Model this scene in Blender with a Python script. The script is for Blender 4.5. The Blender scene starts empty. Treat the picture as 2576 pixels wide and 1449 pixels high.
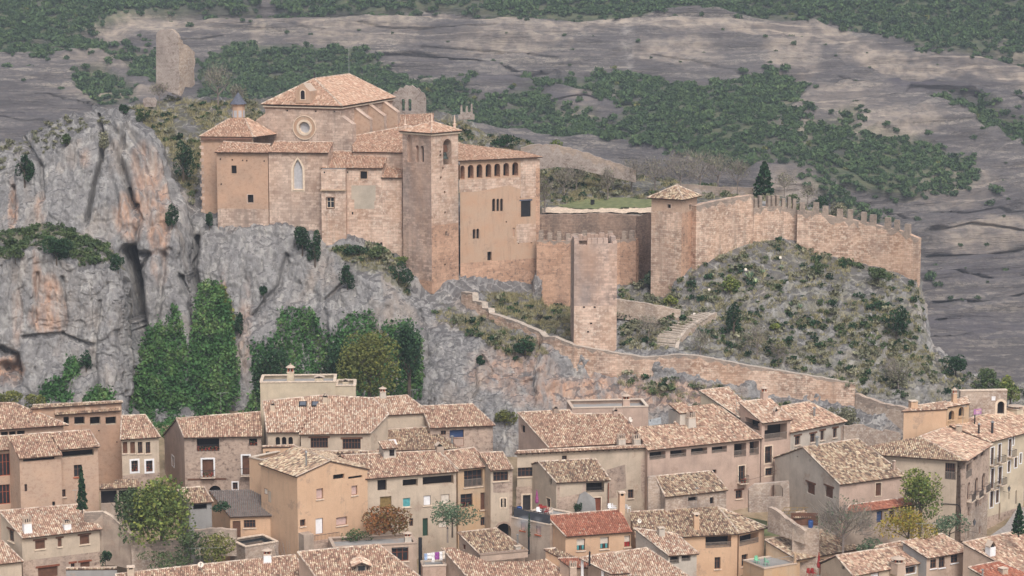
import bpy, math, random
import numpy as np
from mathutils import Vector as V
from mathutils.geometry import tessellate_polygon
R = math.radians
random.seed(7); rng = np.random.default_rng(7)
S = bpy.context.scene; COL = S.collection
# ---- camera -------------------------------------------------------------
F = 5579.0; CX, CY = 1288.0, 724.5; PITCH = R(8.6); CAMZ = 75.0
CP, SP = math.cos(PITCH), math.sin(PITCH); EYE = V((0, 0, CAMZ))
cam = bpy.data.cameras.new('camera'); camo = bpy.data.objects.new('camera', cam); COL.objects.link(camo)
cam.sensor_width = 36; cam.lens = 36 * F / 2576; cam.clip_end = 6000; cam.clip_start = 1
camo.location = EYE; camo.rotation_euler = (R(90) - PITCH, 0, 0); S.camera = camo
# ---- light --------------------------------------------------------------
SUN_EL, SUN_AZ = R(52), R(163)          # azimuth clockwise from +Y: behind and right of the camera
w = bpy.data.worlds.new('World'); S.world = w; w.use_nodes = True
nt = w.node_tree; bg = nt.nodes['Background']
sky = nt.nodes.new('ShaderNodeTexSky'); sky.sky_type = 'NISHITA'; sky.sun_disc = False
sky.sun_elevation = SUN_EL; sky.sun_rotation = SUN_AZ; sky.air_density = 1.0; sky.dust_density = 3.0
hs = nt.nodes.new('ShaderNodeHueSaturation'); hs.inputs['Saturation'].default_value = 0.45
nt.links.new(sky.outputs[0], hs.inputs['Color']); nt.links.new(hs.outputs[0], bg.inputs[0]); bg.inputs[1].default_value = 0.118
sl = bpy.data.lights.new('sun', 'SUN'); so = bpy.data.objects.new('sun', sl); COL.objects.link(so)
sl.energy = 1.6; sl.angle = R(22); sl.color = (1, 0.98, 0.96)
sd = V((math.sin(SUN_AZ) * math.cos(SUN_EL), math.cos(SUN_AZ) * math.cos(SUN_EL), math.sin(SUN_EL)))
so.rotation_euler = (-sd).to_track_quat('-Z', 'Y').to_euler(); so.location = (0, 0, 300)
S.view_settings.view_transform = 'Standard'; S.view_settings.look = 'None'
S.view_settings.exposure = 0.6; S.view_settings.gamma = 1.0
try:
    S.cycles.use_denoising = True; S.cycles.max_bounces = 5; S.cycles.diffuse_bounces = 3; S.cycles.volume_bounces = 0
    S.cycles.transparent_max_bounces = 6
except Exception: pass
# ---- pixel -> world -------------------------------------------------------
def ray(x, y):
    a = (x - CX) / F; b = -(y - CY) / F
    return V((a, CP + b * SP, -SP + b * CP))
def at(x, y, d):
    r = ray(x, y); t = d / r.y
    return V((r.x * t, d, CAMZ + r.z * t))
def onz(x, y, z):
    r = ray(x, y); return EYE + r * ((z - CAMZ) / r.z)
def onpl(x, y, p0, n):
    r = ray(x, y); return EYE + r * ((p0 - EYE).dot(n) / r.dot(n))
def crop(x0, y0, s): return lambda x, y: (0.71875 * (x0 + x / s), 0.71875 * (y0 + y / s))
c0 = lambda x, y: (x, y)
c1 = crop(0, 1350, 2.1756); c2 = crop(850, 1250, 1.8911); c3 = crop(1650, 1350, 2.1756); c4 = crop(2500, 1300, 2.024)
c5 = crop(500, 80, 1.767); c6 = crop(1350, 350, 1.61); cA = crop(1850, 500, 1.5255); cB = crop(0, 350, 1.3173)
e1 = crop(2500, 1850, 5.152); e2 = crop(3250, 1350, 7.713); e3 = crop(1400, 1850, 3.22); e4 = crop(1650, 1650, 5.152)
e5 = crop(3000, 1750, 4.411); e6 = crop(300, 1750, 3.22); e7 = crop(0, 1780, 3.68)
def mpp(d): return d / F                     # metres per picture unit at distance d
# ---- noise ----------------------------------------------------------------
def _h(i, j, k, s):
    n = (i * 374761393 + j * 668265263 + k * 2147483647 + s * 1274126177) & 0xffffffff
    n = ((n ^ (n >> 13)) * 1274126177) & 0xffffffff
    n = n ^ (n >> 16)
    return (n & 0xffff) / 32767.5 - 1.0
def vnoise(p, s=0):
    p = np.asarray(p, float); i = np.floor(p).astype(np.int64); f = p - i; f = f * f * (3 - 2 * f)
    x, y, z = i[..., 0], i[..., 1], i[..., 2]; a, b, c = f[..., 0], f[..., 1], f[..., 2]
    L = lambda u, v, t: u + (v - u) * t
    g = lambda dx, dy, dz: _h(x + dx, y + dy, z + dz, s)
    return L(L(L(g(0,0,0), g(1,0,0), a), L(g(0,1,0), g(1,1,0), a), b), L(L(g(0,0,1), g(1,0,1), a), L(g(0,1,1), g(1,1,1), a), b), c)
def fbm(p, o=4, s=0):
    p = np.asarray(p, float); r = 0; a = 1.0; t = 0
    for k in range(o):
        r = r + a * vnoise(p * 2 ** k + 17.3 * k, s + k); t += a; a *= 0.5
    return r / t
# ---- object helpers --------------------------------------------------------
def tag(o, label=None, cat=None, group=None, kind=None):
    if label: o['label'] = label
    if cat: o['category'] = cat
    if group: o['group'] = group
    if kind: o['kind'] = kind
    return o
def empty(name, loc):
    o = bpy.data.objects.new(name, None); o.empty_display_size = 0.5; o.location = loc; COL.objects.link(o)
    return o
WLOC = {}
def link(name, me, parent=None, off=None):
    o = bpy.data.objects.new(name, me); COL.objects.link(o)
    if parent is not None: o.parent = parent
    return o
def npmesh(name, v, f, mats, uv=None, mi=None, smooth=False):
    """v (N,3), f (M,k) index array, uv per face (M,2)"""
    me = bpy.data.meshes.new(name); v = np.asarray(v, np.float32); f = np.asarray(f, np.int32); M_, k = f.shape
    me.vertices.add(len(v)); me.vertices.foreach_set('co', v.ravel())
    me.loops.add(M_ * k); me.loops.foreach_set("vertex_index", f.ravel())
    me.polygons.add(M_); me.polygons.foreach_set('loop_start', np.arange(0, M_ * k, k, dtype=np.int32))
    try: me.polygons.foreach_set('loop_total', np.full(M_, k, np.int32))
    except Exception: pass
    for m in mats: me.materials.append(m)
    if mi is not None: me.polygons.foreach_set('material_index', np.asarray(mi, np.int32))
    if smooth: me.polygons.foreach_set('use_smooth', np.ones(M_, bool))
    if uv is not None:
        l = me.uv_layers.new(name='UVMap'); l.data.foreach_set('uv', np.repeat(np.asarray(uv, np.float32), k, axis=0).ravel())
    me.update(calc_edges=True); me.validate()
    return me
class MB:
    """collects faces (any n-gon) with uv and material, builds one mesh"""
    def __init__(s): s.v = []; s.f = []; s.uv = []; s.m = []; s.ms = []
    def mi(s, mat):
        if mat not in s.ms: s.ms.append(mat)
        return s.ms.index(mat)
    def face(s, pts, mat, uv=None):
        b = len(s.v); s.v += [tuple(p) for p in pts]; s.f.append(list(range(b, b + len(pts))))
        s.uv.append(uv if uv else [(0.5, 0.5)] * len(pts)); s.m.append(s.mi(mat))
    def box(s, c, ux, uy, uz, mat, taper=1.0, uvm=None):
        """c centre of the base, half vectors ux uy, full height uz"""
        q = [c - ux - uy, c + ux - uy, c + ux + uy, c - ux + uy]
        cc = c + uz; t = [cc + (p - c) * taper for p in q]
        lens = [2 * ux.length, 2 * uy.length, 2 * ux.length, 2 * uy.length]; h = uz.length; a = 0
        if mat[:4] in ('tile', 'ridg', 'leaf', 'twig'):
            k = (random.random(), random.random())
            for L in ([q[0], q[1], t[1], t[0]], [q[1], q[2], t[2], t[1]], [q[2], q[3], t[3], t[2]], [q[3], q[0], t[0], t[3]], t): s.face(L, mat, [k] * 4)
            return
        for i in range(4):
            j = (i + 1) % 4
            s.face([q[i], q[j], t[j], t[i]], mat, [(a, c.z), (a + lens[i], c.z), (a + lens[i], c.z + h), (a, c.z + h)]); a += lens[i]
        s.face(t, mat, [(0, 0), (lens[0], 0), (lens[0], lens[1]), (0, lens[1])]); s.face(q[::-1], mat)
    def tube(s, a, b, ra, rb, mat, n=6, cap=True):
        a = V(a); b = V(b); d = (b - a)
        if d.length < 1e-6: return
        d.normalize(); x = d.orthogonal().normalized(); y = d.cross(x)
        A = [a + (x * math.cos(t) + y * math.sin(t)) * ra for t in (2 * math.pi * i / n for i in range(n))]
        B = [b + (x * math.cos(t) + y * math.sin(t)) * rb for t in (2 * math.pi * i / n for i in range(n))]
        for i in range(n):
            j = (i + 1) % n; s.face([A[i], A[j], B[j], B[i]], mat)
        if cap: s.face(B, mat); s.face(A[::-1], mat)
    def lathe(s, c, prof, mat, n=12):
        """prof: list of (r, z) from bottom to top"""
        r = [[c + V((q * math.cos(2 * math.pi * i / n), q * math.sin(2 * math.pi * i / n), z)) for i in range(n)] for q, z in prof]
        for k in range(len(prof) - 1):
            for i in range(n):
                j = (i + 1) % n; s.face([r[k][i], r[k][j], r[k + 1][j], r[k + 1][i]], mat)
    def grid(s, v, f, mat, uv):
        """bulk quads"""
        b = len(s.v); s.v += [tuple(p) for p in v]; k = s.mi(mat)
        for q, t in zip(f, uv): s.f.append([b + i for i in q]); s.uv.append([t] * len(q)); s.m.append(k)
    def build(s, name, parent=None, root=None, smooth=False):
        me = bpy.data.meshes.new(name); o = root.location if root is not None else V((0, 0, 0))
        me.from_pydata([(p[0] - o[0], p[1] - o[1], p[2] - o[2]) for p in s.v], [], s.f)
        for m in s.ms: me.materials.append(MAT[m])
        me.polygons.foreach_set('material_index', s.m)
        if smooth: me.polygons.foreach_set('use_smooth', [True] * len(s.f))
        l = me.uv_layers.new(name='UVMap'); flat = [c for u in s.uv for p in u for c in p]
        l.data.foreach_set('uv', flat); me.update()
        return link(name, me, parent)
def rootof(o):
    while o.parent: o = o.parent
    return o
# ---- materials -------------------------------------------------------------
MAT = {}
def lin(c): return tuple((x / 255 / 12.92 if x / 255 <= 0.04045 else ((x / 255 + 0.055) / 1.055) ** 2.4) for x in c[:3]) + (1.0,)
class NM:
    def __init__(s, name, rough=0.9):
        m = bpy.data.materials.new(name); m.use_nodes = True; MAT[name] = m; s.m = m; s.nt = m.node_tree
        s.b = s.nt.nodes['Principled BSDF']; s.b.inputs['Roughness'].default_value = rough
        s.b.inputs['Specular IOR Level'].default_value = 0.25
    def N(s, t, **kw):
        n = s.nt.nodes.new(t)
        for k, v in kw.items(): setattr(n, k, v)
        return n
    def put(s, a, b):
        if hasattr(a, 'type') and hasattr(a, 'links'): s.nt.links.new(a, b)
        else: b.default_value = a
    def pos(s, scale=(1, 1, 1), rot=(0, 0, 0)):
        g = s.N('ShaderNodeNewGeometry'); mp = s.N('ShaderNodeMapping'); s.nt.links.new(g.outputs['Position'], mp.inputs[0])
        mp.inputs['Scale'].default_value = scale; mp.inputs['Rotation'].default_value = rot; return mp.outputs[0]
    def uv(s, scale=(1, 1, 1)):
        u = s.N('ShaderNodeUVMap'); mp = s.N('ShaderNodeMapping'); s.nt.links.new(u.outputs[0], mp.inputs[0]); mp.inputs['Scale'].default_value = scale
        return mp.outputs[0]
    def noise(s, vec, scale, detail=3, rough=0.55, dist=0.0):
        n = s.N('ShaderNodeTexNoise'); s.put(vec, n.inputs['Vector']); n.inputs['Scale'].default_value = scale; n.inputs['Detail'].default_value = detail
        n.inputs['Roughness'].default_value = rough; n.inputs['Distortion'].default_value = dist; return n.outputs['Fac']
    def voro(s, vec, scale, feat='F1', out='Distance'):
        n = s.N('ShaderNodeTexVoronoi', feature=feat); s.put(vec, n.inputs['Vector']); n.inputs['Scale'].default_value = scale; return n.outputs[out]
    def ramp(s, fac, stops, interp='LINEAR'):
        n = s.N('ShaderNodeValToRGB'); s.put(fac, n.inputs[0]); e = n.color_ramp; e.interpolation = interp
        while len(e.elements) < len(stops): e.elements.new(0.5)
        for el, (p, c) in zip(e.elements, stops): el.position = p; el.color = lin(c) if len(c) == 3 else c
        return n.outputs[0]
    def val(s, fac, a, b): return s.ramp(fac, [(a, (0, 0, 0, 1)), (b, (1, 1, 1, 1))])
    def mix(s, fac, a, b, mode='MIX'):
        n = s.N('ShaderNodeMix', data_type='RGBA', blend_type=mode); s.put(fac, n.inputs[0])
        s.put(lin(a) if isinstance(a, tuple) else a, n.inputs[6]); s.put(lin(b) if isinstance(b, tuple) else b, n.inputs[7]); return n.outputs[2]
    def math(s, op, a, b=0.5):
        n = s.N('ShaderNodeMath', operation=op); s.put(a, n.inputs[0]); s.put(b, n.inputs[1]); return n.outputs[0]
    def sep(s, vec, ch): n = s.N('ShaderNodeSeparateXYZ'); s.put(vec, n.inputs[0]); return n.outputs[ch]
    def bump(s, h, strength=0.4, dist=0.1):
        n = s.N('ShaderNodeBump'); n.inputs['Strength'].default_value = strength; n.inputs['Distance'].default_value = dist
        s.put(h, n.inputs['Height']); s.nt.links.new(n.outputs[0], s.b.inputs['Normal'])
    def col(s, c): s.put(lin(c) if isinstance(c, tuple) else c, s.b.inputs['Base Color']); return s
def flat(name, c, rough=0.8, metal=0.0, var=0.12):
    m = NM(name, rough); n = m.noise(m.pos(), 3.0, 3); a = tuple(x * (1 - var) for x in c); b = tuple(min(255, x * (1 + var)) for x in c)
    m.col(m.ramp(n, [(0.3, a), (0.7, b)])); m.b.inputs['Metallic'].default_value = metal; return m
def plaster(name, c, c2=None, stain=0.35, dirty=(120, 105, 95)):
    m = NM(name); c2 = c2 or tuple(x * 0.88 for x in c); p = m.pos()
    k = m.ramp(m.noise(p, 0.5, 5, 0.6), [(0.3, c2), (0.62, c)])
    d = m.val(m.noise(m.pos((1.6, 1.6, 0.22)), 1.2, 5, 0.65), 0.52, 0.78)
    k = m.mix(m.math('MULTIPLY', d, stain), k, dirty)
    k = m.mix(m.math('MULTIPLY', m.val(m.noise(p, 0.42, 6, 0.7), 0.585, 0.615), 0.45 if stain > .22 else .2), k, m.ramp(m.noise(p, 3.5, 3, 0.7), [(.35, (140, 114, 98)), (.65, (186, 160, 140))]))
    k = m.mix(m.math('MULTIPLY', m.val(m.noise(p, 9, 3), 0.35, 0.7), 0.12), k, (70, 60, 55)); m.col(k)
    m.bump(m.noise(p, 6, 4), 0.25, 0.05); return m
def stone(name, a, b, mortar, scale=1.0, bw=0.5, bh=0.26, var=(110, 90, 80), worn=0.4, dark=(105, 95, 90), darkamt=0.5, dn=(0.25, 0.25, 0.1), ochre=0.0):
    m = NM(name); u = m.uv((scale, scale, scale)); br = m.N('ShaderNodeTexBrick'); m.nt.links.new(u, br.inputs[0])
    dz = m.noise(m.uv(), 1.7, 2)
    mx = m.N('ShaderNodeVectorMath', operation='ADD'); sc = m.N('ShaderNodeVectorMath', operation='SCALE'); 
    nn = m.N('ShaderNodeTexNoise'); m.nt.links.new(u, nn.inputs['Vector']); nn.inputs['Scale'].default_value = 2.2
    m.nt.links.new(nn.outputs['Color'], sc.inputs[0]); sc.inputs['Scale'].default_value = 0.14
    m.nt.links.new(u, mx.inputs[0]); m.nt.links.new(sc.outputs[0], mx.inputs[1]); m.nt.links.new(mx.outputs[0], br.inputs[0])
    br.inputs['Scale'].default_value = 1.0; br.inputs['Brick Width'].default_value = bw; br.inputs['Row Height'].default_value = bh
    br.inputs['Mortar Size'].default_value = 0.022; br.inputs['Mortar Smooth'].default_value = 0.3; br.inputs['Bias'].default_value = -0.1
    br.inputs['Color1'].default_value = lin(a); br.inputs['Color2'].default_value = lin(b); br.inputs['Mortar'].default_value = lin(mortar)
    k = m.mix(m.val(m.noise(u, 1.9, 5, 0.75), 0.5, 0.64), br.outputs[0], var)
    k = m.mix(m.math('MULTIPLY', m.val(m.noise(m.pos(), 0.35, 4), 0.42, 0.62), worn), k, tuple(x * 1.12 if x < 220 else x for x in a))
    k = m.mix(m.math('MULTIPLY', m.val(m.noise(m.pos(dn), 1.0, 5, 0.65), 0.48, 0.7), darkamt), k, dark)
    if ochre: k = m.mix(m.math('MULTIPLY', m.val(m.noise(m.pos((.22, .22, .12)), 1.0, 5, 0.65), 0.46, 0.66), ochre), k, (188, 140, 104)); k = m.mix(m.math('MULTIPLY', m.val(m.noise(m.pos((.9, .9, .09)), 1.0, 5, 0.6), 0.54, 0.7), .4), k, (118, 104, 94))
    m.col(k); m.bump(br.outputs['Fac'], -0.4, 0.06); return m
def tiles(name, stops, lich=(110, 100, 88), la=0.5):
    m = NM(name, 0.85); u = m.uv(); r1 = m.sep(u, 0); r2 = m.sep(u, 1); k = m.ramp(r1, stops)
    k = m.mix(m.math('MULTIPLY', m.val(m.noise(m.pos(), 0.9, 5, 0.7), 0.48, 0.7), la * 0.8), k, lich)
    v = m.N('ShaderNodeHueSaturation'); m.nt.links.new(k, v.inputs['Color']); m.put(m.math('ADD', m.math('MULTIPLY', r2, 0.4), 0.8), v.inputs['Value']); m.col(v.outputs[0]); return m
def leaf(name, stops, trans=0.25, rough=0.7):
    m = NM(name, rough); u = m.uv(); k = m.ramp(m.sep(u, 0), stops)
    v = m.N('ShaderNodeHueSaturation'); m.nt.links.new(k, v.inputs['Color']); m.put(m.math('ADD', m.math('MULTIPLY', m.sep(u, 1), 0.5), 0.75), v.inputs['Value'])
    m.col(v.outputs[0]); m.b.inputs['Specular IOR Level'].default_value = 0.15; return m

# plaster walls
plaster('plaster_pink', (200, 174, 154)); plaster('plaster_grey', (202, 182, 160), stain=0.3); plaster('plaster_cream', (206, 188, 162), stain=0.2)
plaster('plaster_orange', (210, 174, 142), (200, 163, 132), 0.25); plaster('plaster_rose', (198, 170, 152)); plaster('plaster_tan', (194, 168, 140), (198, 160, 122), 0.4)
plaster('plaster_pale', (198, 186, 172), stain=0.3); plaster('plaster_old', (186, 166, 148), (150, 132, 118), 0.6)
plaster('plaster_castle', (190, 160, 136), (192, 154, 126), 0.4); plaster('cement', (160, 156, 152)); plaster('patch', (192, 178, 160), stain=0.15)
# stone and brick
stone('stone_house', (186, 162, 144), (166, 142, 126), (174, 156, 140), bw=0.42, bh=0.2)
stone('stone_castle', (208, 180, 160), (146, 119, 103), (148, 124, 110), bw=0.8, bh=0.36, var=(216, 198, 180), dark=(128, 114, 104), darkamt=0.5, ochre=.28)
stone('stone_church', (210, 185, 166), (156, 131, 115), (158, 134, 120), bw=0.85, bh=0.4, var=(150, 126, 112), darkamt=0.45, worn=0.25, ochre=.2)
stone('stone_tower', (204, 176, 158), (142, 120, 108), (150, 130, 118), bw=0.75, bh=0.34, var=(126, 112, 104), dark=(132, 122, 118), darkamt=0.65, dn=(0.15, 0.15, 0.06), ochre=.3)
stone('stone_wall', (208, 178, 156), (136, 105, 88), (126, 102, 90), bw=0.7, bh=0.3, var=(218, 200, 180), dark=(132, 112, 100), darkamt=0.5, ochre=.28)
stone('stone_orange', (196, 158, 132), (168, 130, 106), (164, 132, 112), bw=0.7, bh=0.34, darkamt=0.25)
stone('brick_orange', (184, 146, 120), (172, 132, 108), (180, 156, 136), bw=0.3, bh=0.085, var=(162, 130, 108), darkamt=0.25)
stone('brick_warm', (186, 154, 130), (174, 142, 120), (190, 166, 146), bw=0.3, bh=0.09, var=(168, 136, 116), darkamt=0.2)
stone('rubble', (184, 164, 146), (150, 126, 110), (132, 114, 102), bw=0.4, bh=0.2, var=(200, 186, 172), darkamt=0.6)
stone('terrace_stone', (158, 132, 114), (118, 96, 84), (100, 84, 76), bw=0.5, bh=0.26, var=(176, 152, 134), dark=(92, 84, 78), darkamt=0.6)
stone('stone_lichen', (170, 150, 134), (136, 120, 108), (126, 112, 102), bw=0.55, bh=0.28, var=(116, 106, 98), dark=(120, 112, 104), darkamt=0.6)
stone('ruin', (168, 154, 144), (148, 134, 124), (130, 118, 110), bw=0.45, bh=0.24, darkamt=0.4)
# tiles
tiles('tile_mix', [(0, (134, 110, 95)), (.1, (161, 127, 108)), (.3, (180, 143, 121)), (.5, (193, 158, 136)), (.7, (204, 173, 148)), (.88, (216, 194, 165)), (1, (229, 210, 187))])
tiles('tile_old', [(0, (104, 89, 78)), (.14, (131, 108, 93)), (.35, (165, 134, 112)), (.55, (182, 155, 129)), (.75, (199, 178, 148)), (.92, (214, 197, 170)), (1, (155, 121, 100))], la=0.6)
tiles('tile_pale', [(0, (155, 121, 104)), (.15, (178, 142, 121)), (.4, (195, 161, 138)), (.62, (206, 176, 151)), (.85, (218, 197, 174)), (1, (229, 214, 193))], la=0.35)
tiles('tile_red', [(0, (150, 94, 74)), (.3, (168, 106, 84)), (.7, (180, 120, 96)), (.95, (188, 134, 110)), (1, (206, 178, 156))], (140, 96, 78), 0.35)
tiles('tile_church', [(0, (152, 118, 98)), (.2, (176, 138, 116)), (.55, (190, 154, 130)), (.85, (200, 170, 146)), (1, (212, 192, 170))], (176, 146, 124), 0.3)
tiles('ridge', [(0, (156, 130, 114)), (.4, (186, 164, 146)), (1, (208, 192, 174))], la=0.25)
flat('bed', (128, 96, 80)); flat('eave_wood', (84, 66, 56)); flat('wood', (104, 72, 56)); flat('wood_red', (128, 74, 54)); flat('wood_grey', (130, 118, 108))
flat('olive', (136, 112, 70)); flat('dark_green', (48, 74, 60)); flat('iron', (58, 54, 54), 0.5); flat('white', (232, 228, 226), var=0.03); flat('pinkblind', (206, 176, 166), var=0.04)
flat('blind', (224, 210, 194), var=0.05); flat('steel', (164, 164, 162), 0.4, 0.6); flat('grey_slate', (92, 94, 104)); flat('red_plastic', (148, 54, 50), 0.5); flat('green_plastic', (126, 186, 150), 0.4)
flat('magenta', (146, 72, 114)); flat('blue_plastic', (56, 86, 140), 0.4); flat('teal', (84, 150, 152)); flat('redcloth', (150, 40, 40)); flat('bin', (40, 40, 42)); flat('sign_pink', (172, 120, 160)); flat('sign_gold', (226, 190, 150))
flat('bronze', (66, 72, 66), 0.5, 0.5); flat('mortar', (206, 186, 166)); flat('copper', (120, 72, 54)); flat('alab', (178, 174, 174), var=0.05); flat('limestone', (218, 196, 172), var=0.05); flat('purple', (150, 80, 150)); flat('skycloth', (170, 190, 220))
flat('steps', (176, 162, 148)); flat('asphalt', (150, 142, 136)); flat('path', (200, 178, 156)); flat('water', (40, 46, 50), 0.1); flat('bark', (92, 80, 70)); flat('twig', (132, 120, 112)); flat('rust', (170, 90, 60)); flat('flower', (186, 60, 56)); flat('orange_metal', (158, 86, 60))
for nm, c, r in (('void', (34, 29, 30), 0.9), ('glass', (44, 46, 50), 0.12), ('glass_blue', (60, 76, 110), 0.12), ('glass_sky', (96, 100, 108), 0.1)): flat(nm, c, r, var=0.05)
m = NM('corrugated'); m.col(m.ramp(m.noise(m.pos(), 2.0, 4), [(0.3, (112, 106, 102)), (0.7, (142, 134, 128))]))
# leaves
leaf('leaf_scrub', [(0, (56, 74, 48)), (.35, (68, 88, 54)), (.7, (84, 102, 62)), (.95, (98, 110, 68)), (1, (122, 110, 68))])
leaf('leaf_dark', [(0, (30, 50, 34)), (.5, (44, 68, 44)), (1, (60, 86, 54))])
leaf('leaf_mid', [(0, (54, 68, 46)), (.5, (76, 92, 58)), (1, (104, 112, 72))])
leaf('leaf_yellow', [(0, (66, 84, 50)), (.4, (98, 112, 58)), (.8, (136, 140, 70)), (1, (158, 154, 80))])
leaf('leaf_autumn', [(0, (96, 104, 50)), (.4, (140, 130, 56)), (.75, (164, 136, 60)), (1, (160, 108, 58))])
leaf('leaf_rust', [(0, (70, 84, 44)), (.35, (120, 90, 52)), (.75, (138, 84, 52)), (1, (156, 110, 64))])
leaf('leaf_ochre', [(0, (74, 84, 48)), (.5, (104, 108, 58)), (1, (134, 128, 66))])
leaf('leaf_olive', [(0, (62, 82, 60)), (.5, (92, 110, 84)), (1, (122, 136, 104))])
leaf('leaf_grey', [(0, (96, 98, 78)), (.5, (124, 122, 98)), (1, (152, 146, 118))])
leaf('leaf_ivy', [(0, (52, 82, 48)), (.4, (66, 100, 56)), (.8, (86, 114, 64)), (1, (112, 126, 76))])
leaf('dry_grass', [(0, (110, 106, 74)), (.4, (142, 134, 98)), (.8, (172, 160, 122)), (1, (120, 128, 80))])
leaf('twigs', [(0, (108, 98, 92)), (.6, (140, 130, 120)), (1, (160, 150, 128))])
leaf('agave', [(0, (104, 130, 110)), (.6, (140, 160, 126)), (1, (190, 190, 140))])
# far rock slope: horizontal beds of dark varnish, pale tops, painted crevice shade
m = NM('rock_far')
big = m.noise(m.pos((0.014, 0.014, 0.05)), 1.0, 8, 0.62); bed = m.noise(m.pos((0.03, 0.03, 0.55), (0, R(2.5), 0)), 1.0, 8, 0.68, 0.2); grit = m.noise(m.pos((0.5, 0.5, 1.2)), 1.0, 6, 0.7)
k = m.ramp(big, [(0.32, (112, 104, 99)), (0.5, (134, 125, 117)), (0.66, (156, 144, 131))])
k = m.mix(m.math('MULTIPLY', m.val(bed, 0.47, 0.37), 0.75), k, (84, 78, 78)); k = m.mix(m.math('MULTIPLY', m.val(bed, 0.52, 0.66), 0.5), k, (164, 152, 142))
k = m.mix(m.math('MULTIPLY', m.val(grit, 0.5, 0.36), 0.7), k, (84, 79, 80)); k = m.mix(m.math('MULTIPLY', m.val(grit, 0.55, 0.7), 0.35), k, (172, 160, 148))
nz = m.sep(m.N('ShaderNodeNewGeometry').outputs['Normal'], 2)
k = m.mix(m.math('MULTIPLY', m.val(m.math('ADD', nz, m.math('MULTIPLY', m.noise(m.pos(), 0.08, 7), 0.5)), 1.12, 1.36), 0.55), k, (172, 156, 138))
vs = m.N('ShaderNodeVertexColor', layer_name='paint'); vr = m.sep(vs.outputs[0], 0)
k = m.mix(vr, k, m.ramp(m.noise(m.pos(), 0.35, 5), [(0.35, (72, 82, 60)), (0.65, (104, 104, 78))]))
br = m.val(m.noise(m.pos(), 0.25, 6), 0.4, 0.6)
k = m.mix(m.math('MULTIPLY', m.sep(vs.outputs[0], 1), br), k, (196, 186, 176)); k = m.mix(m.math('MULTIPLY', m.sep(vs.outputs[0], 2), m.math('ADD', m.math('MULTIPLY', br, .7), .3)), k, (184, 166, 148)); m.col(k)
dk = m.N('ShaderNodeMath', operation='SUBTRACT'); dk.inputs[0].default_value = 1.0; m.nt.links.new(vs.outputs[1], dk.inputs[1])
k = m.mix(m.math('MULTIPLY', dk.outputs[0], m.val(m.noise(m.pos((0.02, 0.02, 0.4)), 1.0, 7, 0.7), 0.4, 0.6)), k, (84, 78, 82)); m.col(k)
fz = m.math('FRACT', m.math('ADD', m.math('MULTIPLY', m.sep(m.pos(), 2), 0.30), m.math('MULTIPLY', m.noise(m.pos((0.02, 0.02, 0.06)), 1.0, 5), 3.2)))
k = m.mix(m.math('MULTIPLY', m.math('MULTIPLY', m.val(fz, 0.2, 0.04), m.val(m.noise(m.pos((0.025, 0.025, 0.1)), 1.0, 4), 0.46, 0.6)), 0.6), k, (78, 72, 72)); m.col(k)  # thin dark lines: shade of the strata crevices painted into the colour
m.bump(m.math('ADD', bed, m.math('MULTIPLY', grit, 0.5)), 1.0, 1.6)
# near limestone cliff: pale grey with orange scars (paint R), soil and grass on ledges
m = NM('cliff'); st = m.noise(m.pos((0.5, 0.5, 0.07)), 1.0, 8, 0.66); fine = m.noise(m.pos((1, 1, 0.6)), 0.8, 8, 0.68); crk = m.voro(m.pos((0.5, 0.5, 0.32)), 1.0, 'DISTANCE_TO_EDGE')
k = m.ramp(st, [(0.3, (122, 119, 118)), (0.46, (150, 146, 143)), (0.58, (166, 161, 156)), (0.72, (190, 182, 172))])
k = m.mix(m.math('MULTIPLY', m.val(fine, 0.47, 0.34), 0.5), k, (112, 108, 107)); k = m.mix(m.math('MULTIPLY', m.val(fine, 0.56, 0.72), 0.4), k, (208, 202, 194))
k = m.mix(m.math('MULTIPLY', m.val(m.noise(m.pos((0.2, 0.2, 0.07)), 1.0, 5), 0.54, 0.72), 0.45), k, (180, 160, 142))
vs = m.N('ShaderNodeVertexColor', layer_name='paint'); org = m.ramp(m.noise(m.pos((1.2, 1.2, 0.12)), 1.0, 6, 0.6), [(0.34, (150, 124, 110)), (0.48, (184, 146, 122)), (0.6, (196, 164, 142)), (0.72, (208, 192, 178))])
k = m.mix(m.math('MULTIPLY', m.sep(vs.outputs[0], 0), m.val(m.noise(m.pos((0.8, 0.8, 0.15)), 1.0, 5), 0.32, 0.6)), k, org)
nz = m.sep(m.N('ShaderNodeNewGeometry').outputs['Normal'], 2)
gr = m.ramp(m.noise(m.pos(), 0.7, 6, 0.7), [(0.3, (100, 97, 76)), (0.5, (128, 121, 98)), (0.68, (152, 144, 124))])
k = m.mix(m.math('MULTIPLY', m.val(m.math('ADD', nz, m.math('MULTIPLY', m.noise(m.pos(), 0.35, 7, 0.7), 0.9)), 1.18, 1.42), 0.9), k, gr)
k = m.mix(m.math('MULTIPLY', m.sep(vs.outputs[0], 1), m.math('ADD', m.val(m.noise(m.pos(), 0.45, 6, 0.7), 0.42, 0.56), 0.15)), k, m.ramp(m.noise(m.pos(), 0.8, 5), [(0.3, (98, 97, 74)), (0.7, (142, 133, 108))])); k = m.mix(m.sep(vs.outputs[0], 2), k, (196, 180, 162)); bs = m.val(m.noise(m.pos((1.3, 1.3, 0.05)), 1.0, 6, 0.6), 0.54, 0.68)
st3 = m.mix(m.math('MULTIPLY', bs, 0.45), k, (92, 90, 92)); crk = m.voro(m.pos((0.4, 0.4, 0.22)), 1.0, 'DISTANCE_TO_EDGE'); wob = m.noise(m.pos(), 1.4, 5)
steep = m.val(nz, 0.75, 0.45)
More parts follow.
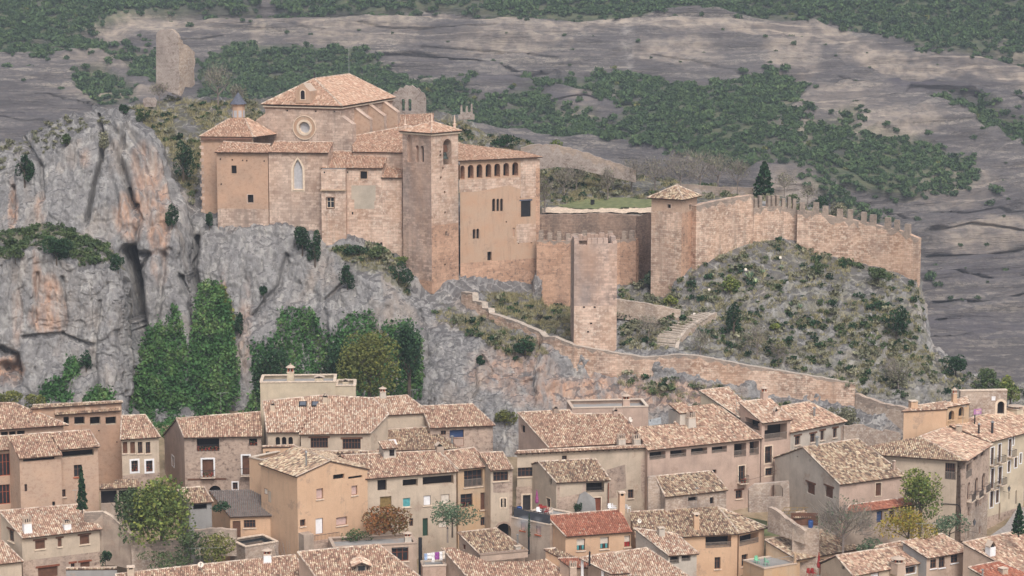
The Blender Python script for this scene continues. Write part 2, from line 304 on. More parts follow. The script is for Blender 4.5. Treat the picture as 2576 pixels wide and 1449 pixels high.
k = m.mix(steep, k, st3); k = m.mix(m.math('MULTIPLY', m.math('MULTIPLY', m.val(m.math('ADD', crk, m.math('MULTIPLY', wob, 0.14)), 0.12, 0.06), steep), 0.55), k, (74, 71, 72)); m.col(k)
fac = m.N('ShaderNodeTexVoronoi'); m.nt.links.new(m.pos((0.8, 0.8, 0.5)), fac.inputs['Vector']); fac.inputs['Scale'].default_value = 1.0
m.bump(m.math('ADD', fine, m.math('MULTIPLY', fac.outputs['Distance'], 0.22)), 0.9, 0.9)
m = NM('ground'); m.col(m.ramp(m.noise(m.pos(), 0.5, 6, 0.7), [(0.3, (112, 100, 76)), (0.5, (140, 122, 98)), (0.7, (164, 146, 124))]))
m = NM('grass_ground'); m.col(m.ramp(m.noise(m.pos(), 0.8, 5, 0.7), [(0.3, (92, 100, 66)), (0.7, (128, 128, 90))]))
# ---- terrain sheets ---------------------------------------------------------
def atv(x, y, d):
    a = (x - CX) / F; b = -(y - CY) / F; dy = CP + b * SP; t = d / dy
    return np.stack([a * t, d + 0 * t, CAMZ + (-SP + b * CP) * t], -1)
def seg_dist(X, Y, pts):
    best = np.full(X.shape, 1e9)
    for (x0, y0), (x1, y1) in zip(pts[:-1], pts[1:]):
        dx, dy = x1 - x0, y1 - y0; L = dx * dx + dy * dy + 1e-9
        t = np.clip(((X - x0) * dx + (Y - y0) * dy) / L, 0, 1)
        best = np.minimum(best, np.hypot(X - x0 - t * dx, Y - y0 - t * dy))
    return best
def inpoly(X, Y, P):
    c = np.zeros(np.shape(X), bool); n = len(P)
    for i in range(n):
        x0, y0 = P[i]; x1, y1 = P[(i + 1) % n]
        if y0 == y1: continue
        c ^= ((y0 > Y) != (y1 > Y)) & (X < (x1 - x0) * (Y - y0) / (y1 - y0) + x0)
    return c
class Sheet:
    def __init__(s, cols, nx, ns, back=(60, -40), smooth=6):
        """cols: (x, (y, d), (y, d) ...) from the crest down; ns: samples per interval"""
        cols = sorted(cols); K = len(cols[0]) - 1; xs = np.linspace(cols[0][0], cols[-1][0], nx); cx = [c[0] for c in cols]
        yy = []; dd = []
        for k in range(K):
            a = np.interp(xs, cx, [c[k + 1][0] for c in cols]); b = np.interp(xs, cx, [c[k + 1][1] for c in cols])
            ker = np.hanning(smooth + 2)[1:-1]; ker /= ker.sum(); pad = smooth // 2
            sm = lambda q: np.convolve(np.pad(q, (pad, smooth - 1 - pad), mode='edge'), ker, 'valid')
            yy.append(sm(a)); dd.append(sm(b))
        Yr = []; Dr = []
        for k in range(K - 1):
            for t in np.linspace(0, 1, ns[k], endpoint=False):
                Yr.append(yy[k] + (yy[k + 1] - yy[k]) * t); Dr.append(dd[k] + (dd[k + 1] - dd[k]) * t)
        Yr.append(yy[-1]); Dr.append(dd[-1])
        s.Y = np.array(Yr); s.D = np.array(Dr); s.X = np.broadcast_to(xs, s.Y.shape).copy(); s.xs = xs
        # light smoothing down the columns so that the profile bends rather than breaks
        for _ in range(2):
            s.D[1:-1] = (s.D[:-2] + 2 * s.D[1:-1] + s.D[2:]) / 4
        s.P = atv(s.X, s.Y, s.D); s.paint = np.zeros(s.P.shape[:2] + (4,)); s.paint[..., 3] = 1; s.back = back
    def normal(s):
        gx = np.gradient(s.P, axis=1); gy = np.gradient(s.P, axis=0); n = np.cross(gx, gy); n /= np.linalg.norm(n, axis=-1, keepdims=True) + 1e-9
        f = np.where(n[..., 1:2] > 0, -1, 1); return n * f
    def displace(s, amt): s.P = s.P + s.normal() * amt[..., None]
    def crack(s, pts, w, depth): 
        g = np.exp(-(seg_dist(s.X, s.Y, pts) / w) ** 2); s.P[..., 1] += depth * g
    def blob(s, x, y, rx, ry, ch, amt=1.0, n=0.6):
        q = ((s.X - x) / rx) ** 2 + ((s.Y - y) / ry) ** 2 + n * fbm(s.P * 0.35, 4, 9)
        s.paint[..., ch] = np.maximum(s.paint[..., ch], amt * np.clip(1.3 - q, 0, 1))
    def region(s, P, ch, amt=1.0, soft=14):
        jx = s.X + soft * fbm(s.P * 0.12, 4, 3) * 2; jy = s.Y + soft * fbm(s.P * 0.12, 4, 4) * 1.4
        s.paint[..., ch] = np.maximum(s.paint[..., ch], amt * inpoly(jx, jy, P))
    def pick(s, x, y):
        i = int(np.clip(round((x - s.xs[0]) / (s.xs[1] - s.xs[0])), 0, len(s.xs) - 1)); c = s.Y[:, i]
        j = np.interp(y, c, np.arange(len(c))); a = int(j); b = min(a + 1, len(c) - 1); t = j - a
        p = s.P[a, i] * (1 - t) + s.P[b, i] * t; return V(p)
    def build(s, name, mat, kind='structure', sides=True, label=None):
        P = s.P; q = s.paint
        b1 = P[:1].copy(); b1[..., 1] += s.back[0] * 0.25; b1[..., 2] += s.back[1] * 0.12
        b2 = P[:1].copy(); b2[..., 1] += s.back[0]; b2[..., 2] += s.back[1]
        b3 = P[-1:].copy(); b3[..., 2] -= 14
        P = np.concatenate([b2, b1, P, b3]); q = np.concatenate([q[:1], q[:1], q, q[-1:]])
        if sides:
            def sd(c, dx):
                e = P[:, [c]].copy(); e[..., 0] += dx; e[..., 1] += 10; return e
            P = np.concatenate([sd(0, -3), P, sd(-1, 3)], 1); q = np.concatenate([q[:, :1], q, q[:, -1:]], 1)
        n, m = P.shape[:2]; I = np.arange(n * m).reshape(n, m)
        f = np.stack([I[1:, :-1], I[1:, 1:], I[:-1, 1:], I[:-1, :-1]], -1).reshape(-1, 4)
        me = npmesh(name, P.reshape(-1, 3), f, [MAT[mat]], smooth=True)
        a = me.color_attributes.new('paint', 'FLOAT_COLOR', 'POINT'); a.data.foreach_set('color', q.reshape(-1).astype(np.float32))
        o = link(name, me); tag(o, label, None, None, kind); return o

# ---- far slope ---------------------------------------------------------------
cols = []
for x in (-1300, -400, 0, 600, 1000, 1290, 1560, 1750, 1950, 2150, 2350, 2600, 3000, 4000):
    spur = {1290: 8, 1560: 22, 1750: 40, 1950: 55, 2150: 45, 2350: 25}.get(x, 0); lf = 30 if x <= 0 else 0
    cols.append((x, (-260, 930), (-60, 880), (60, 850 - lf), (190, 812 - lf - spur * .2), (330, 765 - lf - spur), (450, 725 - lf - spur * 1.1), (640, 680 - lf - spur * .6), (900, 625), (1250, 560)))
far = Sheet(cols, 800, [10, 54, 70, 76, 64, 74, 80, 30], back=(250, -80), smooth=26)
p = far.P.copy(); q = p * np.array([0.011, 0.011, 0.16]); q[..., 2] += 0.04 * p[..., 0] * 0.16
led = fbm(q, 5, 1); led2 = fbm(p * np.array([0.03, 0.03, 0.5]), 4, 5)
lg = fbm(p * np.array([0.006, 0.006, 0.07]), 4, 8); st_ = lg * 7; stp = np.floor(st_) + np.clip((st_ - np.floor(st_)) * 4, 0, 1)
rd = np.round(led * 6 + 1.2 * fbm(p * 0.02, 4, 6)) / 6
amt = 7 * fbm(p * 0.012, 4, 2) + 2.6 * stp + 2.2 * rd + 2.6 * led + 1.6 * led2 + 0.9 * fbm(p * np.array([0.12, 0.12, 0.9]), 4, 7)
SCRUB = [[(-900, -300), (640, -300), (640, 24), (560, 14), (470, 16), (350, 16), (262, 46), (196, 84), (268, 118), (395, 138), (395, 225), (330, 186), (250, 140), (100, 150), (-900, 156)],
    [(500, 160), (560, 128), (606, 106), (660, 130), (760, 128), (905, 128), (1000, 190), (1090, 232), (1260, 262), (1290, 330), (1180, 340), (1000, 340), (500, 300)],
    [(640, -300), (3600, -300), (3600, 220), (2576, 132), (2400, 118), (2260, 100), (2130, 66), (2000, 54), (1830, 36), (1680, 34), (1560, 48), (1450, 36), (1290, 40), (1230, 20), (1100, 12), (900, 24), (800, 34), (700, 26)],
    [(1270, 246), (1390, 208), (1500, 196), (1560, 176), (1640, 190), (1700, 205), (1780, 210), (1870, 192), (1950, 172), (2010, 190), (2036, 225), (1990, 280), (2080, 300), (2160, 290), (2150, 330), (2280, 356), (2340, 370), (2440, 420), (2465, 470), (2420, 488), (2300, 490), (2180, 470), (2050, 425), (1950, 400), (1880, 440), (1760, 420), (1600, 400), (1350, 360), (1290, 330)],
    [(2335, 282), (2420, 268), (2470, 272), (2520, 310), (2600, 340), (2600, 410), (2500, 350), (2410, 312)],
    [(190, 190), (250, 182), (330, 226), (336, 262), (260, 270), (200, 246)], [(1000, 330), (1080, 236), (1130, 200), (1180, 236), (1150, 300)],
    [(2020, 430), (2120, 470), (2200, 520), (2260, 560), (2180, 540), (2060, 470)]]
BARE = [[(1380, 226), (1480, 240), (1520, 262), (1440, 280), (1370, 262)], [(1470, 262), (1540, 262), (1580, 300), (1540, 330), (1500, 300)], [(2040, 290), (2120, 300), (2110, 330), (2020, 320)], [(60, 100), (150, 110), (120, 120), (40, 116)]]
X, Y = far.X, far.Y; mask = np.zeros(X.shape, bool)
jx = X + 26 * fbm(p * 0.03, 4, 3); jy = Y + 18 * fbm(p * 0.03, 4, 4)
for P_ in SCRUB: mask |= inpoly(jx, jy, P_)
for P_ in BARE: mask &= ~inpoly(jx, jy, P_)
scr = mask.astype(float)
for _ in range(3): scr[1:-1, 1:-1] = (scr[1:-1, 1:-1] * 2 + scr[:-2, 1:-1] + scr[2:, 1:-1] + scr[1:-1, :-2] + scr[1:-1, 2:]) / 6
u_ = (p[..., 2] + 0.035 * p[..., 0] + 6 * fbm(p * 0.012, 4, 51)) / 4.2; sw = u_ - np.floor(u_); amt = amt * .8 + 1.9 * sw ** 2 * np.clip(.75 + 1.2 * fbm(p * np.array([.02, .02, .08]), 3, 52), 0.1, 1.4)
far.displace(amt * (1 - 0.75 * scr))
far.paint[..., 0] = np.clip(scr, 0, 1)
for x, y, rx, ry, c in ((1570, 62, 110, 16, 1), (1580, 120, 16, 60, 1), (660, 60, 10, 50, 2), (640, 96, 14, 30, 2), (2560, 120, 60, 40, 2), (1990, 470, 90, 60, 2), (1450, 290, 60, 30, 2), (1960, 120, 40, 60, 2), (1500, 245, 70, 20, 2), (400, 40, 140, 22, 2), (280, 250, 140, 14, 2), (2000, 320, 60, 50, 2)):
    far.blob(x, y, rx, ry, c, 0.6)
bx = [200, 350, 560, 640, 700, 900, 1100, 1290, 1560, 1830, 2000, 2130, 2260, 2576]; by = [85, 25, 22, 30, 36, 34, 20, 45, 50, 48, 62, 74, 108, 140]
for x in range(230, 2640, 55): far.blob(x, float(np.interp(x, bx, by)) + 24 + 10 * math.sin(x * .7), 62, 20, 2, .8, .9)
for x, y, rx, ry in ((2100, 270, 120, 40), (2240, 330, 120, 30), (2010, 140, 60, 50), (1700, 130, 120, 30), (1960, 560, 160, 50), (2100, 560, 120, 50), (300, 160, 160, 30), (900, 90, 200, 30), (1280, 110, 160, 30), (2400, 480, 100, 60), (2480, 620, 140, 50)): far.blob(x, y, rx, ry, 2, .6, .9)
far.paint[..., 3] = 0
for x, y, rx, ry, a in ((1150, 190, 140, 34, .7), (1330, 215, 160, 34, .8), (1560, 215, 120, 30, .7), (1500, 255, 180, 26, .9), (1740, 225, 120, 24, .6), (2400, 245, 190, 40, 1), (2180, 215, 100, 20, .5), (60, 330, 120, 60, .5), (2440, 720, 160, 60, .7), (2420, 860, 160, 60, .8), (2480, 560, 140, 26, .6), (700, 130, 120, 30, .4), (480, 210, 110, 40, .5)): far.blob(x, y, rx, ry, 3, a, .9)
far.paint[..., 3] = 1 - far.paint[..., 3]
for pts, wd, dp in (([(2320, 610), (2420, 602), (2600, 625)], 4, 5), ([(2330, 660), (2450, 668), (2600, 655)], 5, 6), ([(2320, 720), (2400, 712), (2500, 730), (2600, 722)], 4, 5), ([(2340, 790), (2480, 800), (2600, 788)], 5, 6), ([(2350, 850), (2470, 842), (2600, 856)], 4, 5), ([(2180, 500), (2300, 545), (2420, 560), (2600, 550)], 3, 3), ([(1060, 120), (1240, 128), (1400, 150)], 3, 3), ([(1640, 140), (1800, 160), (1930, 200)], 3, 3), ([(2050, 170), (2200, 175), (2400, 190), (2576, 205)], 3, 3), ([(2010, 230), (2150, 215), (2280, 225)], 4, 4), ([(900, 70), (1050, 90), (1250, 86)], 3, 3), ([(300, 80), (420, 100), (560, 92)], 3, 3), ([(0, 250), (120, 262), (240, 280)], 4, 4), ([(0, 215), (150, 225)], 3, 3), ([(0, 300), (110, 310)], 3, 3), ([(500, 60), (660, 66), (820, 80)], 3, 2)):
    far.crack(pts, wd * .8, dp * .55)
for pts, wd, dp in (([(1380, 268), (1470, 250), (1560, 272), (1660, 268)], 7, 5), ([(2280, 230), (2400, 244), (2576, 236)], 9, 6), ([(2290, 262), (2420, 270), (2576, 268)], 9, 7), ([(1850, 250), (1960, 244)], 5, 4), ([(960, 140), (1200, 150), (1330, 190)], 6, 4), ([(1060, 190), (1230, 215), (1400, 200)], 7, 5)):
    far.crack(pts, wd, dp)
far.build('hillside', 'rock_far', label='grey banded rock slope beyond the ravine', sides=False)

# ---- castle hill --------------------------------------------------------------
T = [  # x: crest, plateau, cliff top or terrace edge, wall base, slope, ground behind the lower wall, its foot, village side
 (250, (275,366),(340,356),(440,345),(560,340),(760,334),(1000,322),(1060,312),(1130,300)),
 (340, (262,366),(330,350),(440,337),(560,330),(760,325),(1000,314),(1040,310),(1130,297)),
 (500, (243,366),(330,350),(560,327),(640,323),(800,318),(1020,309),(1050,307),(1130,296)),
 (600, (250,366),(340,349),(572,325),(650,321),(800,317),(1020,308),(1050,306),(1130,296)),
 (720, (255,366),(350,348),(572,324),(650,320),(800,315),(1020,306),(1050,304),(1130,296)),
 (800, (260,366),(360,348),(610,322),(680,318),(820,313),(1020,305),(1050,303),(1130,296)),
 (870, (265,366),(380,348),(620,321),(700,316),(830,310),(1015,303),(1045,301),(1130,295)),
 (950, (270,366),(400,348),(640,320),(720,314),(840,308),(1010,301),(1040,300),(1130,294)),
 (1040,(280,367),(420,348),(732,317),(770,313),(860,307),(1005,300),(1035,299),(1130,294)),
 (1090,(284,368),(430,348),(764,316),(800,312),(880,306),(1000,299),(1030,298),(1130,293)),
 (1160,(290,370),(440,350),(748,317.5),(790,312),(880,304),(1000,297),(1030,296),(1130,292)),
 (1220,(330,370),(470,350),(736,322),(788,313),(870,303),(1000,296),(1030,295),(1130,292)),
 (1345,(372,370),(500,350),(738,327),(800,312),(850,303),(985,297),(1020,294.5),(1130,291)),
 (1362,(372,370),(505,349),(541,336),(757,332),(830,309),(862,302),(965,297),(1130,290)),
 (1440,(395,368),(518,346),(541,336),(757,332),(830,309),(884,301),(955,299),(1130,290)),
 (1560,(430,366),(505,348),(541,336),(695,332),(790,311),(890,300),(960,298),(1130,289)),
 (1640,(450,366),(500,348),(545,335),(700,331),(800,310),(893,299),(950,297.5),(1130,288)),
 (1715,(458,365),(494,349),(522,331),(738,317),(802,309),(893,299),(945,297.5),(1120,287)),
 (1768,(465,364),(490,350),(512,333),(632,325),(800,308.5),(897,299),(955,297),(1120,287)),
 (1890,(478,362),(490,352),(500,338),(602,329),(760,311),(914,298),(975,296),(1120,287)),
 (1970,(495,361),(503,354),(515,341),(602,331),(755,312),(928,297.5),(995,295.5),(1120,286)),
 (2050,(525,358),(532,352),(540,342),(628,331),(760,312),(945,297),(1010,295),(1120,286)),
 (2150,(552,355),(558,350),(565,341),(655,328.5),(780,310),(968,296),(1030,294.5),(1120,286)),
 (2250,(585,350),(590,346),(598,338),(682,326),(800,309),(985,296),(1040,294),(1120,287)),
 (2306,(690,332),(693,330),(697,327),(706,324),(820,308),(985,296),(1040,294),(1120,288)),
 (2326,(780,324),(784,322),(790,320),(800,318),(860,308),(985,297),(1040,294),(1120,288)),
 (2345,(870,318),(874,316),(880,315),(886,313),(910,309),(985,298),(1035,295),(1120,289)),
 (2420,(930,312),(933,311),(937,310),(941,309),(950,307),(990,300),(1035,296),(1120,290)),
 (2600,(985,305),(988,304),(990,304),(993,303),(1000,302),(1015,300),(1040,297),(1120,290)),
 (2800,(1005,303),(1008,303),(1010,302),(1012,302),(1016,301),(1030,299),(1050,297),(1120,290))]
hill = Sheet(T, 1000, [16, 34, 30, 50, 70, 24, 34], back=(50, -70), smooth=5)
p = hill.P.copy(); rock = 0.35 + 0.65 * np.clip((1180 - hill.X) / 120, 0, 1)
rock = np.where(hill.Y < np.interp(hill.X, [500, 800, 950, 1090], [565, 605, 630, 755]), 0.3, rock)
big = fbm(p * np.array([0.16, 0.16, 0.07]), 5, 11); mid = fbm(p * np.array([0.5, 0.5, 0.3]), 5, 12)
low = np.clip((hill.Y - 870) / 60, 0, 1) * (hill.X > 1200)
ledge = np.round(fbm(p * np.array([0.12, 0.12, 0.5]), 4, 13) * 4) / 4
amt = rock * (2.0 * big + 1.0 * (np.abs(mid) - 0.2)) + (1 - rock) * (1.1 * mid + 0.9 * np.abs(fbm(p * 0.7, 4, 14)) + 0.5 * fbm(p * 1.6, 3, 15)) + low * 0.8 * ledge
edge = np.interp(hill.Y, [0, 2000], [1, 1]) * np.where((hill.X > 1350) & (hill.Y < 700), 0.35, 1)
amt = amt + rock * (0.9 * np.round(3 * fbm(p * np.array([0.22, 0.22, 0.06]), 3, 16)) / 3 + 0.5 * np.round(3 * fbm(p * np.array([0.3, 0.3, 0.35]), 3, 17)) / 3)
amt = amt + (0.15 + 0.85 * rock) * 0.32 * (np.abs(fbm(p * np.array([1.0, 1.0, 0.6]), 4, 18)) * 2 - .4)
hill.displace(amt * edge)
for pts, wd, dp in (([(492, 600), (490, 700), (500, 760)], 8, 4), ([(720, 640), (700, 720), (640, 800)], 6, 1.5), ([(880, 700), (820, 760), (830, 900)], 6, 1.2), ([(1215, 900), (1240, 940), (1190, 1000)], 4, .8), ([(1060, 780), (1075, 900)], 8, 1.5), ([(1390, 890), (1370, 940), (1290, 960)], 8, -.8)):
    hill.crack(pts, wd, dp)
for x, y, rx, ry, c, a in ((565, 730, 10, 40, 0, .9), (575, 830, 14, 50, 0, .9), (1290, 930, 110, 60, 0, .8), (1500, 990, 220, 45, 0, 1), (1700, 1000, 160, 40, 0, .9), (1340, 880, 50, 40, 0, .6), (620, 830, 20, 120, 0, .4), (1500, 522, 110, 14, 1, 1), (1570, 520, 80, 16, 1, 1), (1420, 536, 90, 7, 2, 1), (1600, 540, 60, 6, 2, 1), (950, 655, 90, 40, 1, .8), (1340, 790, 120, 50, 1, .7), (1960, 468, 60, 8, 2, .6)):
    hill.blob(x, y, rx, ry, c, a)
hill.region([(1560, 700), (1700, 730), (1765, 636), (1900, 600), (2010, 606), (2150, 660), (2310, 706), (2330, 880), (2420, 935), (2700, 990), (2700, 1020), (2160, 1010), (1990, 940), (1770, 895), (1560, 890)], 1, 0.5)
hill.region([(1190, 735), (1440, 760), (1440, 880), (1350, 845), (1230, 790)], 1, 1.0); hill.region([(330, 240), (1100, 270), (1900, 478), (2000, 500), (1640, 505), (1365, 530), (500, 430), (440, 480)], 1, 0.9); hill.region([(830, 618), (960, 628), (1040, 720), (1030, 745), (950, 700)], 1, 0.8); hill.region([(1100, 770), (1240, 800), (1360, 860), (1380, 900), (1200, 830)], 1, 0.7)
def patch(name, P_, mat, lift, label):
    xs = np.linspace(min(p[0] for p in P_), max(p[0] for p in P_), 60); ys = np.linspace(min(p[1] for p in P_), max(p[1] for p in P_), 14); V0 = []; ids = {}; fs = []
    for i, x in enumerate(xs):
        for j, y in enumerate(ys): ids[i, j] = len(V0); V0.append(hill.pick(x, y) + V((0, 0, lift)))
    for i in range(59):
        for j in range(13):
            if inpoly(np.array([(xs[i] + xs[i + 1]) / 2]), np.array([(ys[j] + ys[j + 1]) / 2]), P_)[0]: fs.append([ids[i, j], ids[i + 1, j], ids[i + 1, j + 1], ids[i, j + 1]])
    tag(link(name, npmesh(name, V0, fs, [MAT[mat]], smooth=True)), label, None, None, 'structure')
patch('lawn', [(1400, 522), (1470, 506), (1560, 500), (1645, 508), (1645, 524), (1560, 530), (1450, 531)], 'grass_ground', .3, 'grass terrace beside the palace')
patch('path', [(1362, 528), (1400, 526), (1450, 533), (1560, 532), (1645, 524), (1645, 538), (1560, 541), (1362, 541)], 'path', .34, 'pale earth path along the terrace wall')
hill.build('castle_hill', 'cliff', label='limestone hill carrying the castle')

# ---- rock wall with folded strata beside the castle -----------------------------
Q = []
for x, cy, ey in ((-420, 400, 470), (-150, 362, 440), (0, 358, 430), (70, 338, 410), (100, 322, 392), (200, 288, 345), (270, 276, 312), (315, 276, 300), (340, 300, 325), (370, 330, 350), (400, 370, 388), (430, 424, 440), (450, 478, 492), (470, 540, 552), (490, 600, 612), (500, 650, 662)):
    g = max(0, (x - 470) / 30) * 6
    Q.append((x, (cy, 334 + g), (ey, 327 + g), (600 if x < 470 else 690, 319 + g), (800, 314 + g), (1000, 308 + g), (1120, 296)))
Q.append((512, (720, 346), (730, 344), (760, 340), (830, 336), (1000, 330), (1120, 310)))
left = Sheet(Q, 420, [16, 90, 80, 80, 14], back=(40, -60), smooth=5)
p = left.P.copy(); big = fbm(p * np.array([0.14, 0.14, 0.06]), 5, 21); mid = fbm(p * np.array([0.45, 0.45, 0.22]), 5, 22)
# strata fold: bands that sweep down and to the side
fold = np.sin((left.X - 250 - 0.34 * (left.Y - 300) - 26 * np.sin((left.Y - 300) / 90)) * 0.17 + 3 * fbm(p * 0.12, 3, 23))
fm = np.clip((left.X - 255) / 40, 0, 1) * np.clip((660 - left.Y) / 120, 0, 1)
left.displace(0.3 * (np.abs(fbm(p * np.array([1.0, 1.0, 0.55]), 4, 28)) * 2 - .4) + 1.5 * big + 0.7 * (np.abs(mid) - 0.2) + 0.9 * np.round(3 * fbm(p * np.array([0.2, 0.2, 0.05]), 3, 26)) / 3 + 0.5 * np.round(3 * fbm(p * np.array([0.3, 0.3, 0.3]), 3, 27)) / 3 + fm * 0.45 * fold)
for pts, wd, dp in (([(248, 296), (256, 350), (252, 410), (236, 470), (216, 560)], 5, 3), ([(316, 290), (300, 400), (330, 510), (355, 560), (330, 640)], 7, 1.6), ([(322, 480), (328, 520), (345, 525)], 5, 2), ([(320, 640), (335, 720), (345, 860), (330, 1000)], 16, 9), ([(345, 640), (370, 640), (350, 680)], 6, 2), ([(455, 700), (478, 780), (480, 900)], 9, 2.5), ([(492, 560), (488, 700), (505, 900)], 8, 4), ([(30, 470), (28, 560)], 6, 1.5), ([(410, 640), (400, 760), (370, 900)], 8, 1.2), ([(60, 350), (100, 420), (105, 500)], 6, 1.5)):
    left.crack(pts, wd, dp)
for x, y, rx, ry, a in ((330, 545, 40, 60, 1), (375, 480, 50, 100, .8), (400, 580, 30, 110, .9), (30, 520, 14, 70, .9), (100, 520, 16, 40, .6), (215, 400, 16, 30, .4), (360, 420, 40, 60, .5), (400, 660, 24, 60, .5)):
    left.blob(x, y, rx, ry, 0, a)
left.build('cliff', 'cliff', label='folded limestone cliff rising beside the church')

# ---- detached boulder with a grassy top ------------------------------------------
Q = []
for x, cy, ey in ((-420, 620, 680), (-150, 600, 668), (0, 588, 656), (60, 576, 644), (100, 572, 640), (150, 574, 652), (200, 580, 682), (250, 600, 680), (285, 626, 676), (305, 656, 684), (318, 690, 706), (326, 740, 752)):
    g = max(0, (x - 285) / 41) ** 2 * 7
    Q.append((x, (cy, 310 + g * .3), (ey, 299.5 + g), (760, 298 + g), (880, 296 + g), (1000, 293 + g), (1140, 284)))
Q.append((334, (800, 320), (806, 318), (830, 314), (900, 310), (1000, 306), (1140, 290)))
bould = Sheet(Q, 320, [26, 64, 64, 64, 14], back=(14, -30), smooth=5)
p = bould.P.copy(); big = fbm(p * np.array([0.17, 0.17, 0.08]), 5, 31); mid = fbm(p * np.array([0.5, 0.5, 0.3]), 5, 32)
bould.displace(0.3 * (np.abs(fbm(p * np.array([1.0, 1.0, 0.55]), 4, 38)) * 2 - .4) + 1.6 * big + 0.8 * (np.abs(mid) - 0.2) + 0.9 * np.round(3 * fbm(p * np.array([0.2, 0.2, 0.06]), 3, 36)) / 3 + 0.5 * np.round(3 * fbm(p * np.array([0.3, 0.3, 0.3]), 3, 37)) / 3)
for pts, wd, dp in (([(95, 690), (85, 830)], 5, .8), ([(155, 700), (165, 800), (150, 860)], 5, .8), ([(0, 880), (40, 900), (45, 960)], 9, 2.5), ([(10, 930), (30, 940)], 18, 3), ([(250, 760), (235, 900), (245, 1000)], 6, .9), ([(60, 850), (150, 840), (230, 870)], 5, 1)):
    bould.crack(pts, wd, dp)
for x, y, rx, ry, a in ((122, 745, 34, 60, 1), (110, 800, 36, 40, .9), (95, 700, 12, 90, .8), (20, 935, 40, 40, 1), (150, 790, 16, 50, .7), (44, 800, 16, 70, .4)):
    bould.blob(x, y, rx, ry, 0, a)
bould.region([(-420, 560), (150, 560), (320, 640), (314, 684), (250, 664), (200, 672), (120, 640), (-420, 680)], 1, 0.8)
bould.build('rock_outcrop', 'cliff', label='grey rock outcrop with a grassy top in front of the cliff')

# ---- village ground -----------------------------------------------------------------
GY = np.array([150, 228, 250, 270, 290, 303, 330]); GZ = np.array([-14, -5, -0.5, 3.2, 8.0, 11.0, 10.0])
def gz(y): return float(np.interp(y, GY, GZ))
gx, gy = np.meshgrid(np.linspace(-130, 130, 120), np.linspace(150, 318, 90))
gzv = np.interp(gy, GY, GZ); P_ = np.stack([gx, gy, gzv], -1); P_[..., 2] -= 5.5 * np.clip((gx - 46) / 8, 0, 1) * np.clip((gy - 250) / 14, 0, 1); P_[..., 2] += 0.5 * fbm(P_ * 0.15, 3, 41)
I = np.arange(P_.shape[0] * P_.shape[1]).reshape(P_.shape[:2])
f = np.stack([I[:-1, :-1], I[:-1, 1:], I[1:, 1:], I[1:, :-1]], -1).reshape(-1, 4)
tag(link('ground', npmesh('ground', P_.reshape(-1, 3), f, [MAT['ground']], smooth=True)), 'earth and stone ground under the village', None, None, 'structure')
I = None
# valley floor
v = [(-630, -90, -88), (630, -90, -88), (630, 1290, -88), (-630, 1290, -88)]
tag(link('terrain', npmesh('terrain', v, [[0, 1, 2, 3]], [MAT['ground']])), 'valley floor below the village', None, None, 'structure')
# ---- buildings -----------------------------------------------------------------------
UP = V((0, 0, 1))
def offset_poly(P, off):
    """P list of 2D (ccw or cw), off per edge; moves every edge inwards"""
    n = len(P); A = sum(P[i][0] * P[(i + 1) % n][1] - P[(i + 1) % n][0] * P[i][1] for i in range(n)); sg = 1 if A > 0 else -1
    L = []
    for i in range(n):
        (x0, y0), (x1, y1) = P[i], P[(i + 1) % n]; dx, dy = x1 - x0, y1 - y0; l = math.hypot(dx, dy) or 1e-6
        nx, ny = -dy / l * sg, dx / l * sg; L.append((x0 + nx * off[i], y0 + ny * off[i], dx / l, dy / l))
    out = []
    for i in range(n):
        x0, y0, dx0, dy0 = L[i - 1]; x1, y1, dx1, dy1 = L[i]; den = dx0 * dy1 - dy0 * dx1
        if abs(den) < 1e-3: out.append((x1, y1)); continue
        t = ((x1 - x0) * dy1 - (y1 - y0) * dx1) / den; out.append((x0 + dx0 * t, y0 + dy0 * t))
    return out
def spans(poly, u):
    xs = []
    n = len(poly)
    for i in range(n):
        (x0, y0), (x1, y1) = poly[i], poly[(i + 1) % n]
        if (x0 > u) != (x1 > u): xs.append(y0 + (y1 - y0) * (u - x0) / (x1 - x0))
    xs.sort(); return list(zip(xs[::2], xs[1::2]))
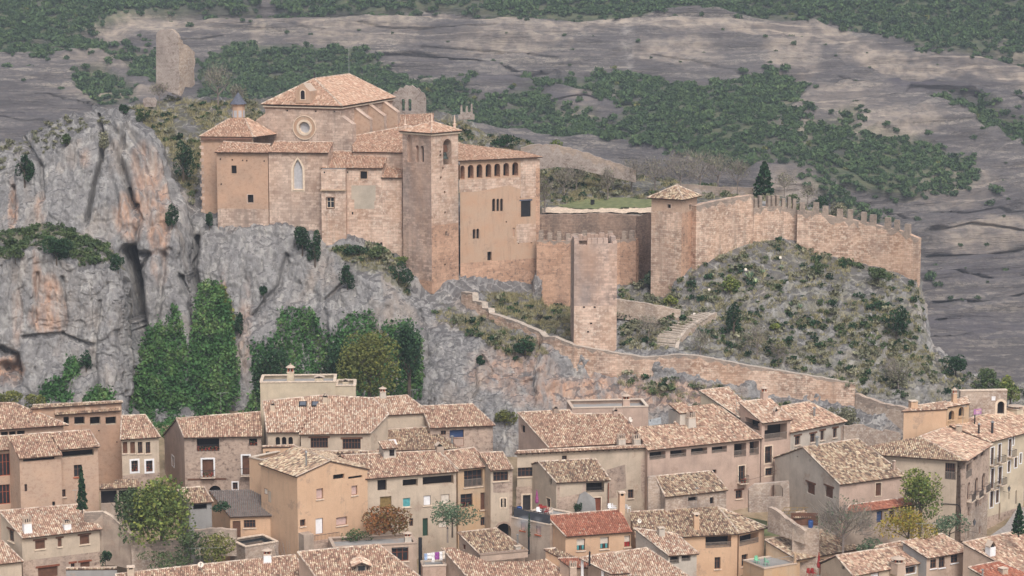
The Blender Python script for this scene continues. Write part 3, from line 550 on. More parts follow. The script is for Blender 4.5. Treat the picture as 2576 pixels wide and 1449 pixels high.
def tile_plane(mb, pts, mat, thick=0.14, pitch=0.235, row=0.36, bed='bed', edge='eave_wood', skin=True):
    """pts: 3D polygon in a plane, pts[0]->pts[1] the eave"""
    O = pts[0]; eu = (pts[1] - pts[0]).normalized(); n = V((0, 0, 0))
    for i in range(len(pts)):
        n += (pts[i] - O).cross(pts[(i + 1) % len(pts)] - O)
    n.normalize()
    if n.z < 0: n = -n
    ev = n.cross(eu)
    if ev.z < 0: ev = -ev
    P2 = [((p - O).dot(eu), (p - O).dot(ev)) for p in pts]
    top = [p - n * 0.02 for p in pts]; bot = [p - n * thick for p in pts]
    mb.face(top, bed); mb.face(bot[::-1], edge)
    for i in range(len(pts)):
        j = (i + 1) % len(pts); mb.face([bot[i], bot[j], top[j], top[i]], edge)
    u0 = min(p[0] for p in P2); u1 = max(p[0] for p in P2); k = max(1, int((u1 - u0) / pitch))
    pr = ((-0.5, -0.01), (-0.28, 0.065), (0, 0.095), (0.28, 0.065), (0.5, -0.01)); vs = []; fs = []; uv = []
    O_ = np.array(O); eu_ = np.array(eu); ev_ = np.array(ev); n_ = np.array(n)
    for c in range(k):
        uc = u0 + (c + 0.5) * (u1 - u0) / k
        for a, b in spans(P2, uc):
            a -= 0.06 * (a < 0.05); v = a; first = True
            while v < b - 0.05:
                e = min(b, v + row * (0.96 + 0.08 * random.random())); first = False
                ju = random.uniform(-.018, .018); jh = random.uniform(0, .02); base = len(vs)
                for vv, hh in ((v, 0.035 + jh), (e, jh * 0.4)):
                    for du, h in pr: vs.append(O_ + eu_ * (uc + ju + du * pitch * .84) + ev_ * vv + n_ * (h + hh))
                for q in range(4): fs.append((base + q, base + q + 1, base + 6 + q, base + 5 + q))
                # the open lower end of the tile
                fs.append((base, base + 1, base + 3, base + 4)); t = (random.random(), random.random()); uv += [t] * 5; v = e
    mb.grid(vs, fs, mat, uv)
def ridge_caps(mb, a, b, mat='ridge', r=0.13, lift=0.05):
    d = b - a; L = d.length
    if L < 0.2: return
    d.normalize(); side = d.cross(UP).normalized(); up = side.cross(d).normalized(); k = max(1, int(L / 0.42))
    vs = []; fs = []; uv = []
    for i in range(k):
        p = a + d * (L * i / k); q = a + d * (L * (i + 1) / k); ra = r * 1.12; rb = r * 0.92; base = len(vs); h = random.uniform(0, .02)
        for c, rr in ((p, ra), (q, rb)):
            for t in (0, 45, 90, 135, 180): vs.append(c + side * (math.cos(R(t)) * rr) + up * (math.sin(R(t)) * rr + lift - 0.06 + h))
        for z in range(4): fs.append((base + z, base + z + 1, base + 6 + z, base + 5 + z))
        fs.append((base, base + 1, base + 3, base + 4)); t = (random.random(), random.random()); uv += [t] * 5
    mb.grid(vs, fs, mat, uv)
class Face:
    def __init__(s, a, b, za, zb, base, cen, mat):
        s.a = V((a[0], a[1], 0)); d = V((b[0] - a[0], b[1] - a[1], 0)); s.len = d.length; s.u = d.normalized()
        n = V((-s.u.y, s.u.x, 0)); s.n = n if (V((cen[0], cen[1], 0)) - s.a).dot(n) > 0 else -n
        s.prof = [(0, base), (s.len, base), (s.len, zb), (0, za)]; s.holes = []; s.mat = mat; s.rev = []; s.bands = []
    def px(s, x, y):
        p = onpl(x, y, s.a, s.n); return (p - s.a).dot(s.u), p.z
    def top(s, t):
        p = s.prof[2:][::-1]
        for (a, za), (b, zb) in zip(p[:-1], p[1:]):
            if a <= t <= b: return za + (zb - za) * (t - a) / max(1e-6, b - a)
        return p[-1][1]
    def w(s, q, dep=0.0): return s.a + s.u * q[0] + s.n * dep + UP * q[1]
    def emit(s, mb):
        loops = [[V((p[0], p[1], 0)) for p in L] for L in [s.prof] + s.holes]; flat = [p for L in loops for p in L]
        if len(s.prof) == 4 and not s.holes and not s.bands:
            mb.face([s.w(p) for p in s.prof], s.mat, list(s.prof)); return
        cuts = sorted(s.bands)               # (z, material below)
        if not cuts:
            for t in tessellate_polygon(loops): mb.face([s.w(flat[i]) for i in t], s.mat, [(flat[i].x, flat[i].y) for i in t])
        else:
            for t in tessellate_polygon(loops):
                poly = [(flat[i].x, flat[i].y) for i in t]
                for z, mt in cuts:
                    lo = clipz(poly, z, True); poly = clipz(poly, z, False)
                    if len(lo) > 2: mb.face([s.w(p) for p in lo], mt, lo)
                    if len(poly) < 3: break
                if len(poly) > 2: mb.face([s.w(p) for p in poly], s.mat, poly)
        for L, dep, mt in s.rev:
            k = len(L)
            for i in range(k):
                p, q = L[i], L[(i + 1) % k]; mb.face([s.w(p), s.w(q), s.w(q, dep), s.w(p, dep)], mt, [(0, p[1]), (1, q[1]), (1, q[1] + dep), (0, p[1] + dep)])
def clipz(poly, z, below):
    out = []; k = len(poly); ins = (lambda p: p[1] <= z) if below else (lambda p: p[1] > z)
    for i in range(k):
        p, q = poly[i], poly[(i + 1) % k]
        if ins(p): out.append(p)
        if ins(p) != ins(q):
            t = (z - p[1]) / (q[1] - p[1]); out.append((p[0] + (q[0] - p[0]) * t, z))
    return out
def loop_of(s0, s1, z0, z1, shape):
    if shape == 'rect': return [(s0, z0), (s1, z0), (s1, z1), (s0, z1)]
    m = (s0 + s1) / 2; r = (s1 - s0) / 2
    if shape == 'arch':
        k = 10; zc = max(z0 + 0.02, z1 - r); h = z1 - zc
        return [(s0, z0), (s1, z0)] + [(m + r * math.cos(math.pi * i / k), zc + h * math.sin(math.pi * i / k)) for i in range(k + 1)]
    if shape == 'point':
        h = min(z1 - z0 - .05, r * 2.4); k = 6; a = [(m + r * math.cos(t) , z1 - h + h * math.sin(t) ** 1.0) for t in (math.pi / 2 * i / k for i in range(k + 1))]
        a = [(m + r * (1 - (i / k) ** 1.7), z1 - h + h * (i / k)) for i in range(k + 1)]
        return [(s0, z0), (s1, z0)] + a + [(m - r * (1 - (i / k) ** 1.7), z1 - h + h * (i / k)) for i in range(k - 1, -1, -1)]
    if shape == 'round':
        zc = (z0 + z1) / 2; k = 28; return [(m + r * math.cos(2 * math.pi * i / k), zc + (z1 - z0) / 2 * math.sin(2 * math.pi * i / k)) for i in range(k)]
def ring(mb, f, inner, outer, d0, d1, mat):
    """solid frame between two loops from depth d0 (front) to d1"""
    k = len(inner)
    for i in range(k):
        j = (i + 1) % k
        mb.face([f.w(inner[i], d0), f.w(inner[j], d0), f.w(outer[j], d0), f.w(outer[i], d0)], mat)
        mb.face([f.w(inner[i], d0), f.w(inner[j], d0), f.w(inner[j], d1), f.w(inner[i], d1)], mat)
        mb.face([f.w(outer[i], d0), f.w(outer[j], d0), f.w(outer[j], d1), f.w(outer[i], d1)], mat)
def grow(L, w, bottom=True):
    s0 = min(p[0] for p in L); s1 = max(p[0] for p in L); z0 = min(p[1] for p in L); z1 = max(p[1] for p in L); m = (s0 + s1) / 2; c = (z0 + z1) / 2
    a = ((s1 - s0) / 2 + w) / ((s1 - s0) / 2); b = ((z1 - z0) / 2 + w) / ((z1 - z0) / 2)
    return [(m + (p[0] - m) * a, c + (p[1] - c) * b) for p in L]
def bar(mb, f, s0, z0, s1, z1, d0, d1, mat):
    """box on a face, between two corners and two depths"""
    c = f.w(((s0 + s1) / 2, z0), (d0 + d1) / 2); mb.box(c, f.u * abs(s1 - s0) / 2, f.n * abs(d1 - d0) / 2, UP * (z1 - z0), mat)
BL = []
class Bld:
    def __init__(s, name, label, cat='house', c=c0, wall='plaster_pink', group=None, tile='tile_mix', d=None):
        s.name, s.label, s.cat, s.c, s.wall, s.group, s.tile, s.d0 = name, label, cat, c, wall, group, tile, d
        s.faces = []; s.f = {}; s.wb = MB(); s.rb = MB(); s.root = None; s.later = []
    def _root(s, p):
        if s.root is None: s.root = tag(empty(s.name, p), s.label, s.cat, s.group)
    def addface(s, key, a, b, za, zb, base, cen, mat):
        f = Face(a, b, za, zb, base, cen, mat); s.faces.append(f); s.f[key] = f; return f
    def slab(s, P, d=None, pitch=18, over=0.3, side=0.1, ridge=None, back=0, backpt=None, pb=None, thru=None, tile=None, wall=None, base=None, yaw=None, walls=True, caps=True, verge='LR', dz=0, thick=0.14):
        wall = wall or s.wall; tile = tile or s.tile; P = [p if len(p) == 3 and isinstance(p, V) else p for p in P]
        px = [None if isinstance(p, V) else s.c(*p) for p in P]
        p0 = P[0] if isinstance(P[0], V) else at(px[0][0], px[0][1], d or s.d0 or (277 - (px[0][1] - 1100) * 0.104))
        if isinstance(P[1], V): p1 = P[1]
        elif yaw is not None:
            dr = V((math.cos(R(yaw)), math.sin(R(yaw)), 0)); q = onpl(px[1][0], px[1][1], p0, V((-dr.y, dr.x, 0))); p1 = V((q.x, q.y, p0.z))
        else: p1 = onz(px[1][0], px[1][1], p0.z)
        eu = (p1 - p0).normalized(); wd = V((-eu.y, eu.x, 0)).normalized()
        if thru is not None: q = thru - p0; pt = math.atan2(q.z, q.dot(wd))
        else: pt = R(pitch)
        n = eu.cross(wd * math.cos(pt) + UP * math.sin(pt)); P3 = [p0, p1] + [P[i] if isinstance(P[i], V) else onpl(px[i][0], px[i][1], p0, n) for i in range(2, len(P))]
        s.pl = (p0, n); s.eu = eu; s.wd = wd; s.P3 = P3
        W = [(p - p0).dot(wd) for p in P3]
        if DEBUG: print('SLAB %-14s %-34s yaw %5.1f len %5.1f run %5.1f d %5.1f z %5.1f' % (s.name, s.label[:34], math.degrees(math.atan2(eu.y, eu.x)), (p1 - p0).length, max(W), p0.y, p0.z))
        cen0 = sum((p for p in P3), V()) / len(P3); base = base if base is not None else gz(p0.y) - 2.0
        if s.root is None: s._root(V((cen0.x, cen0.y, base)))
        tile_plane(s.rb, P3, tile, thick=thick)
        k = len(P3); foot = [((p - p0).dot(eu), (p - p0).dot(wd)) for p in P3]; offs = [over] + [side] * (k - 1); keys = ['F'] + ['R'] + ['B%d' % i for i in range(2, k - 1)] + ['L'] if k > 3 else ['F', 'R', 'L']
        zf = lambda q: p0.z + q[1] * math.tan(pt) - thick - 0.01
        ext = None
        if ridge is not None and (back or backpt):
            i = ridge; TR, TL = P3[i], P3[(i + 1) % k]; FRd = TR - P3[i - 1]; FLd = TL - P3[(i + 2) % k]
            if backpt:
                kx, q = backpt; A = P3[(i + 2) % k] if kx == 'L' else P3[i - 1]; T_ = TL if kx == 'L' else TR; dr = (T_ - A); dr.z = 0; dr.normalize()
                bp = onpl(*s.c(*q), A, V((-dr.y, dr.x, 0))); back = max(1.0, (bp - T_).dot(wd)); pbk = math.atan2(T_.z - bp.z, back)
            else: pbk = R(pb if pb is not None else pitch)
            def ex(T_, D_):
                D_ = V((D_.x, D_.y, 0)); m_ = back / max(0.2, D_.dot(wd)); q = T_ + D_ * m_; return V((q.x, q.y, T_.z - back * math.tan(pbk)))
            BR, BL = ex(TR, FRd), ex(TL, FLd); tile_plane(s.rb, [BR, BL, TL, TR], tile, thick=thick)
            if DEBUG: print('      back run %.1f drop %.1f' % (back, back * math.tan(pbk)))
            ri = i; foot = foot[:i + 1] + [((p - p0).dot(eu), (p - p0).dot(wd)) for p in (BR, BL)] + foot[i + 1:]
            offs = offs[:i] + [side, over, side] + offs[i + 1:]; keys = keys[:i] + ['R2', 'B', 'L2'] + keys[i + 1:]
            wr = max(foot[i][1], 0); zfr = lambda q: zf(q)
            zt = P3[i].z
            def zf2(q, idx):
                if idx in (ri + 1, ri + 2): return BR.z - thick - 0.01 + over * math.tan(pbk)
                return zf(q)
            if caps: ridge_caps(s.rb, TR, TL)
            ext = True
        if walls:
            ft = offset_poly(foot, offs); W3 = [p0 + eu * a + wd * b for a, b in ft]; cx = sum(p.x for p in W3) / len(W3); cy = sum(p.y for p in W3) / len(W3)
            i = 0
            while i < len(ft):
                j = (i + 1) % len(ft); za = zf2(ft[i], i) if ext else zf(ft[i]); zb = zf2(ft[j], j) if ext else zf(ft[j]); key = keys[i]
                if ext and i in (ri - 1, ri + 2):      # gable wall: two roof slopes over one face
                    e = (i + 2) % len(ft); ze = zf2(ft[e], e); f = s.addface('R' if i == ri - 1 else 'L', W3[i], W3[e], za, ze, base, (cx, cy), wall)
                    sm = (W3[j] - V((W3[i].x, W3[i].y, W3[j].z))).dot(f.u); f.prof = [(0, base), (f.len, base), (f.len, ze), (min(max(sm, .01), f.len - .01), zb), (0, za)]; i += 2; continue
                if (W3[i] - W3[j]).length > 1e-4: s.addface(key, W3[i], W3[j], za, zb, base, (cx, cy), wall)
                i += 1
        if caps and not ext and len(P3) > 3 and ridge is None:
            for i in range(2, len(P3) - 1): ridge_caps(s.rb, P3[i], P3[i + 1])
        if 'R' in verge: ridge_caps(s.rb, P3[1], P3[2], r=0.1, lift=0.07)
        if 'L' in verge: ridge_caps(s.rb, P3[0], P3[-1], r=0.1, lift=0.07)
        return P3
    def box(s, A, B, d=None, depth=6.0, base=None, yaw=None, wall=None, coping='mortar', cop=0.12, sink=0.5, ldir=None):
        """flat topped block: A, B the top front edge"""
        wall = wall or s.wall; pa = s.c(*A); p0 = at(pa[0], pa[1], d or s.d0 or (277 - (pa[1] - 1100) * 0.104)); pb = s.c(*B)
        if yaw is not None:
            dr = V((math.cos(R(yaw)), math.sin(R(yaw)), 0)); q = onpl(pb[0], pb[1], p0, V((-dr.y, dr.x, 0))); p1 = V((q.x, q.y, p0.z))
        else: p1 = onz(pb[0], pb[1], p0.z)
        eu = (p1 - p0).normalized(); wd = V((-eu.y, eu.x, 0)); base = base if base is not None else gz(p0.y) - 2.0
        if DEBUG: print('BOX  %-14s %-34s yaw %5.1f len %5.1f d %5.1f z %5.1f' % (s.name, s.label[:34], math.degrees(math.atan2(eu.y, eu.x)), (p1 - p0).length, p0.y, p0.z))
        C = [p0, p1, p1 + wd * depth, p0 + wd * depth]; cen = sum(C, V()) / 4
        if s.root is None: s._root(V((cen.x, cen.y, base)))
        for i, key in enumerate('FRBL'): s.addface(key, C[i], C[(i + 1) % 4], p0.z, p0.z, base, cen, wall)
        s.pl = (p0, UP.copy()); s.eu = eu; s.wd = wd; s.P3 = C
        if coping:
            for i in range(4):
                a, b = C[i], C[(i + 1) % 4]; m_ = (a + b) / 2; dd = (b - a); nn = V((-dd.y, dd.x, 0)).normalized()
                s.rb.box(m_ + nn * 0.12 - UP * 0.02, dd / 2 * (1.0 if i % 2 else 1.0) + dd.normalized() * (0.04 if i % 2 == 0 else -0.3), nn * 0.2, UP * cop, coping)
        q = offset_poly([(p.x, p.y) for p in C], [0.02] * 4); s.wb.face([V((a, b, p0.z - sink)) for a, b in q], 'cement')
        return C
    def band(s, key, y, mat, x=None):
        """everything on a face below picture height y gets another wall material"""
        f = s.f[key]; 
        X, Y = s.c(x if x is not None else 0, y)
        if x is None: m_ = f.w((f.len / 2, 0)); X = CX + F * m_.x / m_.y
        f.bands.append((f.px(X, Y)[1], mat))
    def win(s, key, x0, y0, x1, y1, style='glass', shape='rect', dep=0.28, sur=None, sw=0.14, sill=None, lintel=None, rail=None, mull=1, name=None, planter=False, frame='wood', revmat=None, tr=True):
        f = s.f[key]; a, b = s.c(x0, y0); c_, d_ = s.c(x1, y1); s0 = f.px(a, (b + d_) / 2)[0]; s1 = f.px(c_, (b + d_) / 2)[0]; z1 = f.px((a + c_) / 2, b)[1]; z0 = f.px((a + c_) / 2, d_)[1]
        if s0 > s1: s0, s1 = s1, s0
        lo, hi = 0.06, f.len - 0.06
        s0 = max(s0, lo); s1 = min(s1, hi)
        if s1 - s0 < 0.12 or z1 - z0 < 0.1: print('WIN skipped', s.label[:30], key, x0, y0, round(s0, 2), round(s1, 2)); return
        ztop = min(f.top(s0), f.top(s1)) - 0.05
        z1 = min(z1, ztop)
        if z1 - z0 < 0.1: print('WIN high', s.label[:30], key, x0, y0); return
        L = loop_of(s0, s1, z0, z1, shape); f.holes.append(L); f.rev.append((L, dep, revmat or f.mat)); W_ = s1 - s0; H_ = z1 - z0
        s.later.append((f, L, s0, s1, z0, z1, style, dep, sur, sw, sill, lintel, rail, mull, name, planter, frame, tr))
    def _mkwin(s, f, L, s0, s1, z0, z1, style, dep, sur, sw, sill, lintel, rail, mull, name, planter, frame, tr=True):
        W_ = s1 - s0; H_ = z1 - z0; g = grow(L, 0.03); nm = name or {'shutter': 'shutter', 'door': 'door', 'void': 'opening', 'loggia': 'gallery', 'blind': 'window', 'half': 'window'}.get(style, 'window')
        mb = MB(); kids = []
        def child(n): m_ = MB(); kids.append((n, m_)); return m_
        if style in ('void', 'loggia', 'arrow'):
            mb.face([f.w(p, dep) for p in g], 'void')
            if style == 'loggia':
                p_ = child('post')
                for i in range(1, mull): q = s0 + W_ * i / mull; bar(p_, f, q - .06, z0, q + .06, z1, 0.1, 0.22, frame)
                if mull < 2: kids.pop()
        elif style == 'glass':
            t = min(0.08, W_ * 0.12); ring(mb, f, grow(L, -t), g, dep - 0.05, dep, frame)
            for i in range(1, mull + 1): q = s0 + W_ * i / (mull + 1); bar(mb, f, q - t * .5, z0, q + t * .5, z1, dep - .05, dep, frame)
            if tr and H_ > 0.9: q = z0 + H_ * 0.62; bar(mb, f, s0, q - t * .35, s1, q + t * .35, dep - .045, dep, frame)
            child('pane').face([f.w(p, dep - 0.02) for p in g], 'glass')
        elif style in ('shutter', 'door'):
            mt = frame; mb.face([f.w(p, dep - 0.02) for p in g], mt); k = max(2, int(W_ / 0.18)); 
            for i in range(k): q = s0 + W_ * (i + .5) / k; bar(mb, f, q - W_ / k * .42, z0, q + W_ / k * .42, z1 - .03, dep - .06, dep - .03, mt)
        elif style in ('blind', 'half', 'halfred'):
            cut = z0 if style == 'blind' else z0 + H_ * 0.42; bm = 'pinkblind' if style == 'blind' and frame == 'pink' else 'blind'
            fr = 'wood' if frame == 'pink' else frame
            ring(mb, f, grow(L, -0.05), g, dep - 0.06, dep, fr)
            bl = child('blind'); k = max(3, int((z1 - cut) / 0.12))
            for i in range(k): q = cut + (z1 - cut) * i / k; bl.face([f.w((s0, q), dep - .03), f.w((s1, q), dep - .03), f.w((s1, q + (z1 - cut) / k), dep - .045), f.w((s0, q + (z1 - cut) / k), dep - .045)], bm)
            if style != 'blind':
                m_ = (s0 + s1) / 2; bar(mb, f, m_ - .05, z0, m_ + .05, cut, dep - .06, dep, fr); child('pane').face([f.w(p, dep - .01) for p in loop_of(s0, s1, z0, cut + .02, 'rect')], 'glass')
                cu = child('curtain'); cm = 'redcloth' if style == 'halfred' else 'teal'
                for q0, q1 in ((s0 + W_ * .1, s0 + W_ * .32), (s1 - W_ * .32, s1 - W_ * .1)) if style == 'half' else ((s0 + .05, s1 - .05),): cu.face([f.w((q0, z0), dep - .02), f.w((q1, z0), dep - .02), f.w((q1, cut), dep - .02), f.w((q0, cut), dep - .02)], cm)
        else:   # a plain filled panel of the named material
            mb.face([f.w(p, dep - 0.01) for p in g], style)
            ring(mb, f, grow(L, -0.05), g, dep - 0.05, dep, frame)
        if sur:
            if '|' in sur: sm, nobot = sur.split('|')
            m_ = child('surround'); ring(m_, f, L, grow(L, sw), -0.04, 0.05, sur)
        if sill: bar(child('sill'), f, s0 - .1, z0 - .12, s1 + .1, z0 - 0.002, -0.12, 0.1, sill)
        if lintel: bar(child('lintel'), f, s0 - .25, z1 + 0.002, s1 + .25, z1 + .22, -0.05, 0.1, lintel)
        if rail:
            m_ = child('railing'); dp = 0.12 if rail in ('flush', 'wood') else 0.7; mt = 'wood_grey' if rail == 'wood' else 'iron'; e = 0.02 if rail in ('flush', 'wood') else 0.2; hh = min(1.0, H_ * .5) if rail in ('flush', 'wood') else 0.95
            o = -dp if rail not in ('flush', 'wood') else 0.03; k = max(3, int((W_ + 2 * e) / (0.16 if rail == 'wood' else 0.14))); th = 0.03 if rail == 'wood' else 0.013
            bar(m_, f, s0 - e, z0 + hh - .05, s1 + e, z0 + hh, o - .03, o + .03, mt); bar(m_, f, s0 - e, z0 + .06, s1 + e, z0 + .1, o - .02, o + .02, mt)
            for i in range(k + 1): q = s0 - e + (W_ + 2 * e) * i / k; bar(m_, f, q - th, z0 + .1, q + th, z0 + hh - .05, o - .015, o + .015, mt)
            if dp > .3:
                bar(m_, f, s0 - e, z0 - .12, s1 + e, z0 - .003, -dp - .05, -0.003, 'mortar')
                for q in (s0 - e, s1 + e): bar(m_, f, q - .02, z0 + hh - .045, q + .02, z0 + hh - .005, -dp + .035, 0, mt)
            if planter:
                for i in range(max(2, int(W_ / .45))):
                    pm = child('planter'); q = s0 + .2 + i * .45
                    if q > s1 - .1: break
                    c = f.w((q, z0 + .05), o + .22); pm.lathe(c, [(.1, 0), (.14, .24)], 'rust', 8)
                    for _ in range(26):
                        r_ = V((random.gauss(0, .13), random.gauss(0, .13), random.uniform(.2, .55))); x_ = V((random.gauss(0, 1), random.gauss(0, 1), random.gauss(0, .6))).normalized() * .07; y_ = x_.orthogonal().normalized() * .07
                        pm.face([c + r_ - x_, c + r_ - y_, c + r_ + x_, c + r_ + y_], 'flower' if random.random() < .4 else 'leaf_mid', [(random.random(), .5)] * 4)
        o = mb.build(nm, s.root, s.root)
        for n_, m_ in kids:
            if m_.f: m_.build(n_, o, s.root)
        return o
    def chimney(s, x, ytop, ybot, wpx, kind='spanish', wall=None, p=None, tile='ridge'):
        X, Yb = s.c(x, ybot); Xt, Yt = s.c(x, ytop); W_ = abs(s.c(x + wpx, 0)[0] - s.c(x, 0)[0]); wall = wall or s.wall
        p = p or onpl(X, Yb, *s.pl); sc = p.y / F / CP; h = (Yb - Yt) * sc; w_ = W_ * sc / 2; ux, uy = s.eu * w_, s.wd * w_
        b = MB(); cp = MB()
        if kind == 'spanish':
            sh = h * 0.5; b.box(p - UP * 0.5, ux, uy, UP * (sh + 0.5), wall, 0.84); b.box(p + UP * sh, ux * .95, uy * .95, UP * .1, 'mortar')
            z = p + UP * (sh + .1); hh = h - sh - .1; r = w_ * 0.8
            for i in range(8):
                t = 2 * math.pi * i / 8; q = V((math.cos(t), math.sin(t), 0)) * r; cp.tube(z + q, z + q * .8 + UP * hh * .5, .07, .07, 'rust' if i % 2 else 'ridge', 5)
            cp.lathe(z + UP * hh * .02, [(r * .55, 0), (r * .55, hh * .45)], 'void', 8)
            cp.lathe(z + UP * hh * .48, [(r * 1.5, 0), (r * 1.6, .05), (r * .9, hh * .26), (r * .18, hh * .4), (0.1, hh * .42), (.13, hh * .5), (0, hh * .56)], tile, 12)
        elif kind == 'crown':
            sh = h * 0.55; b.box(p - UP * 0.5, ux, uy, UP * (sh + 0.5), wall, 0.88); b.box(p + UP * sh, ux * .95, uy * .95, UP * .12, 'mortar'); hh = h - sh - .12
            for i in range(4):
                for j in range(4):
                    if i in (0, 3) or j in (0, 3):
                        q = p + UP * (sh + .12) + ux * (i - 1.5) * .5 + uy * (j - 1.5) * .5; cp.tube(q, q + UP * hh * random.uniform(.8, 1.05) + V((random.uniform(-.05, .05), 0, 0)), .08, .06, 'ridge', 5)
            cp.box(p + UP * (sh + .12), ux * .5, uy * .5, UP * .3, 'void')
        elif kind == 'box':
            b.box(p - UP * 0.5, ux, uy, UP * (h * .8 + 0.5), wall); 
            for i in (-1, 1):
                for j in (-1, 1): cp.box(p + UP * h * .8 + ux * i * .8 + uy * j * .8, ux * .2, uy * .2, UP * h * .13, wall)
            cp.box(p + UP * h * .93, ux * 1.15, uy * 1.15, UP * h * .07, 'mortar'); cp.box(p + UP * h * .8, ux * .5, uy * .5, UP * h * .1, 'void')
        elif kind == 'tent':
            b.box(p - UP * 0.5, ux, uy, UP * (h * .62 + 0.5), wall, .96); z = p + UP * h * .62
            a = [z - ux * 1.1 - uy, z + ux * 1.1 - uy, z + ux * 1.1 + uy, z - ux * 1.1 + uy]; t0 = z - uy + UP * h * .38; t1 = z + uy + UP * h * .38
            for i, q in ((0, -1), (1, 1)):
                e = ux * 1.15 * q; cp.face([z + e - uy, z + e + uy, t1, t0], 'ridge', [(.4, .5)] * 4); cp.face([z + e - uy + UP * .1, z + e + uy + UP * .1, t1 + UP * .1, t0 + UP * .1], 'ridge', [(.6, .6)] * 4)
            cp.box(z, ux * .6, uy * .8, UP * .12, 'void')
        elif kind == 'pipe':
            b.tube(p - UP * .3, p + UP * h * .85, w_, w_, wall if wall in MAT and wall in ('steel', 'iron') else 'steel', 8); cp.lathe(p + UP * h * .85, [(w_ * 1.7, 0), (w_ * 1.7, .05), (0.01, h * .15)], 'steel', 8)
        s.extra = getattr(s, 'extra', []); s.extra.append((b, cp))
    def done(s):
        BL.append(s)
        for f in s.faces: f.emit(s.wb)
        s.w_o = s.wb.build('wall', s.root, s.root)
        if s.rb.f: s.r_o = s.rb.build('roof', s.root, s.root)
        for a in s.later: s._mkwin(*a)
        for b, cp in getattr(s, 'extra', []):
            o = b.build('chimney', s.root, s.root)
            if cp.f: cp.build('chimney_cap', o, s.root)
        return s
    def part(s, mb, name, parent=None): return mb.build(name, parent or s.root, s.root)
DEBUG = 0
# ---- the collegiate church -------------------------------------------------------------
b = Bld('church', 'large ochre stone church with tiled hip roof, buttresses and round window', 'church', c5, 'stone_church', tile='tile_church')
YC = -19
A = b.slab([(733, 503), (1232, 522), (1062, 345)], d=334, yaw=YC, pitch=24, walls=False, caps=False, verge='')
FL, FR, AP = A; U = (FR - FL).normalized(); WB = V((-U.y, U.x, 0))
# right slope through the same apex; the ridge end lies straight behind the apex
q = onpl(*c5(1275, 298), AP, U); RL = (q - AP).dot(WB); RE = AP + WB * RL
FR2 = FR + WB * (RL + (AP - FR).dot(WB)); FL2 = FL + (FR2 - FR)
tile_plane(b.rb, [FR, FR2, RE, AP], 'tile_church'); tile_plane(b.rb, [FL2, FL, AP, RE], 'tile_church'); tile_plane(b.rb, [FR2, FL2, RE], 'tile_church')
for p, q in ((FR, AP), (FL, AP), (AP, RE), (RE, FR2)): ridge_caps(b.rb, p, q, r=.16)
zc = FL.z - .35; ins = offset_poly([(p.x, p.y) for p in (FL, FR, FR2, FL2)], [.45, .4, .3, .4]); Cn = [V((x, y, 0)) for x, y in ins]; cen = sum(Cn, V()) / 4
zb = 30.0
for i, k in enumerate(('F', 'R', 'B', 'L')): b.addface(k, Cn[i], Cn[(i + 1) % 4], zc, zc, zb, cen, 'stone_church')
for i in range(4):                      # cornice under the eaves, two courses
    a, c = Cn[i], Cn[(i + 1) % 4]; dd = (c - a); nn = V((dd.y, -dd.x, 0)).normalized()
    for h, o in ((.0, .12), (.2, .26)): b.rb.box((a + c) / 2 + nn * (o / 2) + UP * (zc - .28 + h), dd / 2 + dd.normalized() * (o if i % 2 == 0 else -.004), nn * (o / 2), UP * .19, 'limestone' if h else 'bed')
f = b.f['F']
b.win('F', 965, 612, 1034, 683, 'alab', 'round', .35, frame='limestone', name='rose_window', revmat='limestone')
b.win('F', 885, 538, 897, 548, 'void', dep=.3); b.win('F', 1062, 542, 1074, 552, 'void', dep=.3); b.win('F', 1180, 545, 1190, 553, 'void', dep=.3)
# shoulders left and right of the facade
def shoulder(px, side):
    mb = b.wb; s = [f.px(*c5(*p)) for p in px]; fr = [f.w(p, 0.03) for p in s]; bk = [f.w(p, 1.4) for p in s]
    mb.face(fr, 'stone_church', s); mb.face(bk[::-1], 'stone_church', s[::-1])
    for i in range(len(s)): j = (i + 1) % len(s); mb.face([fr[i], fr[j], bk[j], bk[i]], 'stone_church', [(0, s[i][1]), (0, s[j][1]), (1.4, s[j][1]), (1.4, s[i][1])])
shoulder([(760, 560), (735, 575), (705, 595), (684, 625), (682, 820), (762, 820)], 'l'); shoulder([(1224, 575), (1255, 598), (1296, 628), (1298, 830), (1222, 830)], 'r')
# buttresses along the right wall
fr = b.f['R']
for wx, ox, top, bot in ((1318, 1412, 528, 600), (1404, 1500, 505, 578), (1490, 1584, 485, 556)):
    s0 = fr.px(*c5(wx, 600))[0]; p = fr.w((s0, 0)); o_ = onpl(*c5(ox, 640), p, WB); L = (o_ - p).dot(U)
    zt = onpl(*c5(wx, top), p, WB).z; zo = onpl(*c5(ox, bot), p, WB).z; mb = MB(); th = WB * .55
    prof = [(0.003, zb), (L, zb), (L, zo), (0.003, zt)]; P1 = [p + U * a + UP * z - th for a, z in prof]; P2 = [p + U * a + UP * z + th for a, z in prof]
    mb.face(P1, 'brick_warm', prof); mb.face(P2[::-1], 'brick_warm', prof[::-1])
    for i in (1, 2): mb.face([P1[i], P1[i + 1], P2[i + 1], P2[i]], 'limestone' if i == 2 else 'stone_church', [(0, prof[i][1]), (0, prof[i + 1][1]), (1.1, prof[i + 1][1]), (1.1, prof[i][1])])
    dd = P1[2] - P1[3]; mb.box((P1[2] + P1[3] + P2[2] + P2[3]) / 4 + V((0, 0, .0)), dd / 2, th * 1.15, UP * .14, 'stone_church')
    b.extra = getattr(b, 'extra', []); b.later_b = getattr(b, 'later_b', []); b.later_b.append(mb)
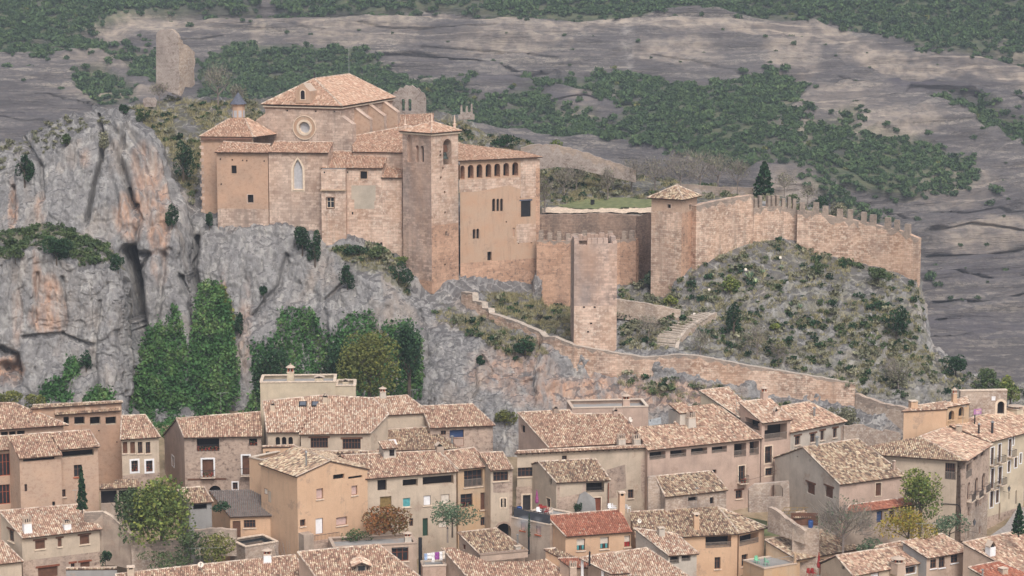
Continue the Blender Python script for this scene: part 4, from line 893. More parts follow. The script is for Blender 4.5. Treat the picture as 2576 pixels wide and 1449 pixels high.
# attic belfry dormer on the front slope
p = onpl(*c5(990, 505), FL, (AP - FL).cross(FR - FL).normalized()); sc = p.y / F; q = p + UP * .2
dorm = MB(); wv = U * (50 * .40676 * sc); hgt = 120 * .40676 * sc; 
dp = WB * 2.6; prof = [q - wv, q + wv, q + wv * .95 + UP * hgt * .62, q + wv * .45 + UP * hgt * .82, q + wv * .12 + UP * hgt * 1.0, q - wv * .12 + UP * hgt, q - wv * .45 + UP * hgt * .82, q - wv * .95 + UP * hgt * .62]
dorm.face(prof, 'plaster_castle'); bk = [x + dp for x in prof]; dorm.face(bk[::-1], 'plaster_castle')
for i in range(len(prof)): j = (i + 1) % len(prof); dorm.face([prof[i], prof[j], bk[j], bk[i]], 'plaster_castle' if i in (0, 1, 7) else 'ridge')
df = Face(q - wv, q + wv, q.z + hgt, q.z + hgt, q.z, (cen.x, cen.y), 'plaster_castle'); dl = loop_of(df.len * .36, df.len * .64, q.z + hgt * .2, q.z + hgt * .66, 'arch')
dwin = MB(); dwin.face([df.w(x, -.012) for x in dl], 'void'); ring(dwin, df, dl, grow(dl, .12), -.06, .02, 'limestone')
# lower roofs: octagonal chapel with lantern
oc = b.slab([(348, 703), (684, 706), (630, 592), (535, 592)], d=329, yaw=-6, pitch=24, over=.3, side=.0, base=zb, wall='brick_orange', caps=False, verge='')
tile_plane(b.rb, [oc[0] + WB * 7 - U * 1.2, oc[0], oc[3], oc[3] + WB * 1.0], 'tile_church'); tile_plane(b.rb, [oc[1], oc[1] + WB * 6 + U, oc[2] + WB, oc[2]], 'tile_church'); ridge_caps(b.rb, oc[0], oc[3]); ridge_caps(b.rb, oc[1], oc[2])
b.f['F'].bands = []; lf = b.addface('OL', oc[0] + V((.25, .6, 0)), oc[0] + WB * 6.5 + V((-.9, 0, 0)), oc[0].z - .1, oc[0].z - .1, zb, cen, 'brick_orange')
# quoins at the corner of the octagon
for i in range(13): z = oc[0].z - .9 - i * .95; b.wb.box(V((oc[0].x + .42, oc[0].y + .34, z)), V((.42 if i % 2 else .28, 0, 0)), V((0, .1, 0)), UP * .46, 'stone_church')
for k, (w_, h0) in enumerate(((.36, -.4), (.5, -.2))): b.rb.box((oc[0] + oc[1]) / 2 + WB * .2 + UP * (h0 - .12), (oc[1] - oc[0]) / 2 - U * .3, WB * w_ * .5, UP * .18, 'bed')
lc = (oc[2] + oc[3]) / 2 + WB * .5; sc = lc.y / F * .40676
lan = MB(); lan.lathe(lc - UP * .6, [(40 * sc, 0), (40 * sc, .6 + 82 * sc), (45 * sc, .6 + 84 * sc), (46 * sc, .6 + 90 * sc)], 'plaster_castle', 8)
lcap = MB(); lcap.lathe(lc + UP * 88 * sc, [(53 * sc, 0), (53 * sc, .06), (34 * sc, 26 * sc), (0.06, 72 * sc)], 'grey_slate', 8); lcap.lathe(lc + UP * 158 * sc, [(.05, 0), (.16, .15), (.05, .3), (.02, .8)], 'iron', 6)
lw = MB()
for t in range(8):
    a = 2 * math.pi * (t + .5) / 8; dv = V((math.cos(a), math.sin(a), 0)); tv = V((-dv.y, dv.x, 0)); c = lc + dv * (40 * sc * math.cos(math.pi / 8) + .02) + UP * 8 * sc; lw.box(c, tv * .24, dv * .03, UP * 42 * sc, 'alab')
# brick chapel, apse with the pointed window
b.slab([(443, 800), (774, 808), (790, 752), (497, 735)], d=325, yaw=-6, pitch=20, over=.45, side=.12, base=zb, wall='brick_orange', verge='')
b.band('F', 1150, 'stone_church')
b.win('F', 548, 882, 580, 932, 'void', dep=.3, sur='plaster_castle', sw=.1); b.win('F', 648, 1063, 684, 1112, 'void', dep=.3, sur='stone_church', sw=.12)
for x, y in ((475, 838), (548, 843), (612, 846), (637, 848), (745, 850), (480, 993)): b.win('F', x, y, x + 9, y + 10, 'void', dep=.3)
b.slab([(768, 800), (1145, 803), (1180, 738), (812, 735)], d=324.4, yaw=-8, pitch=20, over=.35, side=.1, base=zb, wall='stone_church', verge='')
b.win('F', 930, 842, 988, 1030, 'alab', 'point', .3, sur='limestone', sw=.3, sill='limestone', frame='limestone', name='gothic_window', revmat='limestone')
b.slab([(1100, 897), (1482, 888), (1527, 797), (1175, 795)], d=323.4, yaw=-3, pitch=20, over=.3, side=.1, base=zb - 2, wall='stone_castle', verge='')
b.f['F'].bands = []
b.win('F', 1345, 918, 1387, 965, 'void', dep=.35, sur='plaster_castle', sw=.12); b.win('F', 1468, 1357, 1503, 1410, 'void', dep=.3); b.win('F', 1262, 918, 1270, 930, 'void', dep=.2); b.win('F', 1292, 1170, 1302, 1186, 'void', dep=.2)
f3 = b.f['F']; pl = [f3.px(*c5(*p)) for p in ((1290, 1005), (1440, 1005), (1440, 1100), (1432, 1100), (1432, 1150), (1308, 1150), (1308, 1092), (1290, 1092))]
b.wb.face([f3.w(p, -.012) for p in pl], 'patch')
# square stair block standing proud
blk = b.box((1102, 905), (1252, 905), d=322, depth=3, base=zb - 2, yaw=-3, wall='stone_castle', coping=None, sink=.02)
b.win('F', 1138, 1080, 1184, 1145, 'glass', dep=.25, sur='wood', sw=.08, frame='limestone'); b.win('F', 1118, 920, 1127, 930, 'void', dep=.2)
b.rb.box((blk[0] + blk[1]) / 2 - WB * .1 + UP * ((c5(0, 1040)[1] - c5(0, 905)[1]) * -321 / F), (blk[1] - blk[0]) / 2 * 1.03, WB * .22, UP * .2, 'tile_old')
b.slab([(1475, 957), (1605, 955), (1605, 866), (1522, 866)], d=323, yaw=-3, pitch=20, over=.3, side=.05, base=zb - 3, wall='stone_castle', verge='L')
# aisle roofs between buttresses and tower
b.slab([(1296, 797), (1660, 820), (1660, 640), (1590, 648), (1296, 702)], d=327, yaw=-12, pitch=17, over=.25, side=.1, base=zb, verge='', tile='tile_church')
b.slab([(1560, 660), (1800, 690), (1800, 560), (1560, 570)], d=343, yaw=0, pitch=16, base=zb, tile='tile_church', verge='', caps=False)
b.done()
for mb in b.later_b: b.part(mb, 'buttress')
o = b.part(dorm, 'dormer'); b.part(dwin, 'window', o); o = b.part(lan, 'lantern'); b.part(lcap, 'lantern_roof', o); b.part(lw, 'window', o)
mb = MB(); f = b.f  # ring round the rose window
ff = [x for x in b.faces if any(len(h) == 28 for h in x.holes)][0]; hl = [h for h in ff.holes if len(h) == 28][0]
ring(mb, ff, hl, grow(hl, .35), -.1, .1, 'limestone'); ring(mb, ff, grow(hl, .36), grow(hl, .85), -.05, .1, 'plaster_castle'); ring(mb, ff, grow(hl, .86), grow(hl, .98), -.12, .1, 'limestone'); b.part(mb, 'window_ring')
mb = MB(); mb.tube(RE, RE + UP * 67 * RE.y / F, .05, .03, 'steel', 6); mb.tube(RE + UP * 58 * RE.y / F, RE + UP * 60 * RE.y / F, .09, .09, 'steel', 6); b.part(mb, 'lightning_rod')
mb = MB(); mb.lathe(AP, [(.12, 0), (.2, .3), (.08, .6), (.15, .8), (.02, 1.1)], 'iron', 6); b.part(mb, 'finial')

# ---- bell tower --------------------------------------------------------------------------
b = Bld('bell_tower', 'square stone bell tower with bell arch and low tiled roof', 'tower', c6, 'stone_castle', tile='tile_church')
TB = b.slab([(72, 174), (256, 191), (262, 122)], d=322, yaw=-42, pitch=20, walls=False, caps=False, verge='')
a0, a1, ap = TB; b.slab([a1, (430, 181), ap], yaw=48, thru=ap, walls=False, caps=False, verge=''); a2 = b.P3[1]; a3 = a0 + (a2 - a1)
tile_plane(b.rb, [a3, a0, ap], 'tile_church'); tile_plane(b.rb, [a2, a3, ap], 'tile_church')
for p in (a0, a1, a2): ridge_caps(b.rb, p, ap)
ins = offset_poly([(p.x, p.y) for p in (a0, a1, a2, a3)], [.4] * 4); cn = [V((x, y, 0)) for x, y in ins]; cen = sum(cn, V()) / 4; tb = 26.0
for i, k in enumerate(('F', 'R', 'B', 'L')): b.addface(k, cn[i], cn[(i + 1) % 4], a0.z - .15, a0.z - .15, tb, cen, 'stone_tower' if k == 'F' else 'stone_castle')
for i in range(4): p, q = cn[i], cn[(i + 1) % 4]; dd = q - p; nn = V((dd.y, -dd.x, 0)).normalized(); b.rb.box((p + q) / 2 + nn * .12 + UP * (a0.z - .38), dd / 2 + dd.normalized() * (.24 if i % 2 == 0 else -.003), nn * .12, UP * .2, 'limestone')
b.win('F', 120, 197, 150, 350, 'stone_tower', 'arch', .45, frame='stone_tower', name='niche'); b.win('F', 168, 255, 187, 350, 'stone_tower', 'arch', .5, frame='stone_tower', name='niche'); b.win('F', 196, 258, 215, 350, 'void', 'arch', .5)
b.win('R', 324, 219, 371, 366, 'void', 'arch', 1.6, name='bell_arch')
for x, y in ((303, 285), (303, 306), (306, 431), (330, 628), (336, 740), (330, 922), (318, 378), (327, 512)): b.win('R', x, y, x + (10 if y != 740 else 11), y + (13 if y != 740 else 26), 'void', dep=.35)
fR = b.f['R']; b.band('R', 700, 'stone_orange'); b.band('F', 1010, 'stone_orange')
b.done(); bc = fR.w(fR.px(*c6(346, 300)), .55); mb = MB(); sc = bc.y / F * .446
mb.lathe(bc - UP * 32 * sc, [(21 * sc, 0), (20 * sc, 4 * sc), (14 * sc, 14 * sc), (12 * sc, 30 * sc), (8 * sc, 36 * sc), (0, 38 * sc)], 'bronze', 14); b.part(mb, 'bell')
mb = MB(); mb.box(bc + UP * 6 * sc, fR.u * 17 * sc, fR.n * .25, UP * 40 * sc, 'wood', .7); b.part(mb, 'bell_yoke')
mb = MB()
for p in ((a0 * .8 + ap * .2), a1 * .35 + ap * .65, (a2 * .75 + ap * .25)):
    mb = MB(); mb.lathe(p, [(.22, 0), (.22, .5), (.3, .6), (.12, .75), (.16, 1.0), (.04, 1.9)], 'stone_castle', 6); b.part(mb, 'pinnacle')

# ---- palace wing with the arcade ------------------------------------------------------------
b = Bld('palace', 'ochre palace wing with a row of seven round arches under its eaves', 'castle', c6, 'plaster_castle', tile='tile_church')
b.slab([(405, 343), (884, 312), (760, 289), (440, 250), (405, 236)], d=323, yaw=27, pitch=9, over=.45, side=.35, base=25, caps=False, verge='')
f = b.f['F']
for x0, x1, y0, y1 in ((415, 445, 370, 447), (463, 495, 366, 443), (512, 545, 362, 440), (563, 595, 360, 437), (612, 645, 358, 433), (663, 695, 355, 430), (713, 747, 351, 427)): b.win('F', x0, y0, x1, y1, 'void', 'arch', 1.3, name='arcade_opening', revmat='stone_orange')
b.win('F', 600, 556, 618, 628, 'void', 'arch', .35); b.win('F', 624, 556, 640, 627, 'void', 'arch', .35); b.win('F', 645, 555, 661, 627, 'void', 'arch', .35)
b.win('F', 762, 568, 817, 658, 'shutter', dep=.2, frame='bin', name='grille', lintel='grey_slate'); b.win('F', 490, 727, 507, 783, 'void', 'arch', .35); b.win('F', 511, 725, 527, 782, 'void', 'arch', .35)
b.win('F', 573, 855, 597, 905, 'void', dep=.4); b.win('F', 715, 720, 729, 772, 'stone_orange', dep=.2, frame='stone_castle', name='niche')
for x, y in ((750, 490), (787, 488), (815, 487), (755, 545), (787, 543), (815, 542), (745, 803), (818, 800), (455, 468), (676, 683)): b.win('F', x, y, x + 7, y + 8, 'void', dep=.3)
b.band('F', 905, 'stone_orange')
def skin(f, c, pts, mat, d=-.012):
    s_ = [f.px(*c(*p)) for p in pts]; b.wb.face([f.w(p, d) for p in s_], mat, s_)
skin(f, c6, [(760, 336), (868, 332), (868, 560), (846, 560), (846, 548), (760, 552)], 'stone_castle'); skin(f, c6, [(846, 385), (868, 383), (868, 800), (846, 802)], 'stone_orange', -.02)
skin(f, c6, [(414, 452), (758, 436), (756, 500), (690, 480), (600, 500), (520, 515), (414, 520)], 'stone_castle', -.016); skin(f, c6, [(735, 700), (846, 695), (846, 800), (740, 806)], 'stone_castle', -.015); skin(f, c6, [(414, 1015), (520, 1010), (520, 1080), (414, 1085)], 'rubble', -.013)
b.done()

# ---- walls and towers of the enclosure ---------------------------------------------------------
def curtain(name, label, pts, thick=1.0, mat='stone_wall', jag=.12, step=.6, mer=None, group=None, cat='wall', cop=None, lich=1.0, mm='stone_lichen'):
    """pts (x, top y, base y, depth); mer (width, gap, height)"""
    P = [(at(x, yt, d), at(x, yb, d).z - .6) for x, yt, yb, d in pts]; root = tag(empty(name, V((P[0][0].x, P[0][0].y, P[0][1]))), label, cat, group); mb = MB(); S_ = 0; mers = []
    for (a, za), (q, zq) in zip(P[:-1], P[1:]):
        d = V((q.x - a.x, q.y - a.y, 0)); L = d.length; d.normalize(); nb = V((-d.y, d.x, 0)); nb = nb if nb.y > 0 else -nb; k = max(1, int(L / step)); th = nb * thick
        zt = [a.z + (q.z - a.z) * i / k + (random.uniform(-jag, jag) if 0 < i < k else 0) for i in range(k + 1)]
        lz = [random.uniform(.15, 1.3) ** 1.2 * lich for _ in range(k + 1)]
        for i in range(k):
            p0 = a + d * (L * i / k); p1 = a + d * (L * (i + 1) / k); z0 = za + (zq - za) * i / k; z1 = za + (zq - za) * (i + 1) / k; s0, s1 = S_ + L * i / k, S_ + L * (i + 1) / k
            A = V((p0.x, p0.y, z0)); B = V((p1.x, p1.y, z1)); C = V((p1.x, p1.y, zt[i + 1])); D = V((p0.x, p0.y, zt[i]))
            if lich:
                l0, l1 = zt[i] - lz[i], zt[i + 1] - lz[i + 1]; M0 = V((p0.x, p0.y, max(z0 + .1, l0))); M1 = V((p1.x, p1.y, max(z1 + .1, l1)))
                mb.face([A, B, M1, M0], mat, [(s0, z0), (s1, z1), (s1, M1.z), (s0, M0.z)]); mb.face([M0, M1, C, D], 'stone_lichen', [(s0, M0.z), (s1, M1.z), (s1, zt[i + 1]), (s0, zt[i])])
            else: mb.face([A, B, C, D], mat, [(s0, z0), (s1, z1), (s1, zt[i + 1]), (s0, zt[i])])
            mb.face([B + th, A + th, D + th, C + th], mat, [(s1, z1), (s0, z0), (s0, zt[i]), (s1, zt[i + 1])]); mb.face([D, C, C + th, D + th], cop or mat, [(s0, 0), (s1, 0), (s1, 1), (s0, 1)])
            if i == 0: mb.face([A, D, D + th, A + th], mat, [(0, z0), (0, zt[i]), (1, zt[i]), (1, z0)])
            if i == k - 1: mb.face([B, C, C + th, B + th], mat, [(0, z1), (0, zt[k]), (1, zt[k]), (1, z1)])
        if mer:
            w_, g_, h_ = mer; t = g_ * .5
            while t + w_ < L:
                m = MB(); p = a + d * (t + w_ / 2); z = a.z + (q.z - a.z) * (t + w_ / 2) / L; hh = h_ * random.uniform(.8, 1.15); m.box(V((p.x, p.y, z - .25)) + th * .3, d * w_ / 2 * random.uniform(.85, 1.05), th * .299, UP * (hh + .25), mm, random.uniform(.86, .97)); mers.append(m); t += w_ + g_ * random.uniform(.85, 1.15)
        S_ += L
    mb.build('wall', root, root)
    for m in mers: m.build('merlon', root, root)
    return root
curtain('terrace_wall', 'rough stone retaining wall under the grass terrace', [(1352, 541, 760, 333), (1440, 541, 760, 332.8), (1500, 538, 760, 332.4), (1560, 540, 720, 331.6), (1600, 544, 720, 330.8), (1652, 532, 720, 326)], 1.2, 'terrace_stone', .08, lich=0)
curtain('battlement_wall', 'crenellated inner wall running behind the open square tower', [(1350, 603, 765, 327.4), (1437, 607, 768, 327.2), (1560, 602, 712, 327), (1600, 600, 702, 325.6)], .9, 'stone_orange', .06, mer=(.8, .5, 1.35), mm='stone_lichen', lich=.5)
curtain('curtain_wall', 'high plain topped curtain wall climbing from the roofed wall tower', [(1752, 518, 668, 321), (1800, 506, 654, 323), (1850, 497, 636, 326), (1896, 490, 626, 328)], 1.1, 'stone_wall', .05)
curtain('battlement_wall', 'long crenellated wall curving along the hilltop to its far end', [(1896, 524, 606, 328.4), (1930, 520, 600, 329.5), (1965, 520, 600, 331), (2006, 528, 606, 331.5)], 1.0, 'stone_wall', .06, mer=(.55, .3, 1.6), group=None)
b_ = curtain('battlement_wall', 'outermost crenellated wall descending to the cliff edge', [(2006, 530, 602, 330.2), (2040, 532, 622, 330), (2100, 546, 645, 329), (2160, 556, 662, 328), (2220, 570, 682, 326.5), (2270, 582, 700, 325), (2311, 600, 715, 323.6)], 1.0, 'stone_wall', .06, mer=(.92, .55, 1.5))
zz = [(1160, 734, 775, 315.5), (1188, 737, 782, 313.4), (1189, 757, 790, 313.2), (1212, 760, 800, 311.8), (1213, 775, 808, 311.6), (1228, 776, 812, 310.6), (1230, 787, 818, 310.2), (1290, 806, 832, 307), (1356, 834, 866, 303.6), (1366, 846, 930, 302.4), (1396, 848, 950, 301.2), (1443, 868, 958, 299.8), (1551, 888, 962, 298.8), (1622, 899, 962, 298), (1697, 892, 958, 297.8), (1756, 895, 966, 297.4), (1890, 921, 1000, 296.4), (2020, 942, 1030, 295.4), (2152, 964, 1050, 294.6)]
curtain('enclosure_wall', 'long stepped stone wall winding down the hillside above the roofs', zz, .9, 'stone_wall', .05, cop='steps', lich=.5)
curtain('retaining_wall', 'low rubble wall beyond the end of the long enclosure wall', [(2152, 990, 1060, 294.4), (2210, 1012, 1078, 292), (2290, 1030, 1090, 289), (2380, 1018, 1080, 288.5), (2440, 1006, 1070, 288)], .8, 'rubble', .1)
curtain('ruined_wall', 'broken rubble wall snaking over the plateau behind the palace', [(1310, 372, 420, 352), (1340, 364, 420, 352), (1400, 364, 410, 352), (1450, 376, 415, 352), (1510, 396, 430, 352), (1600, 428, 450, 352)], .9, 'ruin', .12, .5)
curtain('plateau_wall', 'thin low wall behind the roofed wall tower', [(1700, 462, 490, 350), (1800, 470, 494, 350), (1896, 472, 500, 349)], .6, 'ruin', .05)
# open square tower
def sqtower(c, P, d, yaw, mat, base, name, label, depth, jag=True):
    b = Bld(name, label, 'tower', c, mat); C = b.box(P[0], P[1], d=d, depth=depth, base=base, yaw=yaw, coping=None, sink=1.4); return b, C
b, C = sqtower(cA, ((244, 549), (473, 546)), 300.5, 3, 'stone_tower', 17.5, 'square_tower', 'roofless square stone tower with a ragged top on the lower slope', 6.2)
b.f['F'].bands = []; b.band('F', 870, 'stone_castle')
for x, y in ((290, 873), (347, 873), (312, 1005), (328, 960)): b.win('F', x, y, x + 12, y + 9, 'void', dep=.35)
b.done(); mb = MB()
for i in range(4):
    p, q = C[i], C[(i + 1) % 4]; d = (q - p).normalized(); L = (q - p).length; nn = V((-d.y, d.x, 0)); t = 0
    while t < L - .3:
        w_ = random.uniform(.5, .9); mb.box(p + d * (t + w_ / 2) + nn * .35 - UP * .02, d * w_ / 2, nn * .345, UP * random.choice((.1, .25, .6, .85, 1.0)), 'stone_tower', .9); t += w_
b.part(mb, 'broken_parapet')
# roofed wall tower
b = Bld('wall_tower', 'tall slim wall tower with a small tiled pyramid roof', 'tower', cA, 'stone_wall', tile='tile_old')
a0, a1, ap = b.slab([(632, 293), (828, 306), (790, 226)], d=321, yaw=-29, pitch=24, walls=False, caps=False, verge='')
b.slab([a1, (924, 290), ap], yaw=61, thru=ap, walls=False, caps=False, verge=''); a2 = b.P3[1]; a3 = a0 + (a2 - a1)
tile_plane(b.rb, [a3, a0, ap], 'tile_old'); tile_plane(b.rb, [a2, a3, ap], 'tile_old')
for p in (a0, a1, a2): ridge_caps(b.rb, p, ap)
cn = [V((x, y, 0)) for x, y in offset_poly([(p.x, p.y) for p in (a0, a1, a2, a3)], [.5] * 4)]; cen = sum(cn, V()) / 4
for i, k in enumerate(('F', 'R', 'B', 'L')): b.addface(k, cn[i], cn[(i + 1) % 4], a0.z - .15, a0.z - .15, 22.0, cen, 'brick_warm')
b.win('F', 742, 328, 760, 349, 'void', dep=.3, sur='stone_castle', sw=.08); b.win('R', 857, 328, 869, 358, 'void', dep=.3, sur='stone_castle', sw=.08)
b.band('F', 366, 'stone_wall'); b.band('R', 366, 'stone_orange'); b.band('F', 366, 'stone_wall'); b.done()
# ruined tower on the skyline, cut open on its right side
def ruin(name, label, c, prof, d, yaw, depth, mat, mat2=None, holes=()):
    q = [c(*p) for p in prof]; p0 = at(q[0][0], q[0][1], d); f = Face(p0, p0 + V((math.cos(R(yaw)), math.sin(R(yaw)), 0)), 0, 0, 0, (p0.x, p0.y + 50), mat)
    L = [f.px(*p) for p in q]; hs = []
    for (x0, y0, x1, y1) in holes:
        a = f.px(*c(x0, y0)); e = f.px(*c(x1, y1)); hs.append(loop_of(a[0], e[0], e[1], a[1], 'arch'))
    root = tag(empty(name, f.w(L[0])), label, 'ruin'); mb = MB(); f.prof = L; f.holes = hs; f.rev = [(h, depth, mat) for h in hs]; f.emit(mb)
    if len(L) == 4 and not hs: pass
    g = Face(p0, p0 + f.u, 0, 0, 0, (p0.x, p0.y - 50), mat); k = len(L)
    loops = [[V((p[0], p[1], 0)) for p in l] for l in [L] + hs]; fl = [p for l in loops for p in l]
    for t in tessellate_polygon(loops): mb.face([f.w(fl[i], depth) for i in t], mat, [(fl[i].x, fl[i].y) for i in t])
    for i in range(k):
        a, e = L[i], L[(i + 1) % k]; mb.face([f.w(a), f.w(e), f.w(e, depth), f.w(a, depth)], mat2 or mat, [(0, a[1]), (0, e[1] + .01), (depth, e[1] + .01), (depth, a[1])])
    mb.build('wall', root, root); return root, f
rt, f = ruin('ruined_tower', 'tall broken tower stump standing alone on the ridge', c5, [(82, 400), (82, 70), (96, 50), (120, 41), (135, 44), (150, 38), (172, 40), (190, 46), (198, 60), (210, 66), (222, 90), (218, 130), (224, 200), (220, 280), (228, 330), (222, 400), (232, 452), (205, 440)], 365, -6, 1.2, 'ruin', 'rubble')
p0 = f.w(f.px(*c5(222, 400)), .05); g = Face(p0, p0 + V((math.cos(R(62)), math.sin(R(62)), 0)), 0, 0, 0, (p0.x - 50, p0.y + 30), 'rubble'); L = [g.px(*c5(*p)) for p in ((221, 445), (221, 95), (245, 108), (250, 130), (275, 138), (290, 152), (300, 165), (322, 182), (318, 205), (326, 235), (316, 290), (322, 380), (300, 400), (262, 395), (246, 440))]; m_ = MB()
for t in tessellate_polygon([[V((p[0], p[1], 0)) for p in L]]):
    for d_ in (0, 1.3): m_.face([g.w(L[i], d_) for i in t], 'rubble', [L[i] for i in t])
for i in range(len(L)): a_, e_ = L[i], L[(i + 1) % len(L)]; m_.face([g.w(a_), g.w(e_), g.w(e_, 1.3), g.w(a_, 1.3)], 'rubble', [(0, a_[1]), (0, e_[1] + .01), (1.3, e_[1] + .01), (1.3, a_[1])])
m_.build('side_wall', rt, rt)
ruin('ruined_gable', 'roofless stone gable with two arched openings behind the church', c5, [(1545, 600), (1545, 440), (1560, 422), (1572, 426), (1588, 402), (1610, 404), (1625, 386), (1648, 393), (1664, 386), (1690, 406), (1704, 402), (1720, 428), (1737, 434), (1750, 466), (1750, 590)], 356, -5, .8, 'ruin', None, ((1600, 470, 1620, 545), (1641, 470, 1661, 545)))
ruin('ruined_columns', 'three short broken pillars on a stone plinth up the slope', c6, [(410, 110), (410, 85), (420, 82), (422, 30), (431, 30), (433, 68), (450, 72), (452, 35), (462, 36), (464, 70), (478, 66), (480, 22), (489, 22), (490, 78), (500, 82), (500, 110)], 362, 0, .5, 'ruin')
ruin('ruined_wall', 'small stump of masonry on the grassy slope beside the ruined tower', c5, [(0, 500), (0, 470), (25, 460), (45, 466), (70, 462), (85, 484), (80, 520), (10, 520)], 352, 0, .8, 'ruin')
# stepped path
mb = MB(); pth = [(1790, 792, 808, 309), (1760, 798, 806, 308), (1740, 810, 0, 307), (1712, 826, 0, 305.6), (1690, 842, 0, 304.2), (1676, 860, 0, 302.6), (1668, 878, 0, 301.4), (1664, 895, 0, 300.4)]
pts_ = [at(x, y, d) for x, y, _, d in pth]
for i in range(len(pts_) - 1):
    for k in range(3):
        p = pts_[i].lerp(pts_[i + 1], (k + .5) / 3); d = (pts_[i + 1] - pts_[i]); d.z = 0; l = d.length / 3; d.normalize(); n = V((-d.y, d.x, 0)); mb.box(p + UP * .1, d * (l * .62), n * (1.6 if i else 1.2), UP * random.uniform(.16, .24), 'steps')
o = mb.build('steps'); tag(o, 'flight of broad stone steps climbing the slope', None, None, 'structure')
curtain('parapet_wall', 'low stone parapet beside the climbing steps', [(1804, 786, 800, 308), (1770, 800, 830, 306.5), (1735, 822, 850, 304.6), (1712, 850, 880, 302.2), (1706, 880, 894, 300.4)], .5, 'rubble', .05, cop='steps', lich=0)
curtain('slope_wall', 'low red stone wall on the slope right of the open tower', [(1550, 752, 790, 309), (1620, 762, 800, 308.4), (1680, 774, 806, 308), (1712, 780, 806, 308)], .6, 'rubble', .06, cop='steps', lich=0)
# ---- the village --------------------------------------------------------------------------
# far row, left to right
b = Bld('house', 'house whose hipped roof runs off the frame above the long brick house', c=c1, wall='brick_warm')
b.slab([(-260, 352), (524, 299), (106, 131), (-260, 136)], d=272, pitch=18, walls=True, over=.5, verge='R'); b.win('F', 8, 352, 60, 395, 'loggia', dep=.8, name='gallery'); b.win('F', 70, 348, 120, 395, 'loggia', dep=.8); b.win('F', 130, 343, 190, 395, 'loggia', dep=.8); b.done()
b = Bld('house', 'tall orange brick house with a row of dark attic openings under the cliff', c=c1, wall='brick_orange', tile='tile_old')
b.slab([(234, 176), (934, 128), (928, 116), (250, 148)], d=277.5, pitch=16, over=.35, ridge=2, back=5.5, verge='R')
for x0, x1 in ((484, 526), (566, 645), (685, 764), (804, 885)): b.win('F', x0, 237, x1, 297, 'void', dep=.9, name='attic_opening', revmat='plaster_grey')
b.win('F', 748, 338, 760, 350, 'void'); b.win('F', 886, 424, 896, 436, 'void')
f = b.f['F']
for x0, x1 in ((415, 450), (530, 566), (647, 684), (765, 805), (880, 916)):
    s0, z1 = f.px(*c1(x0, 152)); s1, z0 = f.px(*c1(x1, 205)); bar(b.wb, f, s0, z0, s1, z1 - .1, -.1, 0.0, 'brick_warm')
p0 = f.w(f.px(*c1(415, 218)), -.45); p1 = f.w(f.px(*c1(918, 205)), -.45); p1.z = p0.z; up = f.n * .46 + UP * .22; tile_plane(b.rb, [p0, p1, p1 + up, p0 + up], 'tile_old')
b.done()
b = Bld('house', 'narrow grey house with four small openings over two white framed windows', c=c1, wall='plaster_grey')
b.slab([(918, 412), (1222, 391), (1106, 222), (926, 230)], d=272, pitch=19, over=.35, ridge=2, back=4)
for x0, x1, s in ((935, 970, 'wood'), (992, 1028, 'wood'), (1050, 1085, 'glass'), (1110, 1145, 'glass')): b.win('F', x0, 428, x1, 516, s if s == 'glass' else 'shutter', dep=.25, planter=False, sill='mortar')
for x0, x1 in ((1000, 1050), (1112, 1162)): b.win('F', x0, 570, x1, 654, 'glass', sur='white', sw=.22, rail='flush', planter=True)
b.band('F', 678, 'stone_house'); b.done()
b = Bld('house', 'stone house with plastered gable, wide attic balcony and white framed balcony door', c=c1, wall='stone_house')
b.slab([(1402, 396), (1996, 386), (1988, 199), (1343, 250)], d=274, pitch=20, over=.4, ridge=2, backpt=('L', (1240, 376)), verge='L')
b.win('F', 1498, 402, 1670, 500, 'void', dep=1.0, rail='flush', planter=True, name='balcony_opening'); b.win('F', 1896, 402, 1958, 458, 'void', dep=.8, rail='flush', planter=True, name='balcony_opening')
b.win('F', 1541, 560, 1626, 690, 'shutter', sur='white', sw=.2, rail='iron', planter=True, name='balcony_door'); b.win('F', 1846, 532, 1900, 676, 'shutter', sur='white', sw=.2, rail='iron', name='balcony_door')
b.win('F', 1592, 760, 1684, 840, 'void', 'arch', dep=.5, name='arched_doorway'); b.win('F', 1772, 736, 1810, 790, 'glass', sur='white', sw=.15)
f = b.f['F']; s0, z0 = f.px(*c1(1430, 720)); s1, z1 = f.px(*c1(1725, 702)); bar(b.wb, f, s0, z0, s1, z1, -.06, 0, 'wood')
for k in ('L', 'L2'): b.f['L'].mat = 'plaster_rose'
b.win('L', 1310, 535, 1326, 612, 'glass', sur='white', sw=.1); b.done()
b = Bld('house', 'large broad pale roof over three small arches and brown glazed galleries', c=c2, wall='plaster_grey', tile='tile_pale')
b.slab([(160, 499), (374, 500), (530, 253), (132, 292)], d=272, pitch=21, over=.4, verge='L', yaw=2)
for x0, x1 in ((216, 246), (258, 288), (301, 331)): b.win('F', x0, 528, x1, 585, 'void', 'arch', .5)
b.chimney(198, 292, 355, 30, 'tent'); pl = (b.pl, b.eu, b.wd)
